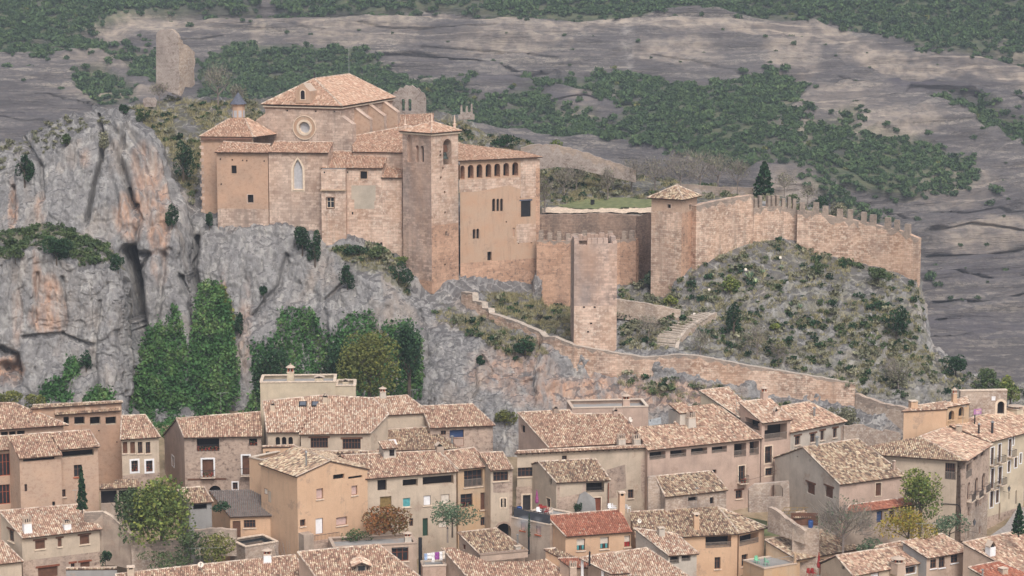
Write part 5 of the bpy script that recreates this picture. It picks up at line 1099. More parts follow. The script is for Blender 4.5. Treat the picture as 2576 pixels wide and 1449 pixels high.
# two roof windows
for x, y in ((397, 302), (481, 302)):
    p = onpl(*c2(x, y + 14), *b.pl); ev = b.pl[1].cross(b.eu); m = MB(); ux = b.eu * .5; uy = ev * .55; m.box(p, ux, uy, b.pl[1] * .22, 'bin'); m.box(p + b.pl[1] * .221, ux * .72, uy * .75, b.pl[1] * .02, 'glass_sky'); b.later_p = getattr(b, 'later_p', []) + [m]
b.slab([(370, 513), (843, 527), (966, 378), (862, 272), (528, 253)], d=271, pitch=21, over=.4, yaw=4, verge='R')
b.win('F', 448, 535, 563, 602, 'glass', mull=5, dep=.25, lintel='wood'); b.win('F', 660, 541, 780, 610, 'glass', mull=5, dep=.25, lintel='wood')
b.chimney(545, 240, 300, 34, 'tent')
b.slab([(958, 384), (1242, 375), (1086, 253), (860, 270)], d=279, pitch=20, over=.3, yaw=14, verge='R'); b.chimney(926, 190, 268, 44, 'spanish', wall='plaster_pale')
blk = b.box((114, 168), (613, 163), d=282, depth=5, wall='plaster_cream', yaw=3); b.chimney(315, 48, 162, 52, 'spanish', wall='plaster_cream', p=(blk[0] * .6 + blk[1] * .4) + b.wd * 1.2); b.chimney(505, 133, 160, 60, 'tent', wall='plaster_cream', p=(blk[0] * .22 + blk[1] * .78) + b.wd * 1.2)
bk2 = b.box((613, 190), (746, 190), d=283, depth=4, wall='plaster_cream', yaw=3); b.chimney(677, 156, 188, 40, 'tent', wall='plaster_cream', p=(bk2[0] + bk2[1]) / 2 + b.wd); b.done()
for m in b.later_p: b.part(m, 'roof_window')
b = Bld('house', 'low house with a terracotta panel and blue tinted glazing beside rubble walling', c=c2, wall='stone_house')
b.slab([(1240, 470), (1672, 452), (1520, 310), (1180, 326)], d=277, pitch=19, over=.4, ridge=2, back=4)
b.win('F', 1310, 487, 1346, 516, 'glass', dep=.25); b.win('F', 1368, 482, 1462, 534, 'glass_blue', dep=.25, frame='wood'); b.win('F', 1393, 536, 1462, 590, 'plaster_rose', dep=.06, frame='copper'); b.done()
b = Bld('house', 'dark weathered roof wedged below the grey gable wall, with a white skylight hood', c=c2, wall='plaster_old', tile='tile_old')
b.slab([(850, 624), (1445, 604), (1236, 464), (948, 482)], d=273, pitch=19, over=.3, verge='L')
p = onpl(*c2(990, 575), *b.pl); m = MB(); m.box(p, b.eu * .55, b.wd * .5, UP * .5, 'white', .8); m2 = MB(); m2.box(p - b.wd * .48 + UP * .08, b.eu * .3, b.wd * .03, UP * .3, 'void'); b.chimney(1385, 515, 572, 16, 'pipe', wall='steel'); b.done(); o = b.part(m, 'skylight'); b.part(m2, 'pane', o)
# centre
b = Bld('house', 'orange house with a gabled front, curtained door and small railed balcony', c=c2, wall='plaster_orange')
b.slab([(103, 707), (350, 792), (578, 686), (345, 589)], d=262, pitch=17, over=.25, side=.12, ridge=2, backpt=('R', (840, 742)), verge='R', tile='tile_old')
b.win('R', 598, 775, 672, 808, 'void', dep=.4); b.win('R', 697, 786, 790, 803, 'void', dep=.3); b.win('R', 487, 870, 531, 940, 'blind', frame='pink', sill='mortar'); b.win('R', 719, 850, 758, 914, 'blind', frame='pink', sill='mortar')
b.win('R', 379, 1074, 414, 1120, 'glass', sill='mortar'); b.win('R', 618, 1058, 690, 1114, 'blind', frame='pink', sill='mortar'); b.win('R', 482, 1066, 531, 1172, 'white', dep=.15, frame='wood', name='door')
b.win('F', 141, 870, 163, 908, 'blind', dep=.08); b.win('F', 168, 888, 187, 958, 'plaster_grey', dep=.05, frame='plaster_old'); pipe = onpl(*c2(420, 722), *b.pl); b.chimney(420, 612, 722, 10, 'pipe')
f = b.f['R']; m = MB(); s0, z0 = f.px(*c2(433, 1215)); s1, z1 = f.px(*c2(603, 1150)); z0 = f.px(*c2(500, 1212))[1]
bar(b.wb, f, s0, z0 - 3.2, s1, z0, -1.4, -.003, 'stone_house'); mr = MB()
for i in range(20): q = s0 + (s1 - s0) * i / 19; bar(mr, f, q - .012, z0, q + .012, z0 + 1.0, -1.38, -1.35, 'iron')
bar(mr, f, s0, z0 + 1, s1, z0 + 1.05, -1.4, -1.34, 'iron'); s2 = f.px(*c2(346, 1120))[0]; bar(b.wb, f, max(.05, s2), z0 - 3.2, s0 - .003, z0 + 1.3, -1.5, -.004, 'plaster_old')
bx = b.box((42, 664), (128, 600), d=266.5, depth=5.5, yaw=-43, wall='plaster_orange', coping='ridge'); b.done(); b.part(mr, 'railing')
b = Bld('house', 'taller orange rear wing with one small square window under a pointed gable', c=c2, wall='plaster_orange')
b.slab([(122, 596), (345, 588), (345, 582), (130, 590)], d=269.5, yaw=4, pitch=12, over=.12, ridge=2, back=3, verge=''); b.win('F', 150, 624, 176, 660, 'void', dep=.3); b.done()
b = Bld('house', 'long pale house with dark open attic strip and olive door above a vine', c=c2, wall='plaster_grey')
b.slab([(812, 807), (1427, 758), (1290, 620), (648, 650)], d=260.2, pitch=19, over=.35, ridge=2, back=4, verge='R')
b.win('F', 891, 812, 952, 885, 'void', dep=.5); b.win('F', 1058, 808, 1158, 856, 'void', dep=.8, name='attic_opening'); b.win('F', 1190, 787, 1395, 846, 'void', dep=1.0, name='attic_opening')
b.win('F', 908, 922, 984, 1010, 'door', frame='olive', dep=.25); b.win('F', 1059, 932, 1111, 992, 'teal', dep=.15, frame='blind', sill='limestone'); b.win('F', 1196, 916, 1244, 982, 'white', dep=.15, frame='wood_grey', sill='limestone'); b.win('F', 1311, 908, 1367, 972, 'blind', dep=.15, sill='limestone')
b.win('F', 1102, 1067, 1127, 1120, 'glass'); b.win('F', 1190, 1066, 1225, 1185, 'door', frame='dark_green', dep=.3); b.win('F', 1296, 1085, 1350, 1130, 'blind', dep=.15)
p = onpl(*c2(972, 668), *b.pl); sc = p.y / F; m = MB(); m.box(p - UP * .3 + b.wd * .9, b.eu * .8, b.wd * 1.0, UP * 1.5, 'plaster_pale'); mw = MB(); mw.box(p + b.eu * .25 - b.wd * .11 + UP * .3, b.eu * .3, b.wd * .02, UP * .75, 'void'); mrf = MB(); t0 = p - b.wd * .4 - b.eu * 1.0 + UP * 1.3
tile_plane(mrf, [t0, t0 + b.eu * 2, t0 + b.eu * 2 + b.wd * 2 + UP * .5, t0 + b.wd * 2 + UP * .5], 'tile_pale'); b.chimney(1300, 565, 622, 50, 'tent', wall='plaster_old')
b.chimney(442, 560, 625, 26, 'box', wall='plaster_pale'); b.extra.pop(); b.done(); o = b.part(m, 'dormer'); b.part(mw, 'window', o); b.part(mrf, 'dormer_roof', o)
b = Bld('low_wall', 'tile capped yard wall between the orange house and the broad pale roof', 'wall', c=c2, wall='plaster_grey', tile='tile_old')
b.slab([(460, 640), (900, 636), (900, 624), (470, 624)], d=269.8, yaw=3, pitch=20, over=.1, side=.02, base=4, verge=''); b.win('F', 565, 655, 650, 672, 'void', dep=.3); b.done()
b = Bld('house', 'ochre house with a glazed brown balcony hung with washing and red flower pots', c=c2, wall='plaster_tan')
b.slab([(1428, 744), (1657, 722), (1530, 600), (1308, 626)], d=265, pitch=19, over=.35, verge='LR')
b.win('F', 1464, 748, 1587, 858, 'glass', mull=3, dep=.4, sill='mortar', rail='wood'); b.win('F', 1441, 905, 1520, 992, 'glass', dep=.3, rail='flush', planter=True); b.win('F', 1573, 896, 1610, 1010, 'shutter', dep=.25, sill='mortar'); b.win('F', 1573, 1058, 1608, 1116, 'glass', dep=.3); b.done()
b = Bld('house', 'narrow stone faced house with a twin arched white window over a vaulted passage', c=c3, wall='plaster_grey')
b.slab([(148, 647), (320, 636), (236, 504), (60, 512)], d=264.5, pitch=19, over=.35, verge='R'); b.band('F', 655, 'plaster_grey')
b.win('F', 166, 655, 280, 726, 'glass', mull=3, dep=.25, sill='limestone'); f = b.f['F']
for x0, x1 in ((223, 240), (246, 263)): b.win('F', x0, 858, x1, 926, 'void', 'arch', .2, sur='limestone', sw=.16)
b.win('F', 188, 1048, 305, 1175, 'void', 'arch', 1.2, sur='stone_house', sw=.25, name='archway'); skin(f, c3, [(166, 735), (286, 728), (286, 810), (230, 818), (166, 812)], 'stone_house'); skin(f, c3, [(289, 640), (312, 638), (312, 1040), (289, 1045)], 'stone_house', -.015); b.done()
b = Bld('house', 'big central house with a speckled gable roof and plastered end wall', c=c3, wall='plaster_rose')
b.slab([(590, 473), (1340, 428), (1140, 212), (770, 218), (745, 184), (350, 205)], d=270.5, pitch=20, over=.3, verge='LR', caps=True)
b.win('L', 372, 300, 408, 360, 'void', dep=.4); b.f['L'].mat = 'plaster_rose'; b.chimney(640, 150, 205, 40, 'tent', wall='plaster_old'); b.chimney(1095, 172, 225, 36, 'tent')
pl = b.pl; b.chimney(1140, 362, 455, 62, 'crown', wall='plaster_pale'); b.chimney(1255, 368, 450, 60, 'crown', wall='plaster_pale'); b.done()
b = Bld('house', 'blank pink parapet block with a tall turreted chimney rising behind the central roof', c=c3, wall='plaster_rose')
C = b.box((765, 172), (1347, 155), d=281, depth=5, yaw=6, coping='ridge'); b.chimney(1185, 50, 150, 58, 'spanish', p=C[0] * .28 + C[1] * .72 + b.wd * .8); b.done()
b = Bld('house', 'wide blank fronted house with bracketed eaves and a strip of attic glazing', c=c3, wall='plaster_grey')
b.slab([(328, 518), (1344, 470), (1340, 452), (345, 498)], d=267.5, pitch=18, over=.45, ridge=2, back=3.2, verge='R', dz=0)
b.win('F', 690, 532, 727, 572, 'glass'); b.win('F', 342, 622, 500, 692, 'glass', mull=4, dep=.2, sill='limestone'); b.win('F', 391, 832, 450, 950, 'shutter', dep=.35, sur='limestone', sw=.2, frame='iron', name='door'); b.win('F', 1193, 790, 1234, 858, 'glass', sill='mortar', dep=.3)
f = b.f['F']; mbk = MB()
for i in range(22): s_ = f.len * (i + .5) / 22; z_ = f.prof[3][1] + (f.prof[2][1] - f.prof[3][1]) * (i + .5) / 22; bar(b.rb, f, s_ - .09, z_ - .22, s_ + .09, z_ - .02, -.35, -.002, 'eave_wood')
skin(f, c3, [(1290, 560), (1338, 558), (1338, 860), (1300, 860), (1290, 760)], 'stone_house'); skin(f, c3, [(1030, 640), (1170, 600), (1180, 780), (1100, 800), (1110, 850), (1030, 860)], 'stone_house', -.014); skin(f, c3, [(342, 770), (505, 762), (505, 850), (455, 860), (455, 825), (388, 830), (388, 950), (342, 945)], 'stone_house', -.013); b.done()
b = Bld('house', 'small terrace house with a patched stone front, open loggia and brown door', c=c3, wall='plaster_grey', tile='tile_old')
b.slab([(650, 740), (1060, 720), (944, 556), (508, 580)], d=262.5, pitch=19, over=.3, ridge=2, back=2.0, verge='LR')
b.win('F', 873, 737, 1010, 812, 'loggia', dep=1.2, rail='flush', mull=1); b.win('F', 917, 852, 985, 960, 'door', dep=.2, frame='wood_red', sur='limestone', sw=.12); b.win('L', 590, 708, 611, 752, 'void', dep=.3); b.win('L', 572, 857, 602, 930, 'glass', sur='limestone', sw=.1)
f = b.f['F']; skin(f, c3, [(652, 748), (672, 747), (672, 850), (840, 820), (850, 740), (870, 738), (870, 860), (820, 930), (652, 960)], 'stone_house'); m = MB(); a = f.w((f.len - .12, f.prof[2][1] - .3), -.25); m.tube(a, V((a.x, a.y, a.z - 6.5)), .07, .07, 'copper', 6); b.done(); b.part(m, 'downpipe')
b = Bld('terrace_block', 'long retaining house front carrying a railed terrace with two pink blinds', 'house', c=c3, wall='plaster_old')
C = b.box((303, 1002), (600, 1062), d=257.5, depth=6.2, coping='mortar', sink=.1)
b.win('F', 372, 1037, 408, 1104, 'blind', frame='pink', sill='rust'); b.win('F', 488, 1068, 528, 1134, 'blind', frame='pink', sill='rust'); f = b.f['F']; mr = MB(); z = C[0].z
for i in range(48): s_ = .1 + (f.len - .2) * i / 47; bar(mr, f, s_ - .014, z + .1, s_ + .014, z + 1.25, .06, .09, 'iron')
bar(mr, f, .05, z + 1.25, f.len - .05, z + 1.31, .05, .1, 'iron'); mc = MB(); bar(mc, f, .3, z + .12, f.len - .1, z + 1.15, .1, .112, 'glass_sky'); b.done(); o = b.part(mr, 'railing'); b.part(mc, 'screen', o); TERR = C; TERRw = b.wd.copy(); TERRu = b.eu.copy()
# right of centre
b = Bld('house', 'long rose house with a row of wooden railed attic galleries', c=c3, wall='plaster_rose')
rx = lambda x, y: ((c4(x, y)[0] - c3(0, 0)[0]) / (c3(1, 0)[0] - c3(0, 0)[0]), (c4(x, y)[1] - c3(0, 0)[1]) / (c3(0, 1)[1] - c3(0, 0)[1]))
b.slab([(1343, 493), rx(348, 474), rx(40, 250), (1835, 138), (1560, 170), (1540, 292), (1250, 316)], d=270, pitch=19, over=.4, verge='R', caps=False)
for x0, x1, y0, y1 in ((1356, 1478, 502, 560), (1513, 1636, 490, 545), (1672, 1796, 475, 524), (1830, 1945, 462, 510)): b.win('F', x0, y0, x1, y1, 'loggia', dep=1.2, rail='wood')
b.win('F', 1818, 640, 1866, 672, 'glass'); b.c = c4
for x0, x1, y0, y1 in ((140, 226, 510, 606), (250, 316, 496, 592)): b.win('F', x0, y0, x1, y1, 'loggia', dep=1.2, rail='wood')
b.win('F', 172, 668, 216, 785, 'glass', rail='iron', dep=.3, planter=True, sur='limestone', sw=.12); b.win('F', 152, 842, 198, 902, 'glass', sill='limestone', dep=.3, lintel='wood')
b.c = c3; b.chimney(1622, 190, 300, 130, 'box', wall='plaster_pale'); b.extra[-1] = (MB(), MB()); b.extra.pop()
p = onpl(*c3(1640, 300), *b.pl); m = MB(); sc = p.y / F * .33; m.box(p - UP * .5 + b.wd * 1.5, b.eu * 62 * sc, b.wd * 1.5, UP * (.5 + 100 * sc), 'plaster_pale'); mt = MB(); t0 = p + UP * 100 * sc - b.eu * 68 * sc - b.wd * .1; tile_plane(mt, [t0, t0 + b.eu * 136 * sc, t0 + b.eu * 136 * sc + b.wd * 3 + UP * .7, t0 + b.wd * 3 + UP * .7], 'tile_mix')
b.chimney(1660, 192, 300, 70, 'crown', wall='plaster_pale', p=p + b.eu * 20 * sc - b.wd * .3); b.done(); o = b.part(m, 'roof_hut'); b.part(mt, 'hut_roof', o)
b = Bld('house', 'steeply turned tile roof with a cream side wall high behind the rose house', c=c3, wall='plaster_cream', tile='tile_pale')
b.slab([rx(178, 326), rx(320, 262), rx(105, 111), (1738, 38)], d=281.5, pitch=20, over=.25, verge='L', base=9, yaw=27); b.done()
b = Bld('house', 'tall corner house with an open timber loggia on its top floor', c=c4, wall='plaster_rose', tile='tile_pale')
b.slab([(343, 367), (557, 341), (398, 194), (172, 216)], d=277, pitch=18, over=.35, verge='LR')
b.win('F', 356, 374, 515, 490, 'loggia', dep=1.5, rail='wood', frame='wood'); b.win('F', 358, 530, 408, 648, 'glass', dep=.35, sur='limestone', sw=.16, rail='flush'); b.win('F', 361, 684, 413, 738, 'glass', dep=.3, sur='limestone', sw=.16)
b.win('L', 218, 290, 322, 405, 'loggia', dep=1.2, name='gallery', rail='flush'); b.chimney(352, 95, 195, 44, 'spanish'); b.chimney(432, 258, 318, 26, 'tent'); b.done()
b = Bld('house', 'white washed house with four brown windows in a line below a red tiled roof', c=c4, wall='plaster_pale')
b.slab([(538, 435), (944, 354), (670, 214), (468, 250)], d=279, pitch=18, over=.35, verge='R')
for x0, x1, y0, y1 in ((572, 610, 457, 522), (680, 718, 440, 502), (752, 780, 420, 488), (842, 870, 402, 470)): b.win('F', x0, y0, x1, y1, 'glass', lintel='wood', sill='mortar')
b.chimney(708, 250, 320, 16, 'pipe'); f = b.f['F']; skin(f, c4, [(895, 390), (912, 386), (912, 520), (895, 520)], 'stone_house'); b.done()
b = Bld('house', 'large grey gabled house with a wide speckled roof and shuttered windows', c=c4, wall='plaster_rose', tile='tile_old')
b.slab([(893, 803), (1360, 740), (1022, 479), (626, 536)], d=264, pitch=20, over=.3, ridge=2, backpt=('L', (416, 612)), verge='LR')
b.f['L'].mat = 'plaster_pale'
b.win('L', 655, 792, 712, 870, 'shutter', lintel='wood', frame='wood'); b.win('L', 783, 818, 840, 896, 'shutter', lintel='wood', frame='wood'); b.win('F', 1142, 790, 1182, 882, 'shutter', sur='limestone', sw=.1); b.win('L', 583, 598, 592, 612, 'void'); b.win('L', 673, 622, 682, 638, 'void')
b.chimney(727, 452, 530, 20, 'pipe'); b.chimney(1272, 628, 700, 16, 'box', wall='plaster_rose'); b.slab([(905, 1012), (1442, 942), (1340, 897), (962, 946)], d=258.5, pitch=17, over=.3, wall='plaster_old', verge='LR', tile='tile_red')
b.win('F', 1150, 990, 1190, 1070, 'glass_blue', dep=.2); b.win('F', 1240, 985, 1275, 1080, 'glass', dep=.2, sill='white'); b.done()
b = Bld('house', 'grand corner house with a hipped roof and a wooden glazed balcony over the sloping street', c=c4, wall='plaster_grey', tile='tile_old')
A = b.slab([(1190, 594), (1792, 637), (1455, 462), (1093, 530)], d=273, pitch=17, over=.5, side=.4, verge='', base=0, caps=False)
b.win('F', 1634, 650, 1744, 768, 'glass', mull=4, dep=.2, rail='wood', name='glazed_balcony'); f = b.f['F']; b.fF = f; skin(f, c4, [(1745, 690), (1777, 690), (1777, 1200), (1745, 1200)], 'stone_house')
b.slab([A[1], (1977, 517), (1645, 394), A[2]], thru=A[2], over=.4, side=.3, verge='', base=0, tile='tile_mix', wall='stone_house'); ridge_caps(b.rb, A[1], A[2])
b.win('F', 1793, 786, 1812, 910, 'glass', 'arch', dep=.3, rail='iron'); b.win('F', 1845, 752, 1868, 885, 'glass', 'arch', dep=.3, rail='iron'); b.win('F', 1895, 722, 1918, 848, 'glass', 'arch', dep=.3, rail='iron'); b.win('F', 1786, 650, 1826, 750, 'loggia', dep=.6, rail='wood')
for x0, y0, x1, y1 in ((1850, 920, 1860, 960), (1880, 900, 1893, 948), (1795, 962, 1808, 1024), (1793, 1120, 1805, 1185), (1876, 1096, 1890, 1150), (1836, 600, 1866, 628), (1886, 572, 1915, 602)): b.win('F', x0, y0, x1, y1, 'glass', dep=.25)
b.band('F', 905, 'rubble'); b.chimney(1732, 380, 430, 36, 'box'); b.done()
b = Bld('house', 'cream street front with tall white framed windows and iron balconies', c=c4, wall='plaster_cream')
b.slab([(1958, 502), (2215, 372), (2215, 246), (2100, 262), (1640, 372)], d=281, yaw=44, pitch=17, over=.4, verge='', base=0)
for x0, y0, x1, y1, r in ((1958, 540, 1980, 660, 'iron'), (2010, 515, 2030, 640, 'iron'), (2084, 478, 2105, 600, 'iron'), (2112, 455, 2122, 520, None), (1958, 690, 1980, 828, 'iron'), (2012, 678, 2036, 798, 'iron'), (2078, 636, 2096, 712, None), (2126, 610, 2145, 680, None), (2163, 580, 2176, 650, None), (1953, 850, 1976, 962, None), (1994, 828, 2016, 930, None)): b.win('F', x0, y0, x1, y1, 'glass', dep=.18, sur='white', sw=.12, rail=r)
b.win('F', 2015, 930, 2026, 1052, 'door', dep=.2); b.win('F', 2132, 842, 2143, 940, 'door', 'arch', dep=.2, frame='wood_grey'); b.win('F', 2084, 862, 2092, 905, 'glass'); b.band('F', 965, 'stone_house')
b.chimney(1873, 360, 445, 14, 'pipe', wall='iron'); b.chimney(1968, 345, 440, 18, 'pipe', wall='iron'); b.chimney(2132, 232, 290, 90, 'spanish'); b.done()
b = Bld('house', 'blank orange gable block with two round arched openings and a tiled edge', c=c4, wall='plaster_orange', tile='tile_pale')
b.slab([(1324, 284), (1654, 246), (1640, 212), (1400, 248)], d=281, yaw=14, pitch=14, over=.15, side=.1, ridge=2, back=3, verge=''); b.chimney(1408, 204, 256, 50, 'box'); b.chimney(1675, 128, 215, 34, 'spanish', p=b.P3[2] + b.eu * 1.2 + UP * .2)
b.slab([(1648, 254), (1814, 196), (1790, 178), (1632, 228)], d=283.2, yaw=36, pitch=14, over=.2, side=.1, verge='', wall='plaster_tan'); b.win('F', 1660, 277, 1700, 346, 'void', 'arch', .5, sill='plaster_tan'); b.win('F', 1731, 252, 1770, 320, 'void', 'arch', .5, sill='plaster_tan'); b.done()
b = Bld('garden_wall', 'pale stone wall with a round arched gateway beside a creeper', 'wall', c=c4, wall='rubble')
C = b.box((1745, 141), (2075, 150), d=290, depth=.7, yaw=6, coping='mortar', base=8); b.win('F', 2005, 212, 2054, 300, 'void', 'arch', .5, sur='limestone', sw=.3, name='gateway'); b.win('F', 1966, 178, 1990, 204, 'white', dep=.02, frame='white', name='plaque'); b.done()
# front row
b = Bld('house', 'long modern brick house with slit windows beside a slim cypress', c=c1, wall='brick_warm')
b.slab([(460, 489), (760, 464), (683, 337), (380, 360)], d=264, pitch=18, over=.5, verge='R', base=-2)
b.win('F', 470, 492, 715, 540, 'void', dep=.9, name='attic_opening', revmat='plaster_grey'); b.win('F', 563, 602, 626, 694, 'glass', mull=1, sill='rust'); b.win('F', 472, 790, 500, 848, 'glass', sill='mortar'); f0 = b.f['F']
b.slab([(148, 556), (478, 529), (385, 358), (60, 384)], d=261.5, pitch=18, over=.4, verge='', base=-2); b.win('F', 176, 552, 418, 570, 'void', dep=.4, name='attic_opening'); b.win('F', 187, 750, 207, 808, 'glass'); b.win('F', 398, 882, 420, 922, 'void', dep=.3)
b.slab([(-230, 512), (100, 484), (66, 382), (-230, 402)], d=264.5, pitch=18, over=.4, verge='', base=-2)
for y0, y1 in ((520, 690), (755, 905)): b.win('F', -60, y0, 78, y1, 'glass', mull=4, dep=.25, frame='orange_metal')
b.done()
b = Bld('house', 'beige house with dark timber lintels and two fat white chimneys on a pale speckled roof', c=c1, wall='plaster_pale', tile='tile_pale')
b.slab([(174, 1163), (780, 1092), (590, 904), (-8, 955)], d=251, pitch=20, over=.45, verge='LR', base=-4, wall='plaster_pale'); b.f['F'].mat = 'plaster_grey'; b.f['L'].mat = 'plaster_grey'
for x0, x1, y0, y1 in ((268, 343, 1178, 1244), (440, 470, 1162, 1226), (608, 680, 1138, 1207)): b.win('F', x0, y0, x1, y1, 'shutter', dep=.25, lintel='wood', sill='limestone', frame='wood')
b.win('F', 290, 1380, 440, 1460, 'shutter', dep=.25, lintel='wood_red'); b.win('F', 540, 1352, 570, 1392, 'glass', lintel='wood_red'); b.win('F', 612, 1342, 684, 1392, 'shutter', dep=.25, lintel='wood_red'); b.win('F', 10, 1412, 45, 1470, 'door', frame='wood_red'); b.win('F', 115, 1400, 145, 1460, 'glass')
b.band('F', 1310, 'stone_house'); b.win('L', 62, 1098, 105, 1186, 'glass', dep=.3, sill='limestone', lintel='wood'); b.chimney(208, 985, 1112, 66, 'crown', wall='white'); b.chimney(510, 1018, 1085, 60, 'crown', wall='white'); b.done()
b = Bld('house', 'corner of a low tiled roof cut off at the edge of the beige house', c=c1, wall='plaster_grey', tile='tile_pale')
b.slab([(-160, 1376), (176, 1236), (20, 1180), (-300, 1270)], d=247, pitch=17, over=.3, verge='R', base=-4, yaw=24); b.done()
b = Bld('house', 'long low roof with a small grey box chimney and a turreted chimney at its ridge', c=c1, wall='plaster_old')
b.slab([(940, 1690), (2440, 1560), (2246, 1289), (1490, 1368), (880, 1436)], d=240, pitch=19, over=.3, verge='LR', base=-8, yaw=10); b.chimney(998, 1368, 1475, 54, 'box', wall='plaster_grey'); b.c = c2; b.chimney(162, 1255, 1350, 58, 'spanish', wall='white'); b.done()
b = Bld('house', 'bright reddish roof with a small tiled dormer at the bottom edge', c=c2, wall='plaster_pink')
b.slab([(560, 1560), (1265, 1525), (900, 1240), (362, 1290)], d=239.5, pitch=20, over=.3, verge='LR', base=-8); b.f['L'].mat = 'plaster_pink'
p = onpl(*c2(785, 1418), *b.pl); ev = b.pl[1].cross(b.eu); m = MB(); m.box(p - UP * .3 + b.wd * .6, b.eu * .6, b.wd * .65, UP * 1.1, 'wood_grey'); mw = MB(); mw.box(p - b.wd * .06 + UP * .1, b.eu * .38, b.wd * .015, UP * .55, 'glass'); mt = MB()
for s_ in (-1, 1): e0 = p - b.wd * .35 + b.eu * s_ * 1.05 + UP * .68; r0 = p - b.wd * .35 + UP * 1.15; lst = [e0, e0 + b.wd * 2.4, r0 + b.wd * 2.9, r0]; tile_plane(mt, lst, 'tile_pale')
b.done(); o = b.part(m, 'dormer'); b.part(mw, 'window', o); b.part(mt, 'dormer_roof', o)
b = Bld('house', 'plain flat topped house with a brown window and a drain shaft below the vine', c=c2, wall='plaster_pink')
C = b.box((600, 1262), (1152, 1186), d=251, depth=4.5, base=-6, coping='ridge', yaw=12); b.win('F', 985, 1258, 1096, 1352, 'glass', mull=2, dep=.3, frame='wood_red', sill='mortar'); b.chimney(1110, 1108, 1188, 50, 'spanish', wall='plaster_pale', p=C[1] - b.eu * 1.0 + b.wd * .6)
C2 = b.box((1190, 1385), (1345, 1360), d=249.5, depth=2.2, base=-6, yaw=8, coping='ridge', wall='plaster_rose', sink=.05); DRY = C2; DRYu = b.eu.copy(); m = MB(); pp = onpl(*c2(1174, 1195), C[1] + b.wd * -.4, b.wd); m.tube(pp, pp - UP * 9, .22, .22, 'bin', 10); b.done(); b.part(m, 'drainpipe')
b = Bld('house', 'small dark speckled roof with a smoking metal chimney', c=e3, wall='plaster_pink', tile='tile_old')
b.slab([(905, 296), (1440, 246), (1085, -2), (650, 46)], d=253, pitch=20, over=.25, verge='LR', base=-4); b.win('L', 704, 178, 738, 238, 'wood_red', dep=.25); b.chimney(1325, 190, 245, 64, 'box', wall='plaster_pale'); q = onpl(*e3(1325, 240), *b.pl) + UP * 1.1; b.chimney(1325, 110, 190, 22, 'pipe', p=q, wall='steel'); SMOKE = q + UP * 1.6; b.done()
b = Bld('house', 'broad low roof broken by a plastered parapet in the bottom middle', c=e3, wall='plaster_pink')
b.slab([(880, 680), (2010, 610), (1640, 345), (1440, 372), (1000, 380), (600, 214), (466, 220)], d=244, pitch=19, over=.3, verge='LR', base=-8, caps=False)
f_ = b.f['L']; f_.mat = 'plaster_pink'; b.done(); b2 = b
b = Bld('parapet', 'plastered parapet wall standing between two speckled roofs', 'wall', c=e3, wall='plaster_pink')
b.box((905, 302), (1442, 250), d=251.4, depth=.5, base=4.6, coping='ridge', sink=.03); b.done()
b = Bld('house', 'new house with bright red tiles and half lowered blinds', c=c3, wall='plaster_orange', tile='tile_red')
b.slab([(721, 1150), (1227, 1113), (1130, 944), (568, 990)], d=251.5, pitch=19, over=.3, verge='L', base=-3)
b.win('F', 802, 1166, 866, 1256, 'half', sill='mortar'); b.win('F', 980, 1152, 1046, 1243, 'half', sill='mortar'); b.win('F', 1164, 1140, 1216, 1228, 'halfred', sill='mortar'); b.chimney(1142, 800, 955, 44, 'box', wall='plaster_orange')
f = b.f['L']; b.done()
b = Bld('house', 'narrow sloping roof with grey side wall leading down to a small loggia', c=c3, wall='plaster_pale', tile='tile_pale')
b.slab([(1505, 1296), (1735, 1226), (1560, 1128), (1238, 1086)], d=248.5, yaw=14, pitch=17, over=.3, verge='LR', base=-4); b.win('F', 1512, 1296, 1580, 1356, 'loggia', dep=.8, rail='wood'); b.win('F', 1600, 1276, 1668, 1336, 'loggia', dep=.8, rail='wood'); b.chimney(1445, 1075, 1140, 46, 'box', wall='plaster_pale'); b.done()
b = Bld('house', 'orange house with timber loggias under a hipped speckled roof and a tile string course', c=c3, wall='plaster_orange', tile='tile_old')
A = b.slab([(1250, 1172), rx(182, 1150), rx(24, 958), (1640, 935), (1205, 963)], d=255, pitch=18, over=.4, verge='', base=-4, caps=False); ridge_caps(b.rb, A[3], A[4]); ridge_caps(b.rb, A[1], A[2])
b.chimney(1710, 965, 1090, 40, 'box', wall='plaster_orange'); b.win('F', 1782, 1146, 1978, 1234, 'loggia', dep=1.4, rail='wood'); b.c = c4
b.win('F', 2, 1316, 44, 1400, 'glass', sill='mortar', dep=.3)
b.slab([A[1], (384, 1106), A[2]], thru=A[2], over=.4, verge='', base=-4, yaw=None, walls=True, caps=False); ridge_caps(b.rb, b.P3[1], A[2]); b.win('F', 178, 1152, 314, 1226, 'loggia', dep=1.4, rail='wood'); b.win('F', 194, 1296, 238, 1380, 'glass', sill='mortar', dep=.3); b.done()
b = Bld('house', 'upper speckled roof joining the hipped loggia house from behind', c=c3, wall='plaster_grey', tile='tile_pale')
b.slab([(1640, 960), rx(200, 1034), rx(-10, 950), (1500, 840)], d=263.5, yaw=-14, pitch=16, over=.2, verge='L', base=-2); b.done()
b = Bld('pavilion', 'open sided shelter with a pale tiled roof on white posts', 'shelter', c=c3, wall='plaster_pink', tile='tile_pale')
P_ = b.slab([(1062, 1434), (1205, 1390), (1080, 1268), (822, 1312)], d=241.5, yaw=12, pitch=15, over=.3, verge='LR', base=-8, walls=False)
b.slab([(1180, 1560), (1780, 1500), (1335, 1236), (880, 1300)], d=239, yaw=9, pitch=17, over=.3, verge='LR', base=-8); b.done(); 
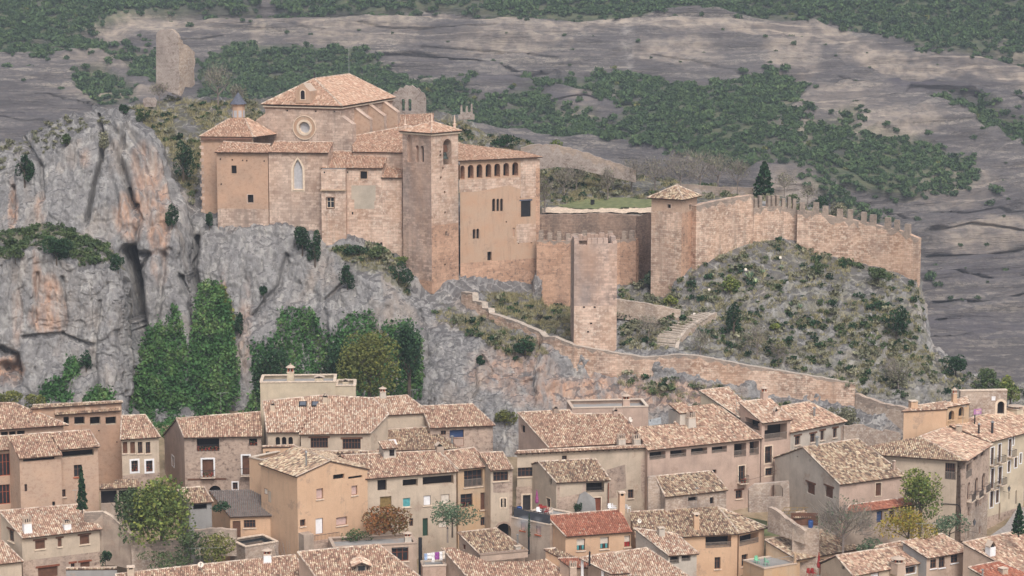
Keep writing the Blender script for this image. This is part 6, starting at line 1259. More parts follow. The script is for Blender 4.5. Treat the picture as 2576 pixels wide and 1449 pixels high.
for i, q in enumerate((P_[0].lerp(P_[3], .3), P_[0].lerp(P_[3], .95), P_[1].lerp(P_[0], .05))): m = MB(); q = q + b.wd * .25 + b.eu * .2; m.box(V((q.x, q.y, q.z - 6)), b.eu * .14, b.wd * .14, UP * 5.8, 'white'); b.part(m, 'post')
b = Bld('house', 'turreted pink chimney stack house with a red lean-to roof at the bottom middle', c=c3, wall='plaster_pink', tile='tile_red')
b.slab([(760, 1390), (950, 1382), (810, 1310), (660, 1316)], d=246, pitch=16, over=.2, verge='', base=-6); b.chimney(772, 1340, 1450, 56, 'crown', wall='plaster_pink', p=at(*c3(772, 1440), 243)); b.done()
b = Bld('house', 'lichen covered roof over a dark open shed with red furniture', c=c4, wall='plaster_tan', tile='tile_old')
P_ = b.slab([(592, 1336), (1035, 1254), (782, 1116), (358, 1194)], d=254, pitch=18, over=.3, verge='LR', base=-5); b.win('F', 606, 1340, 735, 1460, 'void', dep=2.0, name='shed_opening'); b.win('F', 745, 1320, 905, 1460, 'void', dep=2.0, name='shed_opening'); b.done()
b = Bld('terrace', 'small tile edged roof terrace with green plastic chairs', 'terrace', c=c4, wall='plaster_tan')
TG = b.box((352, 1400), (584, 1362), d=251.5, depth=4.2, base=-5, coping='ridge', sink=.05); TGu, TGw = b.eu.copy(), b.wd.copy(); m = MB(); q = TG[1]; m.box(q - b.eu * .15 + b.wd * .2, b.eu * .14, b.wd * .14, UP * 1.2, 'plaster_tan'); mr = MB(); a_ = TG[0] + b.wd * .15; e_ = TG[1] + b.wd * .15; mr.tube(a_ + UP, e_ + UP, .025, .025, 'steel', 5)
for i in range(26): x = a_.lerp(e_, i / 25); mr.tube(x, x + UP, .012, .012, 'steel', 4)
b.done(); b.part(m, 'pillar'); b.part(mr, 'railing')
b = Bld('house', 'gabled house with a massive plastered chimney breaking its eave', c=c4, wall='plaster_grey')
b.slab([(985, 1452), (1523, 1348), (1342, 1233), (862, 1305)], d=245, pitch=19, over=.3, ridge=2, backpt=('L', (740, 1354)), verge='LR', base=-8); b.win('L', 902, 1372, 922, 1402, 'void'); b.win('F', 1352, 1384, 1425, 1432, 'glass', sur='white', sw=.1); b.win('F', 1110, 1430, 1165, 1470, 'white', dep=.1)
p = onpl(*c4(1288, 1400), *b.pl) - b.wd * .3; b.chimney(1288, 1314, 1420, 84, 'spanish', wall='plaster_pink', p=p); b.done()
b = Bld('house', 'house with clean pink tiles, a grey stepped side wall and three windows', c=c4, wall='plaster_pink', tile='tile_mix')
b.slab([(1515, 1325), (1826, 1272), (1616, 1151), (1328, 1205)], d=249.5, pitch=18, over=.3, verge='LR', base=-8); b.f['L'].mat = 'cement'
for x0, x1, y0, y1 in ((1530, 1572, 1332, 1395), (1591, 1632, 1316, 1390), (1676, 1726, 1297, 1356)): b.win('F', x0, y0, x1, y1, 'glass', dep=.15, sill='white')
b.slab([(1130, 1250), (1330, 1216), (1320, 1203), (1140, 1240)], d=252.5, yaw=14, pitch=14, over=.1, verge='', base=-4, wall='cement'); b.done()
b = Bld('house', 'wide roof running out of the frame with a white tapered chimney', c=c4, wall='plaster_pink')
b.slab([(2190, 1450), (2640, 1360), (2350, 1086), (1756, 1214)], d=245, pitch=18, over=.3, verge='LR', base=-8); b.chimney(1955, 1198, 1300, 54, 'tent', wall='white'); b.done()
b = Bld('house', 'small red tiled roof with grey chimney pots tucked below the wide roof', c=c4, wall='plaster_grey', tile='tile_red')
b.slab([(1990, 1500), (2260, 1450), (2010, 1346), (1798, 1388)], d=241, pitch=17, over=.25, verge='LR', base=-8); b.chimney(2045, 1388, 1430, 50, 'box', wall='plaster_grey'); b.chimney(1900, 1395, 1450, 12, 'pipe'); b.done()
# sheds and yards
b = Bld('shed', 'low orange workshop under a grey corrugated roof', 'shed', c=c1, wall='plaster_orange', tile='corrugated')
P_ = b.slab([(1752, 1000), (2180, 985), (2000, 790), (1592, 800)], d=259.5, pitch=14, over=.3, verge='', caps=False, base=0); ridge_caps(b.rb, P_[1], P_[2], 'tile_red', .16, .1); b.win('F', 1856, 1022, 1946, 1082, 'glass', mull=3, dep=.2, sill='mortar'); b.win('F', 1772, 1030, 1832, 1165, 'door', dep=.2, frame='wood'); b.done()
b = Bld('shed', 'small tiled lean-to open under its eave above a grey wall', 'shed', c=c1, wall='cement', tile='tile_old')
b.slab([(1440, 898), (1624, 886), (1552, 769), (1345, 784)], d=259, pitch=19, over=.3, verge='LR', base=0); b.win('F', 1470, 902, 1575, 945, 'void', dep=.8); b.done()
b = Bld('shed', 'open lean-to with a curved edge of old tiles beside the brick house', 'shed', c=c1, wall='plaster_old', tile='tile_old')
P_ = b.slab([(757, 788), (1072, 772), (1050, 712), (880, 716), (870, 745), (757, 752)], d=262, pitch=15, over=.2, verge='', caps=False, base=0); b.win('F', 765, 800, 890, 900, 'void', dep=.6, name='shed_opening'); b.win('F', 905, 795, 1050, 890, 'void', dep=.6, name='shed_opening'); b.done()
curtain('garden_wall', 'tall peeling plaster wall stepping down beside the beige house', [c1(640, 968) + (c1(0, 1330)[1], 256), c1(780, 960) + (c1(0, 1330)[1], 256), c1(850, 1000) + (c1(0, 1330)[1], 255.5), c1(1000, 1135) + (c1(0, 1360)[1], 254.5)], .6, 'plaster_old', .02, cop='mortar')
curtain('garden_wall', 'mossy rubble wall along the back of the overgrown garden', [c1(1000, 1225) + (c1(0, 1380)[1], 254), c1(1180, 1190) + (c1(0, 1380)[1], 255), c1(1400, 1180) + (c1(0, 1380)[1], 256)], .6, 'rubble', .12)
curtain('garden_wall', 'rubble wall in front of the corrugated workshop', [c1(1480, 1100) + (c1(0, 1260)[1], 256.6), c1(1640, 1090) + (c1(0, 1260)[1], 256.6), c1(1798, 1098) + (c1(0, 1260)[1], 256.4)], .6, 'rubble', .1)
b = Bld('trough', 'old stone water basin filled with dark water', 'basin', c=c2, wall='rubble'); C = b.box((15, 1258), (235, 1222), d=254.5, depth=4, base=-2, coping='mortar', sink=.35); b.done(); m = MB(); q = offset_poly([(p.x, p.y) for p in C], [.25] * 4); m.face([V((x, y, C[0].z - .3)) for x, y in q], 'water'); b.part(m, 'water')
b = Bld('low_wall', 'grey cement wall capped with round tiles at the bottom edge', 'wall', c=c1, wall='cement', tile='tile_old'); b.slab([(500, 1400), (892, 1395), (890, 1384), (505, 1388)], d=247, yaw=2, pitch=20, over=.05, side=.02, base=-6, verge=''); b.done()
b = Bld('low_roof', 'strip of red tiled lean-to under the new house gable', 'shed', c=c3, wall='plaster_orange', tile='tile_old'); b.slab([(700, 1322), (830, 1312), (640, 1238), (550, 1246)], d=248.6, yaw=8, pitch=15, over=.1, verge='', base=-6); b.done()
ruin('ruined_house', 'roofless red rubble house with a boarded window', c4, [(245, 1000), (245, 838), (290, 800), (360, 795), (390, 792), (500, 782), (530, 780), (535, 990)], 262, 6, .6, 'rubble', None, ((395, 800, 487, 890),))
ruin('ruined_house', 'pale broken walls and fallen beams of a collapsed house', c4, [(915, 540), (918, 385), (960, 390), (1000, 378), (1060, 380), (1085, 395), (1200, 430), (1210, 415), (1240, 420), (1320, 440), (1320, 540)], 281, 2, .6, 'rubble')
ruin('ruined_wall', 'leaning old house of red rubble with a crumbling end', c3, [(1345, 1000), (1345, 700), (1400, 690), (1420, 760), (1470, 830), (1530, 860), (1530, 1000)], 263, 4, .7, 'rubble')
b = Bld('house', 'old sagging dark tiled roof over rubble walls beside the rose house', c=c3, wall='rubble', tile='tile_old')
b.slab([(1478, 848), (1956, 795), (1830, 650), (1400, 690)], d=261, pitch=19, over=.3, verge='LR', base=-2); b.win('F', 1650, 848, 1720, 880, 'void', dep=.5); b.win('F', 1815, 850, 1845, 900, 'void', dep=.3); b.done()
curtain('garden_wall', 'tumbledown rubble garden wall dropping toward the lichen roof', [c4(380, 960) + (c4(0, 1100)[1], 259), c4(470, 1010) + (c4(0, 1130)[1], 257), c4(560, 1080) + (c4(0, 1160)[1], 255.5), c4(640, 1130) + (c4(0, 1190)[1], 254.5)], .6, 'rubble', .12)
# street climbing past the corner house
pp = [at(*c4(1930, 1180), 268), at(*c4(2060, 1090), 276), at(*c4(2150, 960), 288), at(*c4(2185, 880), 300)]; m = MB()
for a, e in zip(pp[:-1], pp[1:]): m.face([a, a + V((14, -2, -.2)), e + V((14, -2, -.2)), e], 'asphalt')
tag(m.build('street'), 'grey street climbing along the corner house', None, None, 'structure')
m = MB()
for q in ([(185, 1022), (375, 1060), (375, 1090), (280, 1050)], [(345, 1110), (495, 1140), (480, 1165), (350, 1168)], [(185, 1022), (380, 1090), (500, 1150), (340, 1170), (200, 1060)]): m.face([onpl(*c4(*p), V((0, 256, 3.6)), V((0, -.28, 1))) + UP * .02 * len(m.f) for p in q], 'grass_ground')
tag(m.build('lawn'), 'patch of green lawn between the garden walls', None, None, 'structure')
# ---- vegetation --------------------------------------------------------------------------------
def quads(P, size, jit=.35, flatten=0.0):
    n = len(P); a = rng.normal(size=(n, 3)); a[:, 2] *= 1 - flatten; a /= np.linalg.norm(a, axis=1, keepdims=True) + 1e-9
    b = rng.normal(size=(n, 3)); b -= (b * a).sum(1, keepdims=True) * a; b /= np.linalg.norm(b, axis=1, keepdims=True) + 1e-9
    s = (np.broadcast_to(size, (n,)) * (1 + jit * rng.normal(size=n)).clip(.4, 1.9))[:, None]
    return np.stack([P + a * s, P + b * s * .7, P - a * s, P - b * s * .7], 1)      # n,4,3
def lobes(c, r, n, k=9, shell=.75, lo=-0.55):
    """points in the outer part of k overlapping clumps filling an ellipsoid; second value: a tint per clump"""
    c = np.array(c, float); r = np.array(r, float); d = rng.normal(size=(k, 3)); d /= np.linalg.norm(d, axis=1, keepdims=True); d[:, 2] = np.where(d[:, 2] < lo, -d[:, 2], d[:, 2])
    cc = d * rng.uniform(.35, .72, (k, 1)); rr = rng.uniform(.3, .52, k); w = rr ** 2; i = rng.choice(k, n, p=w / w.sum())
    q = rng.normal(size=(n, 3)); q /= np.linalg.norm(q, axis=1, keepdims=True); q *= (rng.uniform(shell ** 3, 1.12, (n, 1))) ** (1 / 3)
    p = cc[i] + q * rr[i][:, None]; t = rng.uniform(0, 1, k)[i]
    return c + p * r, t
def leafmesh(name, Q, tint, mat, parent=None, root=None, clump=.5):
    n = len(Q); o = np.array(root.location) if root is not None else 0; u = np.clip(tint * clump + rng.uniform(0, 1, n) * (1 - clump), 0, 1)
    me = npmesh(name, (Q - o).reshape(-1, 3), np.arange(n * 4).reshape(n, 4), [MAT[mat]], uv=np.stack([u, rng.uniform(0, 1, n)], 1)); return link(name, me, parent)
def grow_limbs(mb, p, h, w, lean=0.0, mat='bark', n=6, r0=None, seed=0, up=.75):
    r0 = r0 or max(.05, h * .028); q = p + V((lean * h, 0, h * .45)); mb.tube(p - UP * .3, q, r0, r0 * .7, mat, 6)
    for i in range(n):
        a = 2 * math.pi * (i + random.random() * .6) / n; s = p.lerp(q, random.uniform(.6, 1)); e = s + V((math.cos(a) * w * random.uniform(.25, .42), math.sin(a) * w * random.uniform(.25, .42), h * random.uniform(.2, .5) * up)); mb.tube(s, e, r0 * .45, r0 * .15, mat, 4, False)
        for _ in range(2): f = e + V((random.uniform(-1, 1), random.uniform(-1, 1), random.uniform(.1, 1))) * w * .16; mb.tube(e.lerp(s, random.uniform(0, .4)), f, r0 * .18, r0 * .06, mat, 3, False)
def tree(x, ybase, ytop, wpx, p, mat, label, leaf=.16, n=1600, cat='tree', name='tree', group=None, low=.28, k=12, lean=0, tr=True):
    """p: base point; crown fills the upper part down to share low of the height"""
    sc = p.y / F; h = (ybase - ytop) * sc / CP; w_ = wpx * sc; root = tag(empty(name, p), label, cat, group)
    if tr: mb = MB(); grow_limbs(mb, V(p), h, w_, lean); mb.build('trunk', root, root)
    cz = h * (low + (1 - low) / 2); P, t = lobes((p.x + lean * h, p.y, p.z + cz), (w_ / 2, w_ / 2 * .9, h * (1 - low) / 2), n, k)
    leafmesh('crown', quads(P, leaf), t, mat, root, root); return root
def bush(x, ybase, ytop, wpx, p, mat, label, **kw):
    kw.setdefault('low', -.1); kw.setdefault('leaf', .12); kw.setdefault('n', 700); kw.setdefault('k', 8)
    return tree(x, ybase, ytop, wpx, p, mat, label, cat='bush', name='bush', **kw)
def cypress(x, ybase, ytop, wpx, p, mat, label, n=1500, leaf=.12, spread=.75, cat='tree', name='cypress_tree'):
    sc = p.y / F; h = (ybase - ytop) * sc / CP; r = wpx * sc / 2; root = tag(empty(name, p), label, cat); z = rng.uniform(0, 1, n) ** 1.15; a = rng.uniform(0, 2 * math.pi, n)
    prof = np.minimum(1, (1 - z) ** spread * 1.15) * (0.82 + .25 * np.sin(z * 38 + 2 * np.sin(a * 2))); rr = r * prof * rng.uniform(.65, 1.05, n); P = np.stack([p.x + rr * np.cos(a), p.y + rr * np.sin(a), p.z + h * (.04 + .96 * z)], 1)
    leafmesh('crown', quads(P, leaf), (np.sin(z * 20 + a * 2) + 1) / 2, mat, root, root); mb = MB(); mb.tube(V(p) - UP * .3, V(p) + UP * h * .9, r * .12, .03, 'bark', 6); mb.build('trunk', root, root); return root
def bare_tree(x, ybase, ytop, wpx, p, label, mat='twigs', group=None, n=500, leaves=None, nl=150):
    sc = p.y / F; h = (ybase - ytop) * sc / CP; w_ = wpx * sc; root = tag(empty('bare_tree', p), label, 'tree', group); mb = MB(); grow_limbs(mb, V(p), h, w_, 0, 'twig', 7, h * .022); mb.build('trunk', root, root)
    P, t = lobes((p.x, p.y, p.z + h * .62), (w_ / 2, w_ / 2, h * .42), n, 12, .3); d = P - np.array([p.x, p.y, p.z + h * .25]); d /= np.linalg.norm(d, axis=1, keepdims=True); d += rng.normal(size=d.shape) * .45; L = rng.uniform(.25, .75, (n, 1)) * max(.5, h * .13)
    s = np.cross(d, rng.normal(size=d.shape)); s /= np.linalg.norm(s, axis=1, keepdims=True) + 1e-9; s *= .022; Q = np.stack([P - d * L - s, P - d * L + s, P + d * L + s * .3, P + d * L - s * .3], 1); tw = leafmesh('crown', Q, t, mat, root, root)
    if leaves: P, t = lobes((p.x, p.y, p.z + h * .62), (w_ / 2, w_ / 2, h * .4), nl, 10); leafmesh('leaves', quads(P, .1), t, leaves, root, root)
    return root
# templates: unit bushes, quads of size about .16, resting on z = 0
def unit_bush(n, size, k):
    P, t = lobes((0, 0, .42), (1, 1, .62), n, k, .7); P[:, 2] = np.abs(P[:, 2]); return quads(P, size), t
def scatter(name, pts, rad, mat, n=110, size=.17, k=7, label=None, hue=.6, squash=None, kind='stuff'):
    V_ = [unit_bush(n, size, k) for _ in range(7)]; Qs = []; T_ = []; 
    for p, r in zip(pts, rad):
        q, t = V_[int(rng.integers(7))]; a = rng.uniform(0, 6.28); c, s = math.cos(a), math.sin(a); m = np.array([[c, s, 0], [-s, c, 0], [0, 0, (squash or 1) * rng.uniform(.8, 1.25)]]); Qs.append((q @ m) * r + np.array(p) - np.array([0, 0, r * .12])); T_.append(np.clip(t * .3 + rng.uniform(0, .6), 0, 1))
    o = leafmesh(name, np.concatenate(Qs), np.concatenate(T_), mat, clump=.75); return tag(o, label, None, None, kind)
def tufts(name, pts, h, mat, n=16, label=None, wd=.03):
    N = len(pts) * n; B = np.repeat(np.array(pts), n, 0) + rng.normal(size=(N, 3)) * np.array([.22, .22, .02]); d = rng.normal(size=(N, 3)) * .4; d[:, 2] = 1; L = (np.repeat(np.array(h), n) * rng.uniform(.5, 1.1, N))[:, None]; s = rng.normal(size=(N, 3)); s[:, 2] = 0; s /= np.linalg.norm(s, axis=1, keepdims=True); s *= wd
    Q = np.stack([B - s, B + s, B + d * L + s * .3, B + d * L - s * .3], 1); return tag(leafmesh(name, Q, np.repeat(rng.uniform(0, 1, len(pts)), n), mat, clump=.7), label, None, None, 'stuff')
def rand_px(n, x0, x1, y0, y1, test):
    out = []
    while len(out) < n:
        x = rng.uniform(x0, x1, 4000); y = rng.uniform(y0, y1, 4000); k = test(x, y)
        out += list(zip(x[k], y[k]))
    return out[:n]
# evergreen scrub on the far slope
def in_scrub(x, y):
    k = np.zeros(x.shape, bool); jx = x + rng.normal(size=x.shape) * 11; jy = y + rng.normal(size=x.shape) * 7
    for P_ in SCRUB: k |= inpoly(jx, jy, P_)
    for P_ in BARE: k &= ~inpoly(jx, jy, P_)
    return k
px = rand_px(9600, -520, 3100, -60, 570, in_scrub); pts = [far.pick(x, y) for x, y in px]
rad = [p.y / F * rng.uniform(8, 17) * (1.25 if rng.uniform() < .15 else 1) for p in pts]
scatter('scrub', pts, rad, 'leaf_scrub', 105, .2, 7, 'dense evergreen scrub covering the far hillside')
px = rand_px(90, -100, 2700, -40, 540, in_scrub); pts = [far.pick(x, y) for x, y in px]; scatter('scrub', pts, [p.y / F * rng.uniform(6, 12) for p in pts], 'leaf_ochre', 100, .19, 7, 'yellowing bushes scattered through the far scrub')
iso = [(2325, 108, 14), (1990, 92, 9), (1995, 110, 7), (1952, 128, 8), (1265, 250, 12), (1225, 258, 14), (1190, 210, 14), (1505, 180, 18), (640, 175, 16), (205, 195, 16), (75, 183, 10), (300, 12, 14), (545, 26, 9), (480, 58, 9), (610, 66, 7), (1590, 22, 14), (1185, 92, 5), (1260, 150, 5), (1940, 150, 6), (2110, 470, 12), (2050, 505, 15), (2130, 500, 16), (2490, 505, 20), (2475, 540, 12), (2330, 730, 16), (2350, 745, 12), (2445, 785, 8), (2180, 555, 10), (2380, 780, 8), (1815, 85, 5), (1855, 60, 6), (1420, 100, 5), (2215, 180, 6), (2450, 130, 7), (2540, 100, 8), (2200, 210, 5), (2300, 560, 9), (2400, 640, 7), (2520, 700, 9), (2250, 520, 14), (2440, 360, 10), (2560, 250, 10), (1700, 45, 6), (1310, 60, 7), (780, 95, 5), (900, 80, 5), (150, 245, 8), (60, 230, 6), (20, 175, 12), (120, 170, 7), (345, 205, 9)]
for x, y in rand_px(70, 0, 2576, 20, 800, lambda x, y: ~in_scrub(x, y) & ~((x > 330) & (x < 2310) & (y > 260)) & ~((x < 340) & (y > 270))): iso.append((x, y, rng.uniform(3, 7)))
meshes = []
for _ in range(5):
    q, t = unit_bush(170, .17, 8); meshes.append(npmesh('bush', q.reshape(-1, 3), np.arange(len(q) * 4).reshape(-1, 4), [MAT['leaf_scrub']], uv=np.stack([np.clip(t * .5 + rng.uniform(0, .4, len(q)), 0, 1), rng.uniform(0, 1, len(q))], 1)))
for x, y, r in iso:
    p = far.pick(x, y + r * .5); s = r * p.y / F * 1.25; o = link('bush', meshes[int(rng.integers(5))]); o.location = p; o.scale = (s, s, s * rng.uniform(.8, 1.2)); o.rotation_euler.z = rng.uniform(0, 6); tag(o, 'dark green evergreen bush dotting the bare grey rock slope', 'bush', 'bushes dotted over the bare rock slope')
# low growth on the castle hill
SL = [(1560, 700), (1700, 730), (1765, 640), (1900, 605), (2010, 612), (2150, 665), (2305, 712), (2325, 800), (2330, 880), (2420, 940), (2576, 985), (2576, 1010), (2160, 1000), (1990, 930), (1770, 888), (1560, 880)]
PLT = [(330, 275), (420, 245), (640, 262), (670, 300), (520, 330), (505, 420), (480, 520), (430, 400), (380, 330)]; PLT2 = [(1075, 290), (1300, 360), (1580, 440), (1900, 480), (2200, 570), (2100, 560), (1900, 500), (1640, 500), (1365, 520), (1350, 400), (1160, 380)]
LWR = [(1200, 740), (1350, 748), (1435, 768), (1435, 860), (1350, 820), (1240, 780)]; FT = [(1210, 800), (1340, 850), (1380, 900), (1320, 920), (1100, 800), (1090, 775)]; LED = [(830, 622), (960, 625), (1030, 715), (1035, 740), (960, 700), (870, 660)]; BK = [(1560, 930), (1860, 985), (2100, 1040), (1800, 1050), (1560, 975)]
REG = [(SL, 760, 520), (PLT, 120, 300), (PLT2, 260, 330), (LWR, 60, 200), (FT, 60, 80), (LED, 70, 60), (BK, 60, 60)]
B1 = []; B2 = []; B3 = []; G = []
for P_, nb, ng in REG:
    xs = [p[0] for p in P_]; ys = [p[1] for p in P_]; te = lambda x, y: inpoly(x, y, P_) & (vnoise(np.stack([x * .022, y * .03, x * 0], 1), 55) + .5 * vnoise(np.stack([x * .06, y * .08, x * 0], 1), 56) > rng.uniform(-.9, .55, x.shape))
    for x, y in rand_px(nb, min(xs), max(xs), min(ys), max(ys), te): (B1, B2, B3)[int(rng.choice(3, p=(.42, .36, .22)))].append(hill.pick(x, y))
    G += [hill.pick(x, y) for x, y in rand_px(ng * 3, min(xs), max(xs), min(ys), max(ys), te)]
scatter('low_scrub', B1, [rng.uniform(.25, 1.0) ** 1.3 + .12 for _ in B1], 'leaf_grey', 70, .19, 6, 'grey green dry scrub on the castle hill')
scatter('low_scrub', B2, [rng.uniform(.3, .9) for _ in B2], 'leaf_mid', 70, .19, 6, 'green low bushes on the castle hill')
scatter('low_scrub', B3, [rng.uniform(.35, 1.0) for _ in B3], 'leaf_dark', 80, .18, 6, 'dark evergreen low bushes on the castle hill')
tufts('grass', G, [rng.uniform(.25, .7) for _ in G], 'dry_grass', 18, 'dry grass tufts on the castle hill', .035)
bt = [(x, y) for x, y in rand_px(240, 0, 318, 574, 684, lambda x, y: inpoly(x, y, [(-20, 590), (60, 576), (150, 574), (250, 600), (316, 672), (250, 660), (200, 672), (120, 638), (-20, 660)]))]; pts = [bould.pick(x, y) for x, y in bt]; scatter('low_scrub', pts, [rng.uniform(.4, 1.0) for _ in pts], 'leaf_mid', 80, .17, 6, 'green bushes covering the top of the rock outcrop')
cl = [(x, y) for x, y in rand_px(70, 0, 300, 300, 430, lambda x, y: (y > np.interp(x, [0, 100, 200, 300], [360, 325, 290, 278])) & (y < np.interp(x, [0, 100, 200, 300], [430, 390, 345, 300])))]; pts = [left.pick(x, y) for x, y in cl]; scatter('low_scrub', pts, [rng.uniform(.3, .8) for _ in pts], 'leaf_grey', 70, .18, 6, 'small dry bushes along the cliff crest')
H_, L_, B_ = hill.pick, left.pick, bould.pick
for sh, x, yb, yt, w_, mat, lb in (
    (H_, 462, 470, 365, 62, 'leaf_dark', 'tall dark juniper in the cleft left of the church'), (L_, 432, 580, 512, 38, 'leaf_dark', 'dark juniper clinging to the folded cliff face'), (H_, 528, 582, 534, 26, 'leaf_dark', 'small dark bush at the foot of the brick chapel corner'),
    (L_, 487, 592, 555, 22, 'leaf_mid', 'bright green bush in the rock cleft beside the chapel'), (H_, 760, 640, 552, 54, 'leaf_dark', 'dark evergreen hanging from the cliff under the gothic window'), (H_, 790, 662, 560, 40, 'leaf_dark', 'taller evergreen against the stair block on the cliff edge'),
    (L_, 310, 284, 256, 28, 'leaf_dark', 'round dark bush on the very tip of the cliff'), (H_, 352, 310, 282, 30, 'leaf_mid', 'round green bush just behind the cliff tip'), (L_, 60, 466, 372, 56, 'leaf_dark', 'dark ivy like bush spilling over the left cliff'), (L_, 165, 366, 334, 34, 'leaf_mid', 'green bush on the pale cliff shelf'), (L_, 260, 380, 330, 36, 'leaf_grey', 'grey bush lodged in the cliff crack'),
    (B_, 142, 668, 588, 84, 'leaf_dark', 'large dark evergreen on the brow of the rock outcrop'), (B_, 40, 660, 620, 60, 'leaf_mid', 'low green bush at the lip of the rock outcrop'), (B_, 290, 684, 640, 44, 'leaf_dark', 'dark bush hanging over the end of the rock outcrop'), (B_, 215, 930, 878, 38, 'leaf_dark', 'dark green bush growing from the foot of the rock outcrop'),
    (H_, 900, 650, 614, 70, 'leaf_dark', 'dark bushes under the dark cellar window'), (H_, 950, 672, 630, 70, 'leaf_mid', 'green bush on the ledge below the church wall'), (H_, 1005, 672, 644, 52, 'leaf_yellow', 'bright yellow green bush against the bell tower'), (H_, 1000, 720, 660, 70, 'leaf_dark', 'dark bush sloping down beside the bell tower'), (H_, 878, 735, 662, 44, 'leaf_dark', 'dark drooping bush on the grey cliff under the church'), (H_, 665, 750, 724, 22, 'leaf_dark', 'small dark bush on the cliff face'),
    (H_, 610, 850, 790, 40, 'leaf_dark', 'dark bush beside the ivy on the cliff'), (H_, 1322, 900, 846, 64, 'leaf_dark', 'dark bush above the red rock ledge by the stepped wall'), (H_, 1210, 928, 902, 28, 'leaf_dark', 'single dark bush on the bare rock under the stepped wall'), (H_, 1845, 850, 760, 44, 'leaf_dark', 'tall dark shrub halfway down the right slope'), (H_, 1838, 742, 690, 44, 'leaf_yellow', 'yellow autumn bush right of the roofed wall tower'),
    (H_, 1640, 730, 680, 60, 'leaf_olive', 'grey green cactus like bush left of the roofed wall tower'), (H_, 2210, 720, 668, 60, 'leaf_mid', 'green bush under the outermost crenellated wall'), (H_, 2255, 850, 770, 60, 'leaf_dark', 'dark shrub near the cliff edge of the right slope'), (H_, 2060, 700, 650, 36, 'leaf_mid', 'green shrub below the bend of the crenellated wall'), (H_, 1997, 514, 486, 42, 'leaf_mid', 'clipped round green bush behind the crenellated wall'),
    (H_, 2060, 530, 490, 50, 'leaf_dark', 'dark green bush inside the crenellated wall'), (H_, 2110, 560, 505, 50, 'leaf_grey', 'greyish shrub inside the crenellated wall'), (H_, 1270, 375, 335, 70, 'leaf_dark', 'rounded dark bush behind the palace roof'), (H_, 1400, 345, 310, 40, 'leaf_yellow', 'yellow green bush at the head of the ruined wall'), (H_, 2405, 950, 890, 80, 'leaf_dark', 'dense dark bush at the far right end of the hill'), (H_, 2475, 985, 920, 90, 'leaf_mid', 'mid green bush right of the retaining wall'), (H_, 2540, 1040, 945, 70, 'leaf_yellow', 'yellow green creeper over the stone gateway'), (H_, 2260, 980, 930, 60, 'leaf_grey', 'pale dry bush above the low rubble wall'),
    (H_, 2120, 1080, 1020, 90, 'leaf_grey', 'grey brown bramble below the long enclosure wall'), (H_, 1270, 1075, 1030, 70, 'leaf_ochre', 'yellowish shrub on the bare earth below the rock ledge'), (H_, 1950, 840, 815, 30, 'leaf_yellow', 'small yellow bush in the middle of the right slope'), (H_, 1690, 770, 740, 36, 'leaf_yellow', 'yellow autumn shrub beside the climbing steps')):
    bush(x, yb, yt, w_, sh(x, yb), mat, lb, n=max(500, int(w_ * (yb - yt) * .3)), leaf=.13)
def front(x, y):
    c = [hill.pick(x, y)]
    if x < 510: c.append(left.pick(x, y))
    if x < 332: c.append(bould.pick(x, y))
    return min(c, key=lambda p: p.y)
# ivy sheets on the cliff: leaves lying on the rock
def ivy(P_, n, label, mat='leaf_ivy', sh=hill, out=.5, leaf=.2, name='ivy', big=False):
    xs = [p[0] for p in P_]; ys = [p[1] for p in P_]; px = rand_px(n, min(xs), max(xs), min(ys), max(ys), lambda x, y: inpoly(x + 4 * rng.normal(size=x.shape), y + 6 * rng.normal(size=x.shape), P_)); A = np.array([front(x, y) if sh is hill else sh.pick(x, y) for x, y in px]); px = np.array(px)
    lump = fbm(np.stack([px[:, 0] * .035, px[:, 1] * .028, px[:, 0] * 0], 1), 4, 77); A[:, 1] -= out * rng.uniform(.1, 1, len(A)) + .8 * np.clip(lump + .3, 0, 1); A[:, 2] += .15 * rng.normal(size=len(A))
    if big:
        dd = np.minimum(A[:, 1], np.interp(px[:, 1], [690, 760, 1100], [322, 316.5, 302]) + rng.uniform(-.9, .9, n)); A = atv(px[:, 0], px[:, 1], dd - .9 * np.clip(lump + .3, 0, 1))
    o = leafmesh(name, quads(A, leaf), np.clip(lump * 1.1 + .5, 0, 1), mat, clump=.65); return tag(o, label, 'ivy')
ivy([(325, 1100), (332, 960), (345, 890), (372, 832), (400, 808), (412, 818), (417, 850), (425, 800), (434, 768), (446, 772), (458, 820), (470, 872), (484, 820), (490, 760), (502, 722), (520, 702), (552, 714), (578, 765), (588, 850), (604, 930), (600, 1000), (560, 1050), (560, 1100)], 19000, 'huge curtain of ivy covering the cliff foot', big=True)
ivy([(598, 1060), (640, 960), (636, 880), (700, 850), (706, 772), (770, 768), (806, 800), (828, 840), (880, 860), (900, 1000), (830, 1030), (640, 1060)], 9500, 'dark ivy and creepers left of the yellowing tree')
ivy([(836, 850), (880, 792), (942, 782), (948, 830), (985, 802), (1036, 806), (1066, 850), (1064, 930), (1060, 985), (1000, 1010), (900, 1000)], 7500, 'green ivy climbing behind the yellowing tree')
ivy([(95, 1000), (110, 970), (160, 940), (170, 900), (195, 890), (205, 930), (165, 965), (190, 1000), (160, 1020)], 1500, 'thin trail of ivy up the rock outcrop', sh=bould); ivy([(210, 1015), (225, 980), (250, 966), (280, 980), (290, 1015)], 700, 'small patch of ivy low on the rock outcrop', sh=bould)
ivy([(535, 722), (566, 720), (590, 800), (596, 900), (575, 900), (570, 800)], 1500, 'autumn tinted ivy fringe beside the big curtain', 'leaf_ochre')
for x, yb, yt, w_ in ((30, 1025, 965, 90), (100, 1020, 975, 70), (10, 1010, 960, 50)): bush(x, yb, yt, w_, B_(x, 1000) + V((0, -3, -1)), 'leaf_ochre', 'dry brown green thicket below the cave in the rock outcrop', group='thicket below the cave', n=900)
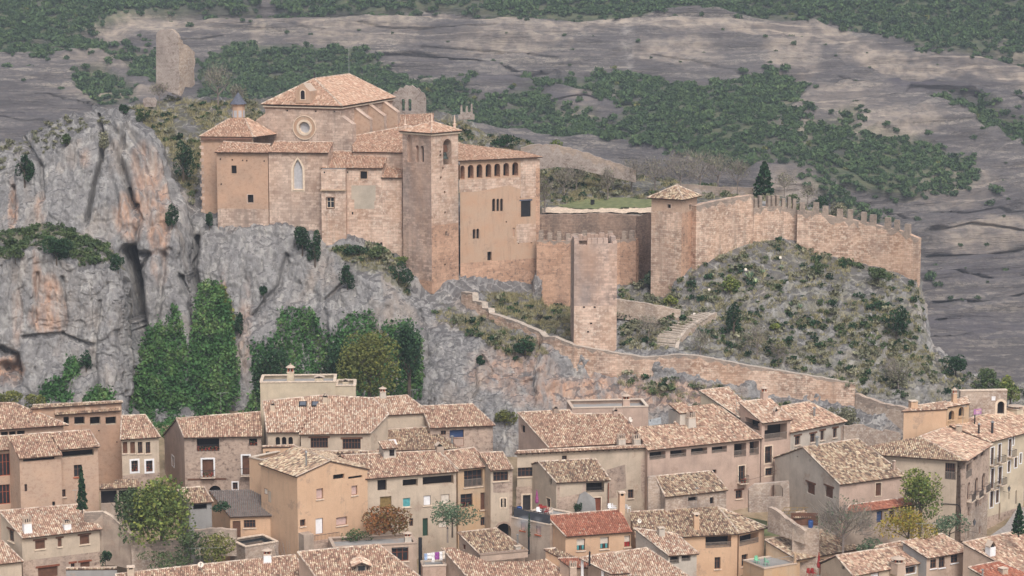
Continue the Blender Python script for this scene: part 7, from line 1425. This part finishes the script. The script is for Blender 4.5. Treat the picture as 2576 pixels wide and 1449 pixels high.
# trees
tree(930, 1020, 826, 175, at(930, 1020, 292), 'leaf_ochre', 'big yellowing broadleaf tree at the cliff foot', leaf=.15, n=7000, low=-.1, k=22)
tree(840, 1030, 850, 110, at(840, 1030, 296), 'leaf_dark', 'dark green broadleaf tree left of the yellowing one', leaf=.17, n=2600, low=.05, k=16); tree(690, 1030, 850, 110, at(690, 1030, 297), 'leaf_dark', 'dark green tree rising against the cliff above the parapet block', leaf=.17, n=2600, low=.05, k=16); tree(1030, 1010, 812, 84, at(1030, 1010, 294.5), 'leaf_dark', 'narrow dark green tree at the end of the ivy', leaf=.17, n=2400, low=.05, k=16)
tree(408, 1400, 1192, 190, at(408, 1400, 255.5), 'leaf_yellow', 'sprawling bright yellow green tree in the walled garden', leaf=.17, n=5600, low=-.05, k=40); tree(338, 1385, 1222, 110, at(332, 1380, 255.8), 'leaf_mid', 'darker green tree leaning on the garden wall', leaf=.14, n=2600, low=.02, k=16); tree(455, 1330, 1225, 66, at(455, 1335, 257.4), 'leaf_grey', 'thin greyish tree touching the small lean-to', leaf=.1, n=700, low=.2)
cypress(207, 1284, 1170, 27, at(207, 1284, 252.5), 'leaf_dark', 'slim dark cypress beside the modern brick house'); cypress(2562, 1345, 1264, 34, at(2562, 1345, 250), 'leaf_dark', 'dark cypress at the edge of the sloping street'); cypress(1922, 500, 406, 54, H_(1922, 500), 'leaf_dark', 'lone dark conifer behind the crenellated wall', n=1700, leaf=.2, spread=.6, name='conifer_tree'); cypress(1331, 1352, 1288, 8, at(1331, 1352, 253.6), 'leaf_dark', 'very thin cypress next to the chimney smoke', n=300, leaf=.07)
tree(1138, 1348, 1258, 138, at(1138, 1346, 257), 'leaf_olive', 'loose silvery olive tree in front of the pale house', leaf=.1, n=2300, low=-.02, k=18); tree(966, 1356, 1268, 128, at(966, 1352, 257.6), 'leaf_rust', 'rust coloured vine arbour under the olive door', leaf=.12, n=3200, low=-.05, cat='vine', name='vine', k=16); bush(900, 1366, 1328, 80, at(900, 1366, 256), 'leaf_mid', 'green shrub beside the vine arbour', n=700, leaf=.1)
bush(480, 1418, 1335, 96, at(480, 1410, 252.8), 'leaf_mid', 'orange tree like shrub in the walled garden', n=1700, leaf=.11); bush(552, 1425, 1328, 120, at(550, 1420, 252.4), 'leaf_ochre', 'light green willow like shrub by the water basin', n=2000, leaf=.11); bush(266, 1424, 1382, 36, at(266, 1424, 251), 'leaf_dark', 'small dark shrub at the corner of the beige house', n=600, leaf=.1); bush(555, 1280, 1252, 60, at(555, 1285, 257.6), 'leaf_dark', 'ivy bush hanging by the corrugated roof', n=600, leaf=.1); bush(400, 1430, 1395, 170, at(420, 1425, 251.6), 'leaf_mid', 'low green weeds along the garden wall foot', n=1600, leaf=.09)
tree(2314, 1345, 1168, 124, at(2314, 1345, 261.5), 'leaf_yellow', 'tall yellow green tree between the gabled house and corner house', leaf=.13, n=3600, low=.05, k=20); tree(2280, 1396, 1278, 165, at(2284, 1392, 255.6), 'leaf_autumn', 'autumn yellow tree in front of the red pent roof', leaf=.11, n=2600, low=.1, k=18); bare_tree(2120, 1404, 1245, 170, at(2120, 1400, 255.4), 'leafless grey tree in front of the gabled house', n=1500, leaves='leaf_olive', nl=420); tree(2388, 1374, 1288, 100, at(2388, 1372, 259), 'leaf_olive', 'dark silvery olive tree at the foot of the corner house', leaf=.1, n=1600, low=.05, k=12); bush(2190, 1390, 1345, 90, at(2190, 1395, 255), 'leaf_olive', 'dusty green hedge shrub below the bare tree', n=900, leaf=.09)
for x, yb, yt, w_ in ((1450, 482, 408, 80), (1530, 490, 415, 70), (1590, 488, 400, 90), (1650, 492, 392, 100), (1712, 494, 388, 100), (1765, 494, 380, 110), (1812, 494, 392, 100), (1862, 496, 408, 80), (1980, 500, 440, 70), (2040, 505, 455, 60)): bare_tree(x, yb, yt, w_, H_(x, yb) + V((0, rng.uniform(-2, 6), 0)), 'leafless grey brown tree in the row along the plateau', group='bare trees on the plateau', n=520, leaves='leaf_grey', nl=260)
for x, yb, yt, w_, lb in ((548, 268, 158, 96, 'large leafless tree right of the ruined tower'), (600, 275, 215, 50, 'small leafless tree above the lantern roof'), (400, 262, 205, 60, 'bushy bare tree left of the ruined tower foot'), (1370, 540, 440, 50, 'slender half bare tree at the palace corner'), (1530, 505, 420, 46, 'slender bare tree on the grass terrace'), (1630, 860, 790, 70, 'bare tree right of the open square tower'), (1905, 905, 815, 80, 'bare spreading tree above the enclosure wall'), (1960, 915, 850, 60, 'bare bushy tree further along the enclosure wall'), (2260, 985, 900, 100, 'large bare shrub tree near the end of the hill'), (1760, 900, 830, 60, 'bare tree behind the parapet of the steps'), (1420, 500, 420, 70, 'thin bare tree on the bank beside the palace')):
    bare_tree(x, yb, yt, w_, H_(x, yb), lb, n=420, leaves='leaf_ochre' if x in (1370, 1960) else 'leaf_grey', nl=220)
# agaves
def agave(x, y, r, p):
    mb = MB(); s = r * p.y / F
    for i in range(22):
        a = random.uniform(0, 6.28); e = random.uniform(.35, 1.35); d = V((math.cos(a) * math.cos(e), math.sin(a) * math.cos(e), math.sin(e))); q = V((-math.sin(a), math.cos(a), 0)) * s * .1; m_ = p + d * s * .55 + UP * s * .1; t = (random.random(), random.random()); mb.face([p - q, m_ - q, m_ + q, p + q], 'agave', [t] * 4); mb.face([m_ - q, p + d * s * 1.1, m_ + q], 'agave', [t] * 3)
    return tag(mb.build('agave'), 'spiky pale green agave growing on the castle hill', 'agave', 'agaves on the castle hill')
for x, y, r in ((1885, 705, 26), (1900, 722, 18), (1918, 690, 14), (2010, 775, 14), (1965, 680, 12), (1480, 425, 24), (1500, 436, 18), (1450, 440, 16), (1990, 770, 12), (1130, 780, 10), (1010, 700, 14)): agave(x, y, r, H_(x, y))
# ---- small things ---------------------------------------------------------------------------------
def solo(mb, name, label, cat, parts=(), group=None):
    """mb main mesh; parts: (name, MB)"""
    p = V(mb.v[0]); root = tag(empty(name, p), label, cat, group); 
    for n, m_ in parts: m_.build(n, root, root)
    return root
def thing(name, label, cat, p, parts, group=None):
    root = tag(empty(name, V(p)), label, cat, group); out = []
    for n, m_ in parts: out.append(m_.build(n, root, root))
    return root
def chair(p, a, mat, label, w=.5, group=None):
    u = V((math.cos(a), math.sin(a), 0)); v = V((-math.sin(a), math.cos(a), 0)); seat = MB(); seat.box(p + UP * .42, u * w / 2, v * w / 2, UP * .05, mat); back = MB(); back.box(p + v * w * .46 + UP * .47, u * w / 2, v * .03, UP * .48, mat, .8); ps = [('seat', seat), ('backrest', back)]
    for i in (-1, 1):
        ar = MB(); ar.box(p + u * i * w * .5 + UP * .66, u * .03, v * w * .4, UP * .04, mat); ps.append(('armrest', ar))
        for j in (-1, 1): l = MB(); l.tube(p + u * i * w * .52 + v * j * w * .5, p + u * i * w * .44 + v * j * w * .42 + UP * .43, .03, .025, mat, 5); ps.append(('leg', l))
    return thing('chair', label, 'chair', p, ps, group)
def dish(p, r, a, label):
    m_ = MB(); d = V((math.sin(a), -math.cos(a), .45)).normalized(); x = d.orthogonal().normalized(); y = d.cross(x); n = 14; rings = []
    for q, z in ((0.02, 0), (r * .5, .05 * r), (r, .22 * r)): rings.append([p + d * z + (x * math.cos(t) + y * math.sin(t)) * q for t in (2 * math.pi * i / n for i in range(n))])
    for k in range(2):
        for i in range(n): j = (i + 1) % n; m_.face([rings[k][i], rings[k][j], rings[k + 1][j], rings[k + 1][i]], 'blind')
    a_ = MB(); a_.tube(p - d * .02, p + d * r * .9, .015, .015, 'steel', 4); a_.box(p + d * r * .9, V((.05, 0, 0)), V((0, .05, 0)), UP * .1, 'bin'); ps = MB(); ps.tube(p, p - d * .15, .03, .03, 'steel', 5); ps.tube(p - d * .15, p - d * .15 - UP * r * 1.6, .03, .03, 'steel', 5)
    return thing('satellite_dish', label, 'dish', p, [('dish', m_), ('feed_arm', a_), ('mount', ps)])
def antenna(p, h, label, w=1.2, ang=.3):
    m_ = MB(); m_.tube(p, p + UP * h, .025, .02, 'steel', 5); b_ = MB(); u = V((math.cos(ang), math.sin(ang), 0)); v = V((-u.y, u.x, 0)); c = p + UP * (h - .1); b_.tube(c - u * w * .3, c + u * w * .7, .02, .02, 'steel', 4)
    for i in range(8): q = c + u * w * (-.25 + .125 * i); b_.tube(q - v * .25 - UP * .04, q + v * .25 + UP * .04, .012, .012, 'steel', 3)
    return thing('antenna', label, 'antenna', p, [('mast', m_), ('aerial', b_)])
def umbrella(p, h, mat, label):
    m_ = MB(); m_.lathe(p + UP * h * .35, [(.16, 0), (.24, h * .08), (.13, h * .4), (.03, h * .65)], mat, 10); q = MB(); q.tube(p, p + UP * h, .03, .03, 'steel', 6); b_ = MB(); b_.lathe(p, [(.3, 0), (.3, .08), (.06, .14)], 'cement', 10)
    return thing('parasol', label, 'parasol', p, [('canopy', m_), ('pole', q), ('base', b_)])
# central terrace: red and white plastic chairs round a red table, folded magenta parasol
def terr(x, y): X, Y = c3(x, y); return onz(X, Y, TERR[0].z - .08)
chair(terr(512, 985), .4, 'white', 'white plastic chair with its back to the terrace railing'); chair(terr(530, 958), 2.9, 'red_plastic', 'red plastic chair behind the red terrace table'); chair(terr(572, 984), 4.6, 'red_plastic', 'red plastic chair turned sideways at the end of the red table'); chair(terr(600, 988), 5.2, 'blind', 'pale plastic chair at the corner of the railed terrace')
p = terr(540, 968); t_ = MB(); t_.box(p + UP * .7, V((.55, .1, 0)), V((-.08, .4, 0)), UP * .05, 'red_plastic'); ps = [('tabletop', t_)]
for i in (-1, 1):
    for j in (-1, 1): l = MB(); q = p + V((.5 * i, .3 * j, 0)); l.tube(q, q + UP * .7, .03, .03, 'red_plastic', 5); ps.append(('leg', l))
thing('table', 'small red plastic table on the railed terrace', 'table', p, ps); umbrella(terr(498, 950), 2.6, 'magenta', 'folded magenta parasol on the railed terrace')
p = terr(365, 975); m_ = MB(); m_.lathe(p, [(.3, 0), (.34, .4), (.34, .8), (.28, .9)], 'blue_plastic', 12); thing('tub', 'blue plastic tub behind the terrace railing', 'tub', p, [('body', m_)])
p = terr(855, 960) + UP * 0; m_ = MB(); q = [p + V(v) for v in ((-1.1, 0, 0), (1.5, .4, 0), (1.4, .5, 1.4), (.2, .2, 2.4), (-.5, .1, 2.0))]; m_.face(q, 'cement'); m_.face([x + V((0, 1.2, -.2)) for x in q][::-1], 'cement')
for i in range(5): j = (i + 1) % 5; m_.face([q[i], q[j], q[j] + V((0, 1.2, -.2)), q[i] + V((0, 1.2, -.2))], 'cement')
tag(m_.build('tarpaulin'), 'grey tarpaulin heaped in front of the terrace house', 'tarpaulin'); bush(e4(1900, 740)[0], e4(0, 750)[1], e4(0, 530)[1], 24, terr(812, 965), 'leaf_dark', 'small conical shrub beside the grey tarpaulin', n=500, leaf=.07)
for i, (x, y) in enumerate(((1056, 945), (1088, 945), (1190, 948))): chair(onpl(*c3(x, y), V((0, 262, 4.5)), UP) if False else at(*c3(x, y + 12), 258.5), .3 + i, 'white', ('white garden chair behind the red tiled roof', 'second white garden chair further along behind the red tiled roof', 'white garden chair right of the orange box chimney')[i])
# laundry
a = DRY[0] + UP * 1.5 + DRYu * .1; e = DRY[1] + UP * 1.75 - DRYu * .1; ln = MB(); ln.tube(a, e, .012, .012, 'white', 4); ln.tube(a, a - UP * 1.5, .025, .025, 'steel', 5); ln.tube(e, e - UP * 1.75, .025, .025, 'steel', 5); thing('clothes_line', 'washing line strung over the little drying terrace', 'washing line', a - UP * 1.5, [('line', ln)])
for t, wd, hh, mt, lb in ((.10, .34, .8, 'skycloth', 'pale blue cloth hanging at the end of the washing line'), (.27, .5, .75, 'white', 'wide white shirt hanging on the washing line'), (.44, .34, 1.15, 'white', 'long white towel hanging beside the purple cloth'), (.62, .5, .9, 'purple', 'purple cloth hanging on the washing line'), (.8, .34, 1.05, 'white', 'white cloth hanging right of the purple one'), (.93, .28, .95, 'blind', 'cream cloth at the far end of the washing line')):
    c = a.lerp(e, t); m_ = MB(); n = 6; row = [[c + DRYu * wd * (i / n - .5) + V((0, .05 * math.sin(i * 2 + k), 0)) - UP * hh * k / 4 + V((.03, -.04, 0)) * (k % 2) for i in range(n + 1)] for k in range(5)]
    for k in range(4):
        for i in range(n): m_.face([row[k][i], row[k][i + 1], row[k + 1][i + 1], row[k + 1][i]], mt)
    tag(m_.build('laundry'), lb, 'laundry')
# bottom right: green chairs on the roof terrace, red parasol and chairs at the shed
q = TG[0] + TGu * .7 + TGw * 2.4 - UP * .05; chair(q, .5, 'green_plastic', 'tall backed green plastic chair on the roof terrace'); chair(TG[0] + TGu * 1.3 + TGw * 1.3 - UP * .05, 1.8, 'green_plastic', 'nearer green plastic chair on the roof terrace')
umbrella(at(*c4(738, 1450), 252.6), 2.9, 'red_plastic', 'folded red parasol in front of the dark shed')
for x, lb in ((672, 'orange red chair in the dark shed below the lichen roof'), (700, 'red chair beside the folded red parasol'), (765, 'red chair right of the folded red parasol')): chair(at(*c4(x, 1452), 252.9), .5, 'red_plastic', lb)
# dishes and antennas
dish(at(*c1(1528, 1362), 247.2), .34, .3, 'cream satellite dish above the long low roof'); dish(at(*c3(1208, 258), 277.5), .36, .9, 'white satellite dish against the pink parapet block'); dish(at(*c3(1278, 1030), 255), .28, .4, 'small satellite dish on the speckled roof edge right of the red tiles')
antenna(at(*c1(1683, 225), 279.5), 3.0, 'television aerial on the stone house ridge', 1.6); antenna(at(*c1(1525, 1385), 246.8) - UP * .2, 2.6, 'big long television aerial over the long low roof', 3.6, .1); antenna(at(*c4(1470, 1160), 251), 1.5, 'television aerial behind the pink tiled roof', 2.6, .05); antenna(at(*c4(155, 330), 269.5), 3.2, 'aerial mast beside the top floor loggia', .8); antenna(at(*c2(1125, 262), 284), 1.0, 'aerial over the grey gable roof', 1.0); antenna(at(*c4(1760, 375), 272), 2.4, 'aerial mast over the corner house roof', .7); antenna(at(*c1(575, 890), 253), 1.6, 'aerial in front of the slim cypress', 1.0, .1); antenna(at(*c3(1710, 925), 256), 2.4, 'thin aerial mast on the hipped loggia house', .5)
# pole at the street, lamps on the corner house, wires
def lamp(x, y, f, label):
    s, z = f.px(*c4(x, y)); p = f.w((s, z)); arm = MB(); o = f.w((s, z), -.9); arm.tube(p, o, .025, .02, 'iron', 5); arm.tube(o, o + UP * .15, .03, .03, 'iron', 5); ln = MB(); ln.lathe(o + UP * .15, [(.07, 0), (.2, .45), (.22, .46)], 'glass_sky', 6); cp_ = MB(); cp_.lathe(o + UP * .61, [(.24, 0), (.1, .2), (.03, .3), (.02, .42)], 'iron', 6); thing('street_lamp', label, 'lamp', p, [('arm', arm), ('lantern', ln), ('lantern_cap', cp_)])
fc = [b_ for b_ in BL if 'grand corner' in b_.label][0]; fs = [b_ for b_ in BL if 'street front' in b_.label][0]; lamp(1792, 1092, fc.f['F'], 'iron wall lantern low on the corner house'); lamp(2046, 850, fs.f['F'], 'iron wall lantern on the cream street front')
def wire(a, b, sag, label, r=.018):
    m_ = MB(); n = 12; P = [a.lerp(b, i / n) - UP * sag * 4 * (i / n) * (1 - i / n) for i in range(n + 1)]
    for i in range(n): m_.tube(P[i], P[i + 1], r, r, 'bin', 4, False)
    tag(m_.build('wire'), label, 'wire')
wire(at(*c4(1770, 1118), 267), at(*c4(2020, 1160), 262), .2, 'black cable slung from the corner house over the street'); wire(at(*c4(150, 778), 262.5), at(*c4(440, 700), 266), .3, 'thin cable crossing the front of the rose house'); f = fc.f['F']; m_ = MB(); pts_ = [fc.fF.w(fc.fF.px(*c4(x, y)), -.05) for x, y in ((1605, 936), (1660, 938), (1720, 942), (1740, 955), (1745, 980), (1745, 1040))]
for a, e in zip(pts_[:-1], pts_[1:]): m_.tube(a, e, .06, .06, 'bin', 5)
tag(m_.build('cable_duct'), 'dark bent cable duct on the corner house side wall', 'duct')
# violet notice board by the gateway, bin on the grass, floodlights, pergola, barrel, poles
p = at(*e2(1245, 850), 286); sc = p.y / F * .71875 / 7.713; bd = MB(); c = at(*e2(1320, 770), 286); u = V((1, .45, 0)).normalized(); v = V((-u.y, u.x, 0)); bd.box(c, u * 125 * sc, v * .05, UP * 150 * sc, 'sign_pink'); st_ = MB(); st_.box(c - v * .056 + u * 25 * sc + UP * 105 * sc, u * 90 * sc, v * .004, UP * 16 * sc, 'sign_gold'); tx = MB()
for i in range(3): tx.box(c - v * .056 + u * 10 * sc + UP * (30 + 22 * i) * sc, u * (60 + 12 * i) * sc, v * .004, UP * 7 * sc, 'sign_pink' if 0 else 'blind')
po = MB(); po.box(c - u * 85 * sc - UP * 2.2, u * .06, v * .06, UP * 2.2, 'bin'); thing('notice_board', 'violet notice board with a pale gold stripe by the gateway', 'sign', c, [('board', bd), ('stripe', st_), ('lettering', tx), ('post', po)])
p = H_(1490, 518); bn = MB(); bn.box(p + UP * .25, V((.28, 0, 0)), V((0, .28, 0)), UP * .8, 'bin', 1.08); bl = MB(); bl.box(p - UP * .1, V((.05, 0, 0)), V((0, .05, 0)), UP * .35, 'iron'); thing('litter_bin', 'black litter bin on the grass terrace', 'bin', p, [('body', bn), ('stand', bl)])
for x, y, lb in ((1962, 657, 'small white floodlight highest on the right slope'), (1876, 684, 'small white floodlight below the first on the right slope'), (1785, 735, 'small white floodlight near the roofed wall tower'), (2205, 655, 'small white floodlight under the outermost wall'), (1745, 792, 'small white floodlight above the climbing steps'), (1492, 905, 'small white floodlight on the stepped wall')):
    p = H_(x, y); b1 = MB(); b1.box(p + UP * .35, V((.17, 0, 0)), V((0, .1, .08)), UP * .18, 'blind'); b2_ = MB(); b2_.tube(p - UP * .3, p + UP * .36, .03, .03, 'steel', 5); thing('floodlight', lb, 'floodlight', p, [('head', b1), ('stake', b2_)])
p = at(*c4(545, 1010), 258); pg = MB()
for i in range(4):
    a = p + V((-1.2 + i * .8, 0, 0)); pg.tube(a, a + V((.6, 1.8, .3)), .04, .04, 'olive', 4)
for i in range(3): a = p + V((-1.3 + .3 * i, .9 * i, .15 * i)); pg.tube(a, a + V((3.0, 0, .05)), .04, .04, 'olive', 4)
for x, y in ((-1.2, 0), (1.2, 0), (-.6, 1.8), (1.8, 1.8)): pg.tube(p + V((x, y, 0)), p + V((x, y, -2.4)), .05, .05, 'wood_grey', 5)
tag(pg.build('pergola'), 'rickety green pole pergola below the grey gable wall', 'pergola'); p = at(*c4(682, 1105), 256); m_ = MB(); m_.lathe(p, [(.26, 0), (.3, .25), (.3, .75), (.25, .88)], 'blue_plastic', 14); thing('barrel', 'dark blue plastic barrel under the tiled porch', 'barrel', p, [('body', m_)]); ST_ = p; b = Bld('low_roof', 'tiny tiled porch roof over the blue barrel', 'shed', c=c4, wall='rubble', tile='tile_old'); b.slab([(560, 1040), (690, 1028), (640, 992), (575, 1000)], d=256.6, yaw=10, pitch=18, over=.1, verge='', base=1.5, walls=False); b.done(); m_ = MB(); m_.box(V((ST_.x - .6, ST_.y + .2, 0.5)), V((1.6, 0, 0)), V((0, .7, 0)), UP * (ST_.z - 0.52), 'rubble'); b.part(m_, 'stone_base'); m_ = MB(); m_.box(V((ST_.x - .6, ST_.y + 1.0, ST_.z)), V((1.6, 0, 0)), V((0, .1, 0)), UP * 1.5, 'wood'); b.part(m_, 'back_wall'); ps_ = [b.P3[i] for i in (0, 1, 2, 3)]
for i, q in enumerate(ps_): m_ = MB(); m_.tube(q - UP * .1, V((q.x, q.y, ST_.z - .1)), .05, .05, 'wood', 5); b.part(m_, 'post')
m_ = MB(); p = at(*c2(265, 1310), 252.5)
for i in range(16): q = p + V((random.uniform(-.9, .9), random.uniform(-.2, .2), -.6)); m_.tube(q, q + V((random.uniform(-.9, .2), .5, random.uniform(1.6, 2.8))), .025, .015, 'twig', 4)
tag(m_.build('canes'), 'bundle of bare canes leaning by the water basin', 'canes')
p = at(*c3(1385, 290), 279); m_ = MB(); 
for q in ((-.6, 0), (.6, 0)): m_.tube(p + V((q[0], 0, -1.4)), p + V((q[0] * .6, 0, .5)), .04, .04, 'iron', 5)
pn = MB(); pn.box(p + V((.2, -.2, .25)), V((.8, 0, .2)), V((0, .4, .35)), UP * .05, 'steel'); thing('solar_panel', 'small tilted solar panel on a black stand behind the rose house', 'panel', p, [('stand', m_), ('panel', pn)])
for x, yb, yt, d_, lb in ((c3(437, 0)[0], c3(0, 1250)[1], c3(0, 1050)[1], 254.5, 'dark slender pole rising out of the chimney smoke'), (c3(900, 0)[0], c3(0, 1340)[1], c3(0, 1268)[1], 243.5, 'short dark flue pipe on the pavilion roof'), (c2(1355, 0)[0], c2(0, 1200)[1], c2(0, 1130)[1], 252, 'weathered post beside the silvery olive tree')):
    a = at(x, yb, d_); h = (yb - yt) * d_ / F; m_ = MB(); m_.tube(a - UP * .5, a + UP * h, .12, .1, 'wood_grey' if d_ == 252 else 'bin', 8); m_.lathe(a + UP * h, [(.14, 0), (.02, .2)], 'bin', 8); tag(m_.build('pole'), lb, 'pole')
# smoke drifting from the metal chimney
m = bpy.data.materials.new('smoke'); m.use_nodes = True; m.node_tree.nodes.clear(); MAT['smoke'] = m; N_ = m.node_tree.nodes; Lk = m.node_tree.links
o_ = N_.new('ShaderNodeOutputMaterial'); pv = N_.new('ShaderNodeVolumePrincipled'); pv.inputs['Color'].default_value = (.95, .96, 1, 1); tc = N_.new('ShaderNodeTexCoord'); nz_ = N_.new('ShaderNodeTexNoise'); nz_.inputs['Scale'].default_value = 2.6; nz_.inputs['Detail'].default_value = 3; Lk.new(tc.outputs['Generated'], nz_.inputs['Vector'])
gd = N_.new('ShaderNodeTexGradient'); gd.gradient_type = 'SPHERICAL'; mp = N_.new('ShaderNodeMapping'); mp.inputs['Location'].default_value = (-1, -1, -1); mp.inputs['Scale'].default_value = (2, 2, 2); Lk.new(tc.outputs['Generated'], mp.inputs[0]); Lk.new(mp.outputs[0], gd.inputs[0])
def mth(op, a, b):
    n = N_.new('ShaderNodeMath'); n.operation = op
    for i, q in enumerate((a, b)):
        if hasattr(q, 'links'): Lk.new(q, n.inputs[i])
        else: n.inputs[i].default_value = q
    return n.outputs[0]
Lk.new(mth('MULTIPLY', mth('MAXIMUM', mth('SUBTRACT', nz_.outputs['Fac'], .42), 0.0), mth('MULTIPLY', gd.outputs['Fac'], 8.0)), pv.inputs['Density']); Lk.new(pv.outputs[0], o_.inputs['Volume'])
mb = MB(); mb.lathe(SMOKE - UP * .3, [(.3, 0), (1.0, .4), (1.2, .9), (.8, 1.6), (.2, 2.0)], 'smoke', 12); mb.v = [(SMOKE.x + (x - SMOKE.x) * 1.9 + 1.6, y, z) for x, y, z in mb.v]; tag(mb.build('smoke'), 'puff of pale smoke drifting from the metal chimney', None, None, 'stuff')
# ---- air -------------------------------------------------------------------------------------------
mb = MB(); m = bpy.data.materials.new('haze'); m.use_nodes = True; m.node_tree.nodes.clear(); MAT['haze'] = m
o_ = m.node_tree.nodes.new('ShaderNodeOutputMaterial'); pv = m.node_tree.nodes.new('ShaderNodeVolumePrincipled'); pv.inputs['Density'].default_value = 0.00024; pv.inputs['Color'].default_value = (0.80, 0.88, 1.0, 1); pv.inputs['Anisotropy'].default_value = 0.2
m.node_tree.links.new(pv.outputs[0], o_.inputs['Volume'])
mb.box(V((0, 600, -90)), V((640, 0, 0)), V((0, 700, 0)), UP * 215, 'haze'); tag(mb.build('haze'), 'thin bluish haze filling the air over the valley', None, None, 'stuff')
